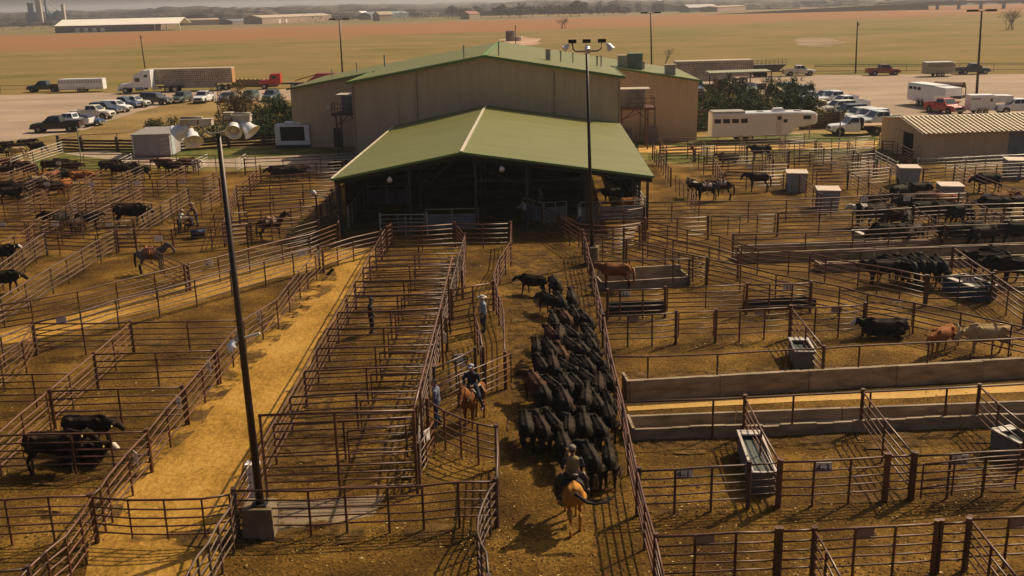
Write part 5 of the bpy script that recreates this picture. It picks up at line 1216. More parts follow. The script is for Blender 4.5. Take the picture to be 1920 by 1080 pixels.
for i, (px, py, h_, c, l_) in enumerate(LC): cow(l_, px, py, h_, c, ['stand','low','graze','stand'][i % 4], z=.8, scale=.92, eartag=i % 3 == 0)
cow('paint calf with white patches right of the bay one', 361, 305, 340, 'bay', 'stand', z=.9, scale=.9, belt=True)
cow('black cow at left of the pair by the gravel path', 520, 322, 180, 'black', 'low', z=.8); cow('black cow with pale horn at right of the gravel path pair', 558, 320, 5, 'black', 'stand', z=.8, horns=True); cow('third black cow squeezed between the pair by gravel path', 540, 324, 10, 'black', 'low', z=.8)
cow('black cow half hidden by the left roof edge', 640, 312, 178, 'black', 'low', z=.8)
# right pens
cow('black cow lying down in the middle right pen', 1655, 620, 178, 'black', 'lie', z=.35, scale=1.1, face=True); cow('orange brown calf looking at the camera', 1765, 634, 215, 'orange', 'low', z=.7, scale=.85)
cow('cream horned steer drinking at the small trough', 1850, 630, 180, 'cream', 'low', z=.85, scale=1.05, horns=True)
for i, (px, py, h_, l_) in enumerate([(1655,505,182,'leftmost black heifer at the far bunk'),(1676,500,120,'second black heifer at the far bunk'),(1697,502,95,'third black heifer at the far bunk'),(1716,500,92,'fourth black heifer at the far bunk'),(1737,501,88,'fifth black heifer at the far bunk'),(1760,503,84,'rightmost black heifer at the far bunk'),
                                       (1850,494,150,'black heifer with shiny back right of the divider'),(1880,500,170,'second shiny black heifer right of the divider'),(1912,504,160,'black heifer at right frame edge by the far bunk'),(1868,486,100,'black heifer behind the shiny ones')]):
    cow(l_, px, py, h_, 'black', ['stand','low'][i % 2], z=.9, scale=1.05, group='black heifers at the far bunk')
RC = [(1625,402,185,'black','white backed black steer at left of crowded pen',True),(1650,405,10,'dark','dark steer in front row of crowded pen',False),(1680,410,200,'brown','reddish dark steer in the middle of crowded pen',False),(1700,418,250,'dark','dark steer below the reddish one in crowded pen',False),
      (1735,398,5,'black','long black steer behind the signed fence of crowded pen',False),(1770,402,175,'black','black steer right of the long one in crowded pen',False),(1800,402,20,'black','black steer at right end of crowded pen',False),(1690,365,30,'black','black steer left of the lidded box in crowded pen',False),(1720,362,190,'black','black steer tucked behind the lidded box',False),
      (1740,378,10,'brown','brown steer below the lidded box',False),(1765,380,175,'orange','orange backed steer in front of the lidded box',False),(1700,382,200,'black','black steer under the sign reading 12',False),(1640,378,10,'black','black steer lying in shade under sign 11',False),
      (1685,440,30,'dark','dark steer at lower left of crowded pen',False),(1660,442,175,'black','black steer right of the dry grey trough',False),(1715,440,230,'dark','dark steer at lower middle of crowded pen',False),(1790,442,10,'black','black steer near the lower bunk in right pen',False),(1815,440,180,'dark','dark steer left of the open trough',False),(1845,443,20,'black','black steer touching the open trough',False),(1905,440,170,'black','black steer at right frame edge by the open trough',False),
      (1880,378,10,'red','red steer behind sign 14',False),(1860,388,175,'black','black steer under sign 14',False),(1912,385,15,'dark','dark steer at right frame edge behind sign 14',False),(1850,342,180,'black','black steer left of the edge lidded box',False),
      (1425,284,185,'black','black cow standing behind the upright gate',False),(1365,298,180,'dark','dark calf lying near the upright gate',False)]
for i, (px, py, h_, c, l_, be) in enumerate(RC): cow(l_, px, py, h_, c, 'lie' if 'lying' in l_ else ['stand','low','graze','low'][i % 4], z=.35 if 'lying' in l_ else .8, scale=1.1, belt=be, eartag=i % 2 == 0)
for i, (px, py, h_, c, l_) in enumerate([(1160,340,170,'black','black calf under the right eave of the shed'),(1185,345,20,'dark','dark calf beside the pale side fence of shed'),(1180,378,10,'orange','orange calf behind the chute panel at right'),(1145,360,190,'black','black calf deep under the right roof')]): cow(l_, px, py, h_, c, 'stand', z=.8, scale=.8)

# ================================================================ horses
HORSE = {}
def horse_body(c, legs='stand'):
    k = (c, legs)
    if k in HORSE: return HORSE[k]
    b = MB()
    b.loft([((x,0,z),ry,rz_) for x,z,ry,rz_ in [(-.88,1.28,.08,.12),(-.81,1.23,.19,.25),(-.6,1.2,.26,.33),(-.2,1.17,.27,.31),(.15,1.17,.27,.33),(.45,1.2,.23,.34),(.64,1.22,.15,.24)]], 14)
    for s in (-1,1): b.ball((-.66,s*.14,1.22),.2,.13,.26,10,7)
    b.tube([(-.8,0,1.42),(-.5,0,1.5),(-.1,0,1.44),(.3,0,1.5),(.5,0,1.55)],[.05,.06,.05,.06,.07],8)
    if legs == 'low': N = [(.45,1.28,.15,.25),(.82,1.36,.10,.18),(1.1,1.42,.085,.13)]; Hd = [(1.06,1.46,.09,.12),(1.2,1.36,.085,.12),(1.32,1.12,.065,.085),(1.38,.97,.06,.065)]; E = (1.03,1.53)
    else: N = [(.45,1.30,.15,.25),(.75,1.50,.10,.19),(.98,1.72,.085,.13)]; Hd = [(.93,1.80,.09,.12),(1.1,1.70,.085,.12),(1.28,1.48,.065,.085),(1.38,1.34,.06,.065)]; E = (.92,1.87)
    b.loft([((x,0,z),ry,rz_) for x,z,ry,rz_ in N], 10); b.loft([((x,0,z),ry,rz_) for x,z,ry,rz_ in Hd], 10)
    for s in (-1,1): b.tube([(E[0],s*.06,E[1]),(E[0]+.01,s*.08,E[1]+.13)],[.04,.02],6)
    w1 = .17 if legs == 'walk' else .02
    for s in (-1,1):
        f = s*w1; q = -s*w1
        b.tube([(.42,s*.16,1.08),(.44+f*.4,s*.15,.78),(.45+f*.7,s*.15,.55),(.45+f*.9,s*.14,.2),(.48+f,s*.14,.08),(.5+f,s*.14,.0)],[.14,.085,.065,.045,.05,.062],8)
        b.tube([(-.6,s*.16,1.15),(-.52+q*.3,s*.17,.9),(-.62+q*.5,s*.16,.72),(-.80+q*.8,s*.15,.55),(-.76+q*.95,s*.15,.2),(-.72+q,s*.15,0)],[.22,.15,.1,.066,.046,.062],8)
    raw = fuse(b, [HOOF], .038, 2); raw.materials.clear()
    for m_ in (coat(c), mat('dark_points', (.03,.02,.015), .7)): raw.materials.append(m_)
    raw.polygons.foreach_set('material_index', [1 if (p.center.z < .5 and c != 'sorrel' and c != 'gold') or p.center.z < .07 else 0 for p in raw.polygons])
    HORSE[k] = (raw, E, N); return HORSE[k]
def saddle(t, z0=1.49, colr=(.16,.07,.03), blanket=(.30,.20,.16)):
    b = MB(); BL = mat('saddle_blanket_%d' % int(blanket[0]*100), blanket, .9, 0, tuple(c*.5 for c in blanket), 9)
    for i in range(8):                                          # draped strip over the back
        a0, a1 = -1.35+i*2.7/8, -1.35+(i+1)*2.7/8
        P = lambda x, a: (x, .34*math.sin(a), 1.17+.36*math.cos(a))
        b.quad(P(-.42,a0),P(.30,a0),P(.30,a1),P(-.42,a1))
    s_ = b.obj('saddle_blanket', BL, t, True)
    L_ = mat('saddle_leather_%d' % int(colr[0]*100), colr, .4, 0, tuple(c*.6 for c in colr), 4)
    b = MB(); b.loft([((-.33,0,z0+.17),.15,.06),((-.26,0,z0+.08),.17,.07),((-.1,0,z0+.04),.14,.06),((.1,0,z0+.05),.12,.06),((.2,0,z0+.12),.08,.05)], 10); b.tube([(.2,0,z0+.1),(.24,0,z0+.22)],[.03,.04],8)
    for s in (-1,1):
        b.loft([((-.05,s*.17,z0),.03,.22),((-.03,s*.33,z0-.22),.02,.2),((0,s*.37,z0-.5),.015,.1)], 8); b.tube([(.02,s*.37,z0-.45),(.05,s*.38,z0-.68)],[.02,.02],5)
        b.box(-.02,.12,s*.38-.06,s*.38+.06,z0-.76,z0-.70)
    b.obj('saddle', L_, t, True)
def horse(label, px, py, h_, c, legs='stand', sad=True, tailside=0, z=0, scale=1.0, group=None, name='horse', dark_mane=True, **k):
    p = at(px, py, z); t = thing(name, label, 'horse', (p.x,p.y,0), R(h_), group); t.scale = (scale,)*3
    me, E, N = horse_body(c, legs); link('body', me, t)
    HM = mat('mane_hair', (.022,.016,.013), .8) if dark_mane else mat('mane_blond', (.32,.17,.07), .8, 0, (.2,.1,.04), 6)
    b = MB()
    if tailside: b.loft([((-.86,0,1.34),.05,.05),((-.98,-.1*tailside,1.30),.05,.05),((-1.04,-.3*tailside,1.16),.07,.05),((-1.08,-.55*tailside,1.14),.10,.04),((-1.12,-.8*tailside,1.2),.09,.03),((-1.10,-1.0*tailside,1.3),.04,.015)], 8)
    if tailside:
        for i in range(14): b.tube([(-1.0,-.25*tailside,1.18),(-1.06+rr_.uniform(-.06,.06),-.6*tailside,1.14+rr_.uniform(-.08,.1)),(-1.1+rr_.uniform(-.1,.1),-(.95+rr_.uniform(0,.25))*tailside,1.22+rr_.uniform(-.12,.2))],[.02,.014,.003],4)
    else: b.loft([((-.87,0,1.34),.05,.05),((-1.0,0,1.22),.07,.07),((-1.04,.02,.8),.08,.07),((-1.02,.02,.4),.04,.04)], 8)
    b.obj('tail', HM, t, True)
    b = MB(); q = [(x,.0,z_+rz_*.92) for x,z_,ry,rz_ in N]; b.loft([((q[0][0]+.05,0,q[0][2]),.03,.05),((q[1][0],.03,q[1][2]),.045,.08),((q[2][0],.02,q[2][2]+.02),.035,.06),((E[0]+.1,0,E[1]-.02),.03,.04)], 6); b.obj('mane', HM, t, True)
    if sad:
        saddle(t, **k); b = MB(); x, z_ = E[0]+.16, E[1]-.12
        for s in (-1,1): b.tube([(E[0]+.03,s*.1,E[1]-.05),(E[0]+.3,s*.085,E[1]-.4),(E[0]+.1,s*.2,E[1]-.5),(.4,s*.16,1.5),(.25,0,1.68)],.012,4)
        b.obj('bridle', DARK, t)
    return t
horse('golden sorrel horse ridden away from the camera, tail blowing right', 1073, 979, 93, 'gold', 'walk', True, 1, scale=1.03, blanket=(.03,.025,.03), colr=(.06,.035,.025), group=None)
horse('sorrel horse facing the camera under the dark jacketed rider', 888, 797, -108, 'sorrel', 'stand', True, scale=1.0, blanket=(.35,.28,.25), colr=(.2,.1,.05), dark_mane=False)
horse('grey saddled horse tied by the left gate', 289, 513, 2, 'grey', 'stand', True, scale=1.0, blanket=(.4,.16,.06), colr=(.28,.10,.035))
horse('dark bay saddled horse left of the shed shadow', 512, 450, 25, 'bay', 'stand', True, scale=1.0, blanket=(.5,.38,.28), colr=(.35,.17,.08))
horse('dark brown loose horse standing in the right pen', 1420, 360, 178, 'dark', 'low', False, scale=1.0)
horse('white rumped horse at left of the tied group', 1297, 372, 100, 'white', 'low', True, scale=.95); horse('black saddled horse at the front of tied group', 1322, 380, 190, 'black', 'low', True, scale=1.0, blanket=(.45,.35,.32))
horse('dark bay saddled horse at right of the tied group', 1350, 376, 170, 'bay', 'low', True, scale=1.0, blanket=(.42,.32,.30)); 
horse('red sorrel horse standing behind the short feed bunk', 1152, 546, 178, 'red', 'low', False, scale=1.0, dark_mane=False)

# ================================================================ people
SKIN = mat('skin', (.42,.24,.16), .55, 0, (.36,.20,.13), 6, spec=.4)
def cloth(nm, c): return mat('cloth_'+nm, c, .9, 0, tuple(x*.7 for x in c), 7, bump=.3, bscale=25)
def person(label, px, py, h_, pose, shirt, trousers, sleeves=None, hat=None, hatc=None, z=0, scale=1.0, loc=None, hair=(.03,.02,.015)):
    p = Vector(loc) if loc is not None else at(px, py, z); t = thing('person', label, 'person', p, R(h_)); t.scale = (scale*1.12, scale*1.15, scale)
    seg = []; b = MB()
    def limb(pts, rs, tg, n=8):
        b.tube(pts, rs, n)
        for i in range(len(pts)-1): seg.append((pts[i], pts[i+1], (rs[i]+rs[i+1])/2, tg))
    J = {}
    if pose == 'ride': hz, lean = 0.0, .0
    base = dict(stand=.94, lean=.90, ride=.0, sit=.42)[pose]; lean = dict(stand=.03, lean=.32, ride=.02, sit=.25)[pose]
    hip = Vector((0,0,base)); up = Vector((math.sin(lean),0,math.cos(lean)))
    b.loft([(hip-up*.06,.15,.11),(hip+up*.05,.165,.125),(hip+up*.18,.15,.11),(hip+up*.36,.175,.12),(hip+up*.48,.185,.115),(hip+up*.55,.10,.08)], 12, upv=(1,0,0))
    seg.append((hip+up*.1, hip+up*.5, .15, 1)); seg.append((hip-up*.08, hip+up*.03, .14, 2))
    neck = hip+up*.55; head = neck+Vector((.05+.3*lean*.3,0,.17))
    limb([neck-up*.03, neck+Vector((.02,0,.1))], [.06,.055], 0)
    b.loft([(head+Vector((-.01,0,-.12)),.05,.06),(head+Vector((.015,0,-.07)),.07,.085),(head,.078,.098),(head+Vector((-.01,0,.07)),.068,.085),(head+Vector((-.01,0,.115)),.03,.04)], 12, upv=(1,0,0)); seg.append((head+Vector((0,0,-.08)), head+Vector((0,0,.02)), .08, 0)); seg.append((head+Vector((-.04,0,.08)), head+Vector((-.06,0,.0)), .075, 4))
    b.loft([(head+Vector((.08,0,.0)),.012,.012),(head+Vector((.115,0,-.03)),.018,.014),(head+Vector((.085,0,-.045)),.012,.01)],6)
    for s in (-1,1): b.ball(head+Vector((-.01,s*.082,-.01)), .02,.012,.032,6,5)
    for s in (-1,1):
        sh_ = hip+up*.49+Vector((0,s*.185,0))
        if pose == 'stand': el = sh_+Vector((.0,s*.07,-.28)); wr = el+Vector((.10,-s*.02,-.24))
        elif pose == 'lean': el = sh_+Vector((.16,s*.06,-.22)); wr = el+Vector((.22,-s*.08,.02))
        elif pose == 'ride': el = sh_+Vector((.05,s*.08,-.27)); wr = el+Vector((.24,-s*.12,-.06))
        else: el = sh_+Vector((.12,s*.05,-.24)); wr = el+Vector((.2,-s*.08,-.05))
        limb([sh_, el, wr], [.066,.05,.034], 3); d = (wr-el).normalized(); side = Vector((0,-s,0))
        limb([wr, wr+d*.07], [.032,.038], 0)
        if pose == 'ride': hp, kn, an = hip+Vector((.02,s*.13,0)), hip+Vector((.32,s*.34,-.28)), hip+Vector((.18,s*.40,-.70))
        elif pose == 'sit': hp, kn, an = hip+Vector((0,s*.1,0)), hip+Vector((.4,s*.15,.02)), Vector((hip.x+.42,s*.15,.08))
        elif pose == 'lean': hp, kn, an = hip+Vector((0,s*.1,0)), Vector((.03,s*.12,.48)), Vector((-.06,s*.13,.08))
        else: hp, kn, an = hip+Vector((0,s*.1,0)), Vector((.04-s*.02,s*.12,.5)), Vector((-.02+s*.06,s*.13,.08))
        limb([hp, kn, an], [.10,.068,.05], 2); limb([an+Vector((0,0,.1)), an, an+Vector((-.03,0,-.04))], [.058,.055,.045], 5); limb([an+Vector((-.04,0,-.035)), an+Vector((.08,0,-.04)), an+Vector((.19,s*.02,-.05))], [.045,.042,.028], 5)
        J[s] = (wr+d*.07, d, side)
    ex = MB(); ex.cur = 0
    for s, (w_, d, side) in J.items():
        for k_ in range(4):
            o = side*(-.027+.018*k_)+Vector((0,0,-.004)); l_ = (.06,.07,.065,.05)[k_]; a = w_+o; m1 = a+d*l_*.55; m2 = m1+(d*.5+Vector((0,0,-.85))).normalized()*l_*.5
            ex.tube([a-d*.02, m1, m2], [.010,.009,.007], 5)
        a = w_-d*.04+side*.035; ex.tube([a, a+(d+side*.7).normalized()*.04, a+(d+side*.2).normalized()*.065], [.012,.011,.008], 5)
    ex.cur = 6
    for s in (-1,1): ex.ball(head+Vector((.086,s*.032,.005)), .012,.014,.009,6,5)
    ex.box(head.x+.082, head.x+.092, -.022, .022, head.z-.075, head.z-.068)
    SH = cloth('%d_%d_%d' % tuple(int(c*100) for c in shirt), shirt); SL = SH if sleeves is None else cloth('%d_%d_%d' % tuple(int(c*100) for c in sleeves), sleeves); TR = cloth('%d_%d_%d' % tuple(int(c*100) for c in trousers), trousers)
    HR = mat('hair_brown', hair, .8); BT = mat('boot_leather', (.07,.035,.02), .5)
    def cl(c):
        best, tg = 9, 1
        for a, b_, r_, g_ in seg:
            d_ = near_seg(c, a, b_)-r_
            if d_ < best: best, tg = d_, g_
        return tg
    me = fuse(b, [SKIN, SH, TR, SL, HR, BT, DARK], .02, 2, cl, ex)
    link('body', me, t)
    b = MB(); hc = head+Vector((-.01,0,.05))
    if hat == 'cap': b.loft([(hc,.093,.105),(hc+Vector((0,0,.06)),.088,.098),(hc+Vector((-.01,0,.1)),.05,.06)],12,upv=(1,0,0)); b.loft([(hc+Vector((.08,0,.01)),.07,.012),(hc+Vector((.18,0,-.01)),.045,.008)],8); b.obj('cap', cloth('hat_%d' % int(hatc[0]*100+hatc[2]*10), hatc), t, True)
    elif hat: b.loft([(hc+Vector((0,0,-.0)),.20,.22),(hc+Vector((0,0,.018)),.20,.22)],16,upv=(1,0,0)); b.loft([(hc+Vector((0,0,.01)),.095,.11),(hc+Vector((0,0,.1)),.085,.1),(hc+Vector((0,0,.12)),.05,.08)],12,upv=(1,0,0)); b.obj('brimmed_hat', cloth('hat_%d' % int(hatc[0]*100+hatc[2]*10), hatc), t, True)
    return t
NAVY = (.02,.025,.05); JEAN = (.05,.075,.13); BLK = (.02,.018,.018)
h0 = at(1073, 979); person('person on the golden horse in tan vest and grey cap, back turned', 0, 0, 93, 'ride', (.22,.17,.09), BLK, (.035,.04,.055), 'cap', (.22,.19,.17), loc=h0+Vector((.02,-.05,1.60)), scale=1.03)
h1 = at(888, 797); person('person on the sorrel horse in dark jacket and pale cap', 0, 0, -108, 'ride', (.025,.03,.045), NAVY, None, 'cap', (.45,.45,.55), loc=h1+Vector((0,.02,1.55)))
person('person in grey-blue shirt and jeans standing inside the alley gate', 821, 799, 175, 'stand', (.17,.19,.26), (.06,.09,.15), None, None, None, scale=1.04)
person('person in dark jacket standing alone in the narrow pens', 697, 627, 20, 'stand', (.045,.045,.05), (.04,.035,.035), (.05,.05,.055), 'cap', (.05,.05,.05))
person('person in white shirt leaning over the alley mouth panel', 987, 418, 200, 'lean', (.62,.58,.62), JEAN, None, 'cap', (.03,.03,.05))
person('person in grey shirt standing deeper under the shed roof', 1014, 398, 190, 'stand', (.25,.27,.28), (.08,.13,.15), None, 'cap', (.1,.1,.1), scale=1.05)
person('person in white shirt and blue jeans beside the chute panel', 1087, 432, 170, 'stand', (.55,.55,.55), (.05,.09,.17), None, 'hat', (.2,.16,.12))
person('person in tan shirt right of the tall mast', 1122, 428, 180, 'stand', (.28,.20,.14), (.12,.09,.07), None, 'hat', (.2,.14,.1))
person('person in white shirt seated on the fence by the blue tub', 338, 438, -10, 'lean', (.62,.58,.58), (.03,.03,.04), None, 'cap', (.5,.42,.3))
person('person in dark clothes squatting beside the blue tub', 362, 434, 160, 'sit', (.03,.03,.045), BLK, None, None, None, scale=1.1)
person('person in brown jacket bending behind the blue tub', 370, 424, 200, 'lean', (.14,.08,.05), JEAN, None, 'hat', (.3,.22,.16))
person('person in pale blue shirt standing in the sorting alley', 908, 622, 200, 'stand', (.32,.38,.46), (.07,.07,.09), None, 'hat', (.5,.45,.4))
person('person in red shirt among the far right pens', 1301, 303, 180, 'lean', (.30,.05,.04), (.08,.06,.05), None, 'cap', (.4,.35,.3), scale=1.05)
# blue tub and small things
b = MB(); b.loft([((0,0,0),.55,.42),((0,0,.5),.62,.5),((0,0,.52),.66,.54),((0,0,.5),.58,.46),((0,0,.1),.5,.38)], 16); tag(b.obj('tub', mat('tub_blue', (.03,.06,.14), .4), None, True, at(372, 446)), 'dark blue plastic tub beside the squatting person', 'tub')
t = thing('rope_tool', 'small pale stick lying on the ground behind the golden horse', 'stick', at(1118,977)); b = MB(); b.tube([(0,-.25,.07),(0,.25,.07)],.02,6); b.obj('stick', mat('stick_yellow', (.5,.35,.1), .6), t)
# ================================================================ vehicles
PAINT = {}
def paint(c):
    k = tuple(round(x,3) for x in c)
    if k not in PAINT: PAINT[k] = mat('car_paint_%d' % len(PAINT), c, .28, .15, tuple(x*.93 for x in c), .6, spec=.6)
    return PAINT[k]
def wheel(parent, x, y, r=.38, w_=.26):
    b = MB(); s = 1 if y > 0 else -1
    b.loft([((0,-w_/2,0),r*.86,r*.86),((0,-w_/2+.04,0),r,r),((0,w_/2-.04,0),r,r),((0,w_/2,0),r*.86,r*.86)], 18)
    t = b.obj('wheel', TYRE, parent, True, (x, y, r))
    b = MB(); b.cyl((0,s*(w_/2-.02) if s > 0 else -w_/2-.015,0), r*.62, .035, 14, 'Y')
    for i in range(5):
        a = i*1.2566; b.bar((0,s*(w_/2+.02),0),(r*.55*math.cos(a),s*(w_/2+.02),r*.55*math.sin(a)),.05,.02,upv=(0,1,0))
    b.obj('rim', RIM, t)
def sect(x, zb, zt, w_, c=.10):
    return [(x,-w_,zb+c*.6),(x,-w_,zt-c),(x,-w_+c,zt),(x,w_-c,zt),(x,w_,zt-c),(x,w_,zb+c*.6),(x,w_-c,zb),(x,-w_+c,zb)]
def hull(b, secs):
    k = len(b.v); n = 8
    for s_ in secs: b.v += s_
    for i in range(len(secs)-1):
        for j in range(n):
            a = k+i*n+j; c = k+i*n+(j+1) % n; b.f.append((a, a+n, c+n, c)[::-1]); b.mi.append(b.cur)
    b.f.append(tuple(k+j for j in range(n))); b.mi.append(b.cur); b.f.append(tuple(k+(len(secs)-1)*n+j for j in reversed(range(n)))); b.mi.append(b.cur)
CARS = {}
KINDS = {  # length, halfwidth, hood z, belt z, roof z, (cab rear base, cab front base, rear roof, front roof), box
 'pickup': dict(L=5.8, w=.98, hood=1.16, belt=1.26, roof=1.90, cab=(-.75,1.35,-.55,.68), bed=True, r=.42),
 'suv':    dict(L=4.9, w=.94, hood=1.08, belt=1.16, roof=1.78, cab=(-2.25,1.15,-2.0,.45), bed=False, r=.38),
 'sedan':  dict(L=4.8, w=.90, hood=.92, belt=.96, roof=1.44, cab=(-1.75,1.15,-.95,.30), bed=False, r=.34),
 'flat':   dict(L=6.2, w=.98, hood=1.22, belt=1.32, roof=1.98, cab=(-.1,1.45,.0,.85), bed=None, r=.42)}
def vehicle(kind, c):
    """returns the Empty of a new vehicle of its kind, front towards +X"""
    K = KINDS[kind]; L_, w_ = K['L'], K['w']; h = L_/2; P = paint(c); x0, x1, x2, x3 = K['cab']
    t = bpy.data.objects.new('v', None); COL.objects.link(t)
    b = MB(); g = .42 if kind != 'sedan' else .28
    if K['bed'] is True:
        hull(b, [sect(x0-.02,g,K['belt'],w_),sect(x1-.1,g,K['belt']-.02,w_),sect(x1+.2,g,K['hood'],w_),sect(h-.35,g,K['hood']-.05,w_-.02),sect(h-.08,g+.05,K['hood']-.16,w_-.07,.14),sect(h,g+.12,K['hood']-.34,w_-.12,.14)])
        z = K['belt']-.02
        b.box(-h+.05,x0-.02,-w_,-w_+.1,g,z); b.box(-h+.05,x0-.02,w_-.1,w_,g,z); b.box(-h,-h+.08,-w_+.02,w_-.02,g+.08,z); b.box(-h+.08,x0-.02,-w_+.1,w_-.1,g,.78)
    elif K['bed'] is None:
        hull(b, [sect(x0-.02,g,K['belt'],w_),sect(x1-.1,g,K['belt']-.02,w_),sect(x1+.25,g,K['hood'],w_),sect(h-.35,g,K['hood']-.06,w_-.02),sect(h-.06,g+.05,K['hood']-.18,w_-.07,.14),sect(h,g+.12,K['hood']-.38,w_-.12,.14)])
    else:
        zr = K['belt']-(.02 if kind == 'suv' else .06)
        hull(b, [sect(-h,g+.12,zr-.3,w_-.10,.12),sect(-h+.1,g+.03,zr-.02,w_-.05,.12),sect(x0+.2,g,zr,w_),sect(x1-.1,g,K['belt'],w_),sect(x1+.2,g,K['hood'],w_),sect(h-.4,g,K['hood']-.08,w_-.03),sect(h-.08,g+.06,K['hood']-.22,w_-.08,.14),sect(h,g+.12,K['hood']-.38,w_-.14,.12)])
    zb, zt = K['belt']-.04, K['roof']; wi, wr_ = w_-.05, w_-.20
    b.hexa([(x0,-wi,zb),(x1,-wi,zb),(x1,wi,zb),(x0,wi,zb),(x2,-wr_,zt),(x3,-wr_,zt),(x3,wr_,zt),(x2,wr_,zt)])
    b.hexa([(x2+.03,-wr_+.03,zt),(x3-.03,-wr_+.03,zt),(x3-.03,wr_-.03,zt),(x2+.03,wr_-.03,zt),(x2+.15,-wr_+.12,zt+.035),(x3-.15,-wr_+.12,zt+.035),(x3-.15,wr_-.12,zt+.035),(x2+.15,wr_-.12,zt+.035)])
    b.obj('body', P, t)
    # glass, 8 mm proud of the cab faces
    def pane(corners, off):
        q = MB(); o = Vector(off); q.quad(*[Vector(p)+o for p in corners]); q.quad(*[Vector(p)+o*.1 for p in reversed(corners)]); return q
    def lerp3(u, v, f): return Vector(u).lerp(Vector(v), f)
    def face(A, B, C, D, u0, u1, v0, v1):                     # bilinear piece of a face A-B bottom, D-C top
        f = lambda u, v: lerp3(lerp3(A,B,u), lerp3(D,C,u), v); return [f(u0,v0), f(u1,v0), f(u1,v1), f(u0,v1)]
    pane(face((x1,-wi,zb),(x1,wi,zb),(x3,wr_,zt),(x3,-wr_,zt),.06,.94,.12,.93), (.012,0,.008)).obj('windscreen', GLASS, t)
    pane(face((x0,wi,zb),(x0,-wi,zb),(x2,-wr_,zt),(x2,wr_,zt),.08,.92,.2,.88), (-.012,0,.006)).obj('rear_window', GLASS, t)
    cuts = [(.05,.46),(.5,.95)] if kind in ('pickup','sedan') else ([(.04,.3),(.33,.62),(.65,.95)] if kind == 'suv' else [(.1,.93)])
    for s in (-1, 1):
        for (u0, u1) in cuts:
            A, B, C, D = ((x0,s*wi,zb),(x1,s*wi,zb),(x3,s*wr_,zt),(x2,s*wr_,zt)); cs = face(A,B,C,D,u0,u1,.2,.9)
            if s > 0: cs = cs[::-1]
            pane(cs, (0,s*.012,.003)).obj('side_window', GLASS, t)
        q = MB(); q.box(h-.14,h-.015,s*(w_-.32)-.16,s*(w_-.32)+.16,K['hood']-.42,K['hood']-.26); q.obj('headlight', LAMPG, t)
        q = MB(); q.box(-h-.015,-h+.06,s*(w_-.14)-.08,s*(w_-.14)+.06,zb-.42,zb-.12)
        if K['bed'] is not None: q.obj('tail_lamp', REDL, t)
        q = MB(); q.box(x1-.35,x1-.15,s*(w_+.13)-.1,s*(w_+.13)+.1,zb+.05,zb+.25); q.obj('mirror', P if kind != 'flat' else DARK, t)
        r = K['r']                                        # dark wheel openings
        for xx in (h-1.02, -h+1.15): q = MB(); q.cyl((xx,s*(w_-.12) if s < 0 else s*(w_-.12),r+.03), r+.07, .135 if s > 0 else -.135, 18, 'Y'); q.obj('wheel_arch', DARK, t)
    q = MB(); q.box(h-.10,h+.02,-.52,.52,K['hood']-.5,K['hood']-.26); q.obj('grille', DARK, t)
    CH = mat('bumper_chrome', (.40,.39,.37), .3, .6)
    q = MB(); q.box(h-.06,h+.08,-w_+.1,w_-.1,g+.02,g+.24); q.obj('bumper', CH, t); q = MB(); q.box(-h-.1,-h+.02,-w_+.12,w_-.12,g+.02,g+.2)
    if K['bed'] is not None: q.obj('bumper', CH, t)
    if K['bed'] is True: q = MB(); q.box(-h+.09,x0-.03,-w_+.11,w_-.11,.785,.80); q.obj('bed_liner', DARK, t)
    if K['bed'] is None:
        WD = mat('flatbed_deck', (.42,.27,.16), .8, 0, (.30,.19,.11), 2)
        q = MB(); q.box(-h,x0-.25,-1.15,1.15,1.0,1.1); q.obj('flat_deck', WD, t); q = MB(); q.box(x0-.32,x0-.22,-1.1,1.1,1.1,1.9); q.bar((x0-.2,-.4,.6),(-h+.2,-.4,.6),.12,.2); q.bar((x0-.2,.4,.6),(-h+.2,.4,.6),.12,.2); q.obj('headache_rack', DARK, t)
    for xx in (h-1.02, -h+1.15):
        for s in (-1, 1): wheel(t, xx, s*(w_-.13), K['r'])
    return t
def car(label, px, py, h_, kind, c, group=None, scale=1.0, z=0):
    k = (kind, tuple(c)); names = dict(pickup='pickup_truck', suv='sport_utility_car', sedan='sedan_car', flat='flatbed_pickup')
    if kind+'0' not in CARS:
        t = vehicle(kind, c); CARS[kind+'0'] = t
    elif k in CARS: t = copy_tree(CARS[k])
    else:
        t = copy_tree(CARS[kind+'0']); P = paint(c)
        for ch in t.children:
            if ch.name.split('.')[0] in ('body',) or (ch.name.split('.')[0] == 'mirror' and kind != 'flat'):
                ch.data = ch.data.copy(); ch.data.materials[0] = P
    CARS.setdefault(k, t)
    t.name = names[kind]; t.location = at(px, py); t.rotation_euler = (0,0,R(h_)); t.scale = (scale,)*3
    for k_ in ('group',):
        if k_ in t: del t[k_]
    return tag(t, label, {'pickup':'pickup','suv':'car','sedan':'car','flat':'pickup'}[kind], group)
WHT = (.80,.82,.86); SIL = (.42,.42,.42); BLU = (.04,.07,.14); DBL = (.02,.035,.06); DRK = (.02,.02,.022); RED = (.42,.03,.022); MAR = (.22,.03,.025); TGR = (.03,.07,.07); GRY = (.16,.165,.17); CRM = (.68,.64,.57); GRN_ = (.06,.09,.075)
GL = 'vehicles parked along the left row'; GM = 'vehicles parked facing the camera in the middle row'; GR_ = 'vehicles parked along the right row'
car('black pickup nearest the pens, at the left end of its row', 108, 247, 186, 'pickup', DRK, GL, 1.08)
car('white pickup half hidden behind the black pickup', 135, 238, 176, 'pickup', WHT, GL); car('dark blue car peeking out behind the black pickup', 165, 235, -12, 'sedan', BLU, GL)
car('silver white pickup, third from the left in the left row', 176, 223, -8, 'pickup', CRM, GL, 1.05); car('navy blue car behind the silver white pickup', 198, 214, -10, 'suv', BLU, GL)
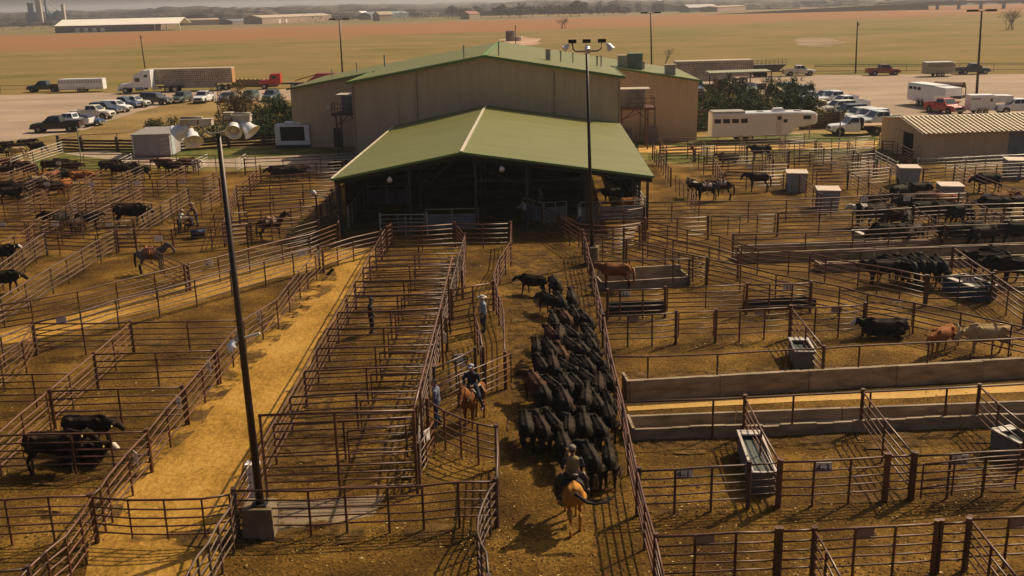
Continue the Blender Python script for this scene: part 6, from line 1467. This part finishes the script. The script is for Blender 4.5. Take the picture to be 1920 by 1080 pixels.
car('white sport utility car in the middle of the left row', 218, 210, -10, 'suv', WHT, GL); car('blue pickup between two pale cars in the left row', 232, 203, -10, 'pickup', (.07,.12,.24), GL, .95)
car('pale silver pickup near the right end of the left row', 250, 201, -10, 'pickup', (.55,.55,.52), GL, .95); car('dark grey sport utility car ending the left row', 293, 196, -14, 'suv', (.07,.075,.075), GL, 1.1)
car('dark car behind the brown brush of the middle row', 342, 192, 262, 'suv', GRN_, GM); car('white pickup facing the camera in the middle row', 383, 192, 266, 'pickup', WHT, GM); car('blue grey sedan right of the white pickup', 427, 190, 266, 'sedan', (.12,.14,.22), GM, 1.05)
car('teal grey sport utility car in the middle row', 469, 190, 264, 'suv', (.10,.14,.13), GM, 1.02); car('dark blue sport utility car nearest the barn in the middle row', 509, 189, 264, 'suv', (.04,.07,.10), GM)
car('dark green pickup pulling the white stock trailer', 85, 172, 183, 'pickup', (.025,.045,.04), None, 1.12)
RR = [(1466,176,'suv',(.30,.42,.50),192,'pale blue sport utility car farthest in the right row'),(1497,182,'suv',TGR,192,'dark teal car behind the tall evergreen of right row'),(1516,190,'sedan',WHT,192,'white sedan beside the low tan wall'),(1532,192,'sedan',(.30,.36,.40),192,'pale blue grey sedan next to the wall side white sedan'),
      (1546,193,'suv',(.36,.42,.45),192,'silver blue car between the sedan and white crew cab'),(1566,197,'pickup',WHT,192,'white crew cab pickup above the low wall corner'),(1585,207,'pickup',WHT,190,'white pickup with black bed cover in the right row'),(1571,214,'suv',CRM,195,'cream car squeezed behind the dark teal pickup'),
      (1590,222,'suv',TGR,193,'dark teal sport utility car in front of cream one'),(1610,229,'suv',(.66,.66,.66),193,'white sport utility car third from the near end of right row'),(1630,232,'suv',WHT,192,'white square car second from the near end of right row'),(1649,240,'pickup',(.60,.68,.68),190,'pale white pickup with open black bed, near end of right row')]
for px, py, k_, c, h_, l_ in RR: car(l_, px, py, h_, k_, c, GR_, 1.05 if k_ == 'pickup' else 1.0)
car('white single cab flatbed pickup beside the tan shed', 1605, 252, 180, 'flat', WHT, None, 1.0); 
car('white pickup parked by the far rail fence', 1497, 142, 0, 'pickup', CRM, None, 1.05); car('dark red pickup parked by the far rail fence', 1655, 141, 0, 'pickup', MAR, None, 1.08); car('dark blue pickup pulling the small grey trailer', 1823, 139, 0, 'pickup', (.03,.05,.08), None, 1.05)
car('bright red pickup pulling the long white horse trailer', 1770, 212, -74, 'pickup', RED, None, 1.0); car('white pickup cut by the right frame edge', 1908, 213, 178, 'pickup', WHT, None, 1.0)
car('white car left of the maroon one behind the barn corner', 1308, 173, 262, 'suv', WHT, None); car('maroon pickup behind the right evergreens', 1351, 170, 264, 'pickup', (.14,.03,.04), None); car('pale teal sedan beside the round evergreen', 1407, 172, 262, 'sedan', (.20,.30,.28), None)

# ---- trailers and heavy trucks
def axles(t, xs, w_, r=.38):
    for x in xs:
        for s in (-1,1): wheel(t, x, s*(w_-.14), r)
def stock_trailer(label, px, py, h_, L_, H_, c, neck=False, slots=True, roofc=None, windows=0, scale=1.0, w_=1.1, text=None, name='stock_trailer'):
    t = thing(name, label, 'trailer', at(px,py), R(h_)); t.scale = (scale,)*3; P = paint(c); h = L_/2; z0 = .5; z1 = z0+H_
    b = MB(); c_ = .16
    hull(b, [sect(-h,z0,z1,w_,c_),sect(h-(.0 if neck else .3),z0,z1,w_,c_)]+([] if neck else [sect(h,z0+.1,z1-.1,w_-.15,c_)]))
    if neck:
        b.hexa([(h-.05,-w_,z0+1.05),(h+2.2,-w_,z0+1.1),(h+2.2,w_,z0+1.1),(h-.05,w_,z0+1.05),(h-.05,-w_,z1-.06),(h+2.3,-w_+.02,z1-.12),(h+2.3,w_-.02,z1-.12),(h-.05,w_,z1-.06)])
    b.obj('body', P, t)
    if slots:
        q = MB()
        for s in (-1,1):
            for r_ in range(3):
                for i in range(int(L_/.55)): x = -h+.3+i*.55; q.box(x,x+.42,s*(w_+.006)-.004,s*(w_+.006)+.004,z1-.34-.2*r_,z1-.26-.2*r_)
        q.obj('vent_slot', mat('slot_dark', (.10,.045,.04), .8), t)
    for i in range(windows):
        for s in (-1,1): q = MB(); x = -h+.35+i*.95; q.box(x,x+.7,s*(w_+.008)-.006,s*(w_+.008)+.006,z1-.75,z1-.4); q.obj('window', GLASS, t)
    q = MB(); q.box(-h-.02,h-.3,-w_+.1,w_-.1,z1,z1+.03); q.obj('roof', roofc or WHITE, t)
    q = MB()
    for s in (-1,1): q.box(-.85,.85,s*(w_+.1)-.14,s*(w_+.1)+.14,.8,.88)
    q.obj('fender', RUST_GREY, t); axles(t, (-.42,.42), w_+.12, .36)
    q = MB()
    if neck: q.bar((h+1.9,0,z0+1.1),(h+1.9,0,.75),.14)
    else: q.bar((h-.1,-.5,.5),(h+1.2,0,.5),.1); q.bar((h-.1,.5,.5),(h+1.2,0,.5),.1)
    q.obj('hitch', DARK, t); return t
tg_ = stock_trailer('white gooseneck stock trailer with slotted sides behind green pickup', 156, 172, 183, 8.6, 2.0, WHT, False)
stock_trailer('small weathered grey stock trailer by the far rail fence', 1758, 143, 0, 5.0, 2.0, (.34,.31,.25), False, scale=1.05)
tr_ = stock_trailer('long white gooseneck horse trailer behind the red pickup', 1739, 198, -80, 6.0, 2.2, WHT, True, False, windows=3, scale=1.1)
t3 = stock_trailer('white gooseneck trailer with a round fender at the grass edge', 1836, 213, -4, 3.4, 2.1, WHT, True, False, scale=.92)
for s_, t_, x_ in ((1,t3,0),):
    q = MB(); q.box(.9,1.25,-1.112,-1.104,1.75,2.15); q.obj('window', GLASS, t3); q = MB(); q.box(-1.6,-.4,-1.112,-1.104,2.05,2.2); q.obj('stripe', mat('maroon_stripe', (.12,.02,.04), .5), t3)
def lq_trailer():
    p = at(1424, 263); t = thing('living_quarter_trailer', 'long white living quarter horse trailer with air unit beside the pens', 'trailer', p, R(-.5)); L_ = 9.2; h = L_/2; w_ = 1.2; P = paint((.72,.73,.76)); z0, z1 = .55, 3.1
    b = MB(); hull(b, [sect(-h-.8,z0,z1,w_,.12),sect(h-1.8,z0,z1,w_,.12),sect(h-.9,z0+.9,z1,w_,.12),sect(h+1.0,z0+1.2,z1-.1,w_,.12),sect(h+1.25,z0+1.4,z1-.35,w_-.15,.12)]); b.obj('body', P, t)
    for i in range(4): q = MB(); x = -h-.6+i*.95; q.box(x,x+.72,-w_-.012,-w_,2.05,2.5); q.obj('window', GLASS, t)
    for (x,z,a,c_) in ((1.55,2.3,.42,.4),(2.2,2.0,.42,.35),(4.3,2.3,.8,.4)): q = MB(); q.box(x,x+a,-w_-.02,-w_,z,z+c_); q.obj('window', GLASS, t)
    q = MB(); q.box(1.4,2.05,-w_-.012,-w_,z0+.1,2.85); q.obj('door', paint((.60,.57,.55)), t)
    q = MB(); q.hexa([(1.2,-.4,z1),(2.6,-.4,z1),(2.6,.4,z1),(1.2,.4,z1),(1.35,-.35,z1+.35),(2.3,-.35,z1+.35),(2.3,.35,z1+.35),(1.35,.35,z1+.35)]); q.obj('air_conditioner', WHITE, t)
    q = MB(); q.box(-h-.7,-1.9,-w_+.1,w_-.1,z1,z1+.18); q.box(3.6,4.3,-.3,.3,z1,z1+.1); q.box(-.4,.2,-.3,.3,z1,z1+.08); q.obj('roof_rack', RUST_GREY, t)
    axles(t, (-2.3,-1.3), w_+.02, .38); q = MB(); q.bar((h+.6,-.6,z0+1.2),(h+.6,-.6,.1),.1); q.obj('jack_leg', RUST_GREY, t)
lq_trailer()
def truck():
    p = at(268, 174); t = thing('semi_truck', 'white sleeper cab semi truck parked at the lot edge', 'truck', p, R(180)); P = paint(WHT); t.scale = (1.1,)*3
    b = MB(); hull(b, [sect(-.9,.9,2.9,1.2,.14),(sect(.9,.9,2.9,1.2,.14)),sect(1.4,.9,1.75,1.05,.16),sect(3.4,.75,1.6,1.0,.2),sect(3.8,.7,1.2,.95,.2)])
    b.hexa([(-2.0,-1.22,.95),(-.9,-1.22,.95),(-.9,1.22,.95),(-2.0,1.22,.95),(-2.0,-1.2,3.9),(-.4,-1.15,3.75),(-.4,1.15,3.75),(-2.0,1.2,3.9)])
    b.hexa([(-1.0,-1.2,2.85),(1.25,-1.15,2.75),(1.25,1.15,2.75),(-1.0,1.2,2.85),(-1.0,-1.15,3.85),(.2,-1.0,3.4),(.2,1.0,3.4),(-1.0,1.15,3.85)])
    b.obj('cab', P, t)
    q = MB(); q.quad((1.0,-1.02,1.85),(1.0,1.02,1.85),(.93,.98,2.75),(.93,-.98,2.75)); q.obj('windscreen', GLASS, t)
    for s in (-1,1):
        q = MB(); q.box(-.1,.75,s*1.21-.01,s*1.21+.01,1.95,2.6); q.obj('side_window', GLASS, t); q = MB(); q.box(-1.5,-.9,s*1.235-.01,s*1.235+.01,2.7,3.1); q.obj('sleeper_window', GLASS, t)
        q = MB(); q.box(-3.0,-2.1,s*.9-.3,s*.9+.3,.5,1.0); q.cyl((-.6,s*1.05,.75),.3,1.4,12,'X'); q.obj('fuel_tank', RIM, t)
        q = MB(); q.box(3.3,3.7,s*.85-.14,s*.85+.14,1.05,1.35); q.obj('headlight', LAMPG, t)
    q = MB(); q.box(3.72,3.86,-.6,.6,.8,1.4); q.box(-7.2,-1.8,-.45,.45,.8,1.05); q.obj('chassis', DARK, t)
    q = MB(); q.box(3.6,3.95,-1.1,1.1,.45,.75); q.obj('bumper', P, t)
    for x in (2.6,-4.6,-5.9):
        for s in (-1,1): wheel(t, x, s*1.0, .52, .34)
def pot_trailer(label, a, c_, scale=1.0, colr=(.50,.42,.34)):
    p = at(*a); q_ = at(*c_); L_ = (q_-p).length; t = thing('cattle_trailer', label, 'trailer', p, math.atan2(q_.y-p.y, q_.x-p.x)); P = mat('trailer_metal', colr, .5, .1, tuple(x*.72 for x in colr), .4); W_ = 1.3
    b = MB(); b.box(0,L_,0,2*W_,1.35,4.15); b.box(3.2,L_-3.4,.05,2*W_-.05,.6,1.35); b.obj('body', P, t)
    b = MB(); b.box(-.03,L_+.03,-.05,2*W_+.05,4.15,4.27); b.obj('roof', mat('trailer_roof', (.62,.53,.42), .5), t)
    D_ = mat('slot_dark2', (.055,.035,.03), .8); nn = int(L_/.36)
    b = MB()
    for r_, (z, hh) in enumerate(((3.72,.22),(3.36,.2),(2.95,.22),(2.58,.2),(2.15,.24),(1.75,.2))):
        for i in range(nn):
            if (i*7+r_*3) % 11 == 0: continue
            x = .2+i*.36; b.box(x,x+.14,-.02,-.001,z-hh/2,z+hh/2)
    b.obj('vent_slot', D_, t)
    b = MB()
    for i in range(int(L_/1.5)): b.box(.9+i*1.5,.96+i*1.5,-.05,-.022,1.4,4.1)
    b.obj('rib', P, t)
    b = MB(); b.box(L_,L_+.06,.1,2*W_-.1,1.4,4.0); b.obj('rear_gate', mat('rear_gate_orange', (.45,.25,.10), .6), t)
    for x in (L_-2.6,L_-1.3):
        for y in (.2,2*W_-.2): 
            bb = MB(); bb.cyl((0,-.17,0),.52,.34,18,'Y'); w2 = bb.obj('wheel', TYRE, t, False, (x,y,.52)); bb = MB(); bb.cyl((0,-.19,0),.28,.38,12,'Y'); bb.obj('rim', RIM, w2)
truck(); pot_trailer('long tan slotted cattle trailer hitched to the white semi', (277,173), (437,169))
pot_trailer('weathered cattle trailer partly hidden behind the barn wing', (1268,161), (1410,157), colr=(.44,.38,.31))
def awning():
    t = thing('loading_canopy', 'low dark canopy on posts behind the right evergreens', 'canopy', at(1330,174)); q_ = at(1445,170)-t.location
    b = MB(); slab(b, [(0,0,3.2),(q_.x,q_.y,3.2),(q_.x,q_.y+4,3.3),(0,4,3.3)], .15); b.obj('roof', mat('canopy_green', (.30,.32,.22), .6), t)
    for f in (0,.33,.66,1): b = MB(); b.bar((0,0,0),(0,0,3.1),.15); b.obj('post', DARK, t, loc=(q_.x*f,q_.y*f+.1,0))
    b = MB(); b.box(.2,q_.x-.2,3.6,3.8,0,1.0); b.obj('back_wall', mat('canopy_boards', (.13,.10,.08), .9), t)
awning()
def hopper(label, a, c_):
    p = at(*a); q_ = at(*c_); L_ = (q_-p).length; t = thing('grain_trailer', label, 'trailer', p, math.atan2(q_.y-p.y,q_.x-p.x)); m_ = mat('dark_trailer', (.09,.085,.075), .6, 0, (.06,.055,.05), .6)
    b = MB(); b.hexa([(.5,0,1.0),(L_-1.6,0,1.0),(L_-1.6,2.4,1.0),(.5,2.4,1.0),(0,0,2.3),(L_,0,2.3),(L_,2.4,2.3),(0,2.4,2.3)]); b.obj('hopper', m_, t)
    b = MB()
    for z in (2.6,2.9,3.2): b.bar((0,0,z),(L_,0,z),.06)
    for i in range(9): b.bar((L_*i/8,0,2.3),(L_*i/8,0,3.2),.06)
    b.obj('side_rail', m_, t); b = MB(); b.bar((0,1.2,.9),(L_,1.2,.9),.2); b.obj('chassis', DARK, t)
    for x in (1.3, 2.5): 
        for y in (.15,2.25): wheel(t, x, y, .5, .3)
hopper('dark grain trailer with side rails behind the white far pickup', (1411,145), (1474,143))
def red_truck():
    t = thing('red_truck', 'red day cab truck with a red flat trailer behind the barn wing', 'truck', at(516,166), R(182)); P = paint((.50,.03,.02))
    b = MB(); hull(b, [sect(-1.3,.9,2.9,1.1,.15),sect(.6,.9,2.8,1.1,.15),sect(1.0,.85,1.75,1.0,.15),sect(2.6,.8,1.65,.95,.2),sect(2.9,.75,1.2,.9,.2)]); b.obj('cab', P, t)
    for s in (-1,1): q = MB(); q.box(-.5,.4,s*1.11-.01,s*1.11+.01,1.9,2.5); q.obj('side_window', GLASS, t); q = MB(); q.box(2.5,2.8,s*.8-.12,s*.8+.12,1.0,1.3); q.obj('headlight', LAMPG, t)
    q = MB(); q.box(-6.5,-1.2,-.45,.45,.8,1.05); q.obj('chassis', DARK, t)
    q = MB(); q.hexa([(-16,-1.2,1.5),(-6,-1.2,1.1),(-6,1.2,1.1),(-16,1.2,1.5),(-16,-1.2,2.6),(-8.5,-1.2,2.7),(-8.5,1.2,2.7),(-16,1.2,2.6)]); q.bar((-8.5,-1.1,2.6),(-4,-.6,1.4),.15); q.bar((-8.5,1.1,2.6),(-4,.6,1.4),.15); q.obj('trailer_bed', paint((.32,.02,.02)), t)
    for x in (1.9,-3.6,-4.8,-12,-13.2):
        for s in (-1,1): wheel(t, x, s*.95, .5, .32)
red_truck()
def cattle_box():
    t = thing('open_stock_rack', 'brown domed stock rack parked behind the horse trailer', 'stock rack', at(1777,190), R(-40)); b = MB()
    n = 9
    for i in range(n):
        a0, a1 = math.pi*i/n, math.pi*(i+1)/n
        P = lambda x, a: (x, 1.1*math.cos(a), 1.9+.9*math.sin(a)); b.quad(P(-2,a0),P(2,a0),P(2,a1),P(-2,a1))
    b.obj('cover', mat('brown_tarp', (.22,.14,.10), .8), t)
    b = MB()
    for x in (-2,2):
        for y in (-1.1,1.1): b.bar((x,y,.5),(x,y,1.95),.1)
    b.box(-2,2,-1.1,1.1,.5,.9); b.obj('frame', DARK, t); axles(t, (0,), 1.1, .36)
cattle_box()
# ================================================================ trampled clods and straw in the pens
rnd = random.Random(41)
def clods(name, label, m_, n, smin, smax, pale=False):
    b = MB()
    near_s = [s_ for s_ in SEGS if s_[0].y < 75 and s_[1].y < 75 and s_[0].y > 18]
    for i in range(n):
        if rnd.random() < .62:
            a, c_ = rnd.choice(near_s); q = a.lerp(c_, rnd.random())+Vector((rnd.gauss(0,.55), rnd.gauss(0,.55), 0))
        else:
            y = 22+rnd.random()**1.6*50; q = Vector((rnd.uniform(-.52,.52)*y, y, 0))
        if in_lane(q) and rnd.random() < .93: continue
        s = rnd.uniform(smin, smax)*(1.6 if rnd.random() < .06 else 1); h_ = s*(.12 if pale else .45); an = rnd.uniform(0,6.28); k = len(b.v); z = .035
        for j in range(5):
            r_ = s*rnd.uniform(.6,1.1); a_ = an+j*1.2566; b.v.append((q.x+r_*math.cos(a_)*(2.2 if pale and j in (0,) else 1), q.y+r_*math.sin(a_), z))
        b.v.append((q.x+rnd.uniform(-.2,.2)*s, q.y+rnd.uniform(-.2,.2)*s, z+h_))
        for j in range(5): b.f.append((k+j, k+(j+1)%5, k+5)); b.mi.append(0)
    tag(b.obj(name, m_), label, 'litter', kind='stuff')
clods('manure_clods', 'dark trampled clods scattered along the pen fences', mat('clod_dark', (.12,.065,.016), .95, 0, (.07,.038,.010), .7), 15000, .015, .055)
clods('dirt_clods', 'pale dry dirt clods scattered over the pens', mat('clod_pale', (.28,.165,.042), .95, 0, (.2,.115,.028), .7), 9000, .012, .045)
clods('straw_litter', 'loose pale straw scattered over the pens', mat('straw', (.62,.47,.22), .8, 0, (.45,.32,.13), 3), 3500, .012, .035, True)
# ================================================================ the air: everything fades a little to lilac with distance
hz = MB(); hz.box(-9400,9400,-40,9300,-1.0,62)
HZ = bpy.data.materials.new('haze_air'); HZ.use_nodes = True; n_ = HZ.node_tree.nodes; n_.clear()
out = n_.new('ShaderNodeOutputMaterial'); pv = n_.new('ShaderNodeVolumePrincipled')
pv.inputs['Color'].default_value = (.84,.86,.97,1); pv.inputs['Density'].default_value = HAZE_D; pv.inputs['Anisotropy'].default_value = .3
HZ.node_tree.links.new(pv.outputs[0], out.inputs['Volume'])
tag(hz.obj('haze', HZ), kind='stuff')
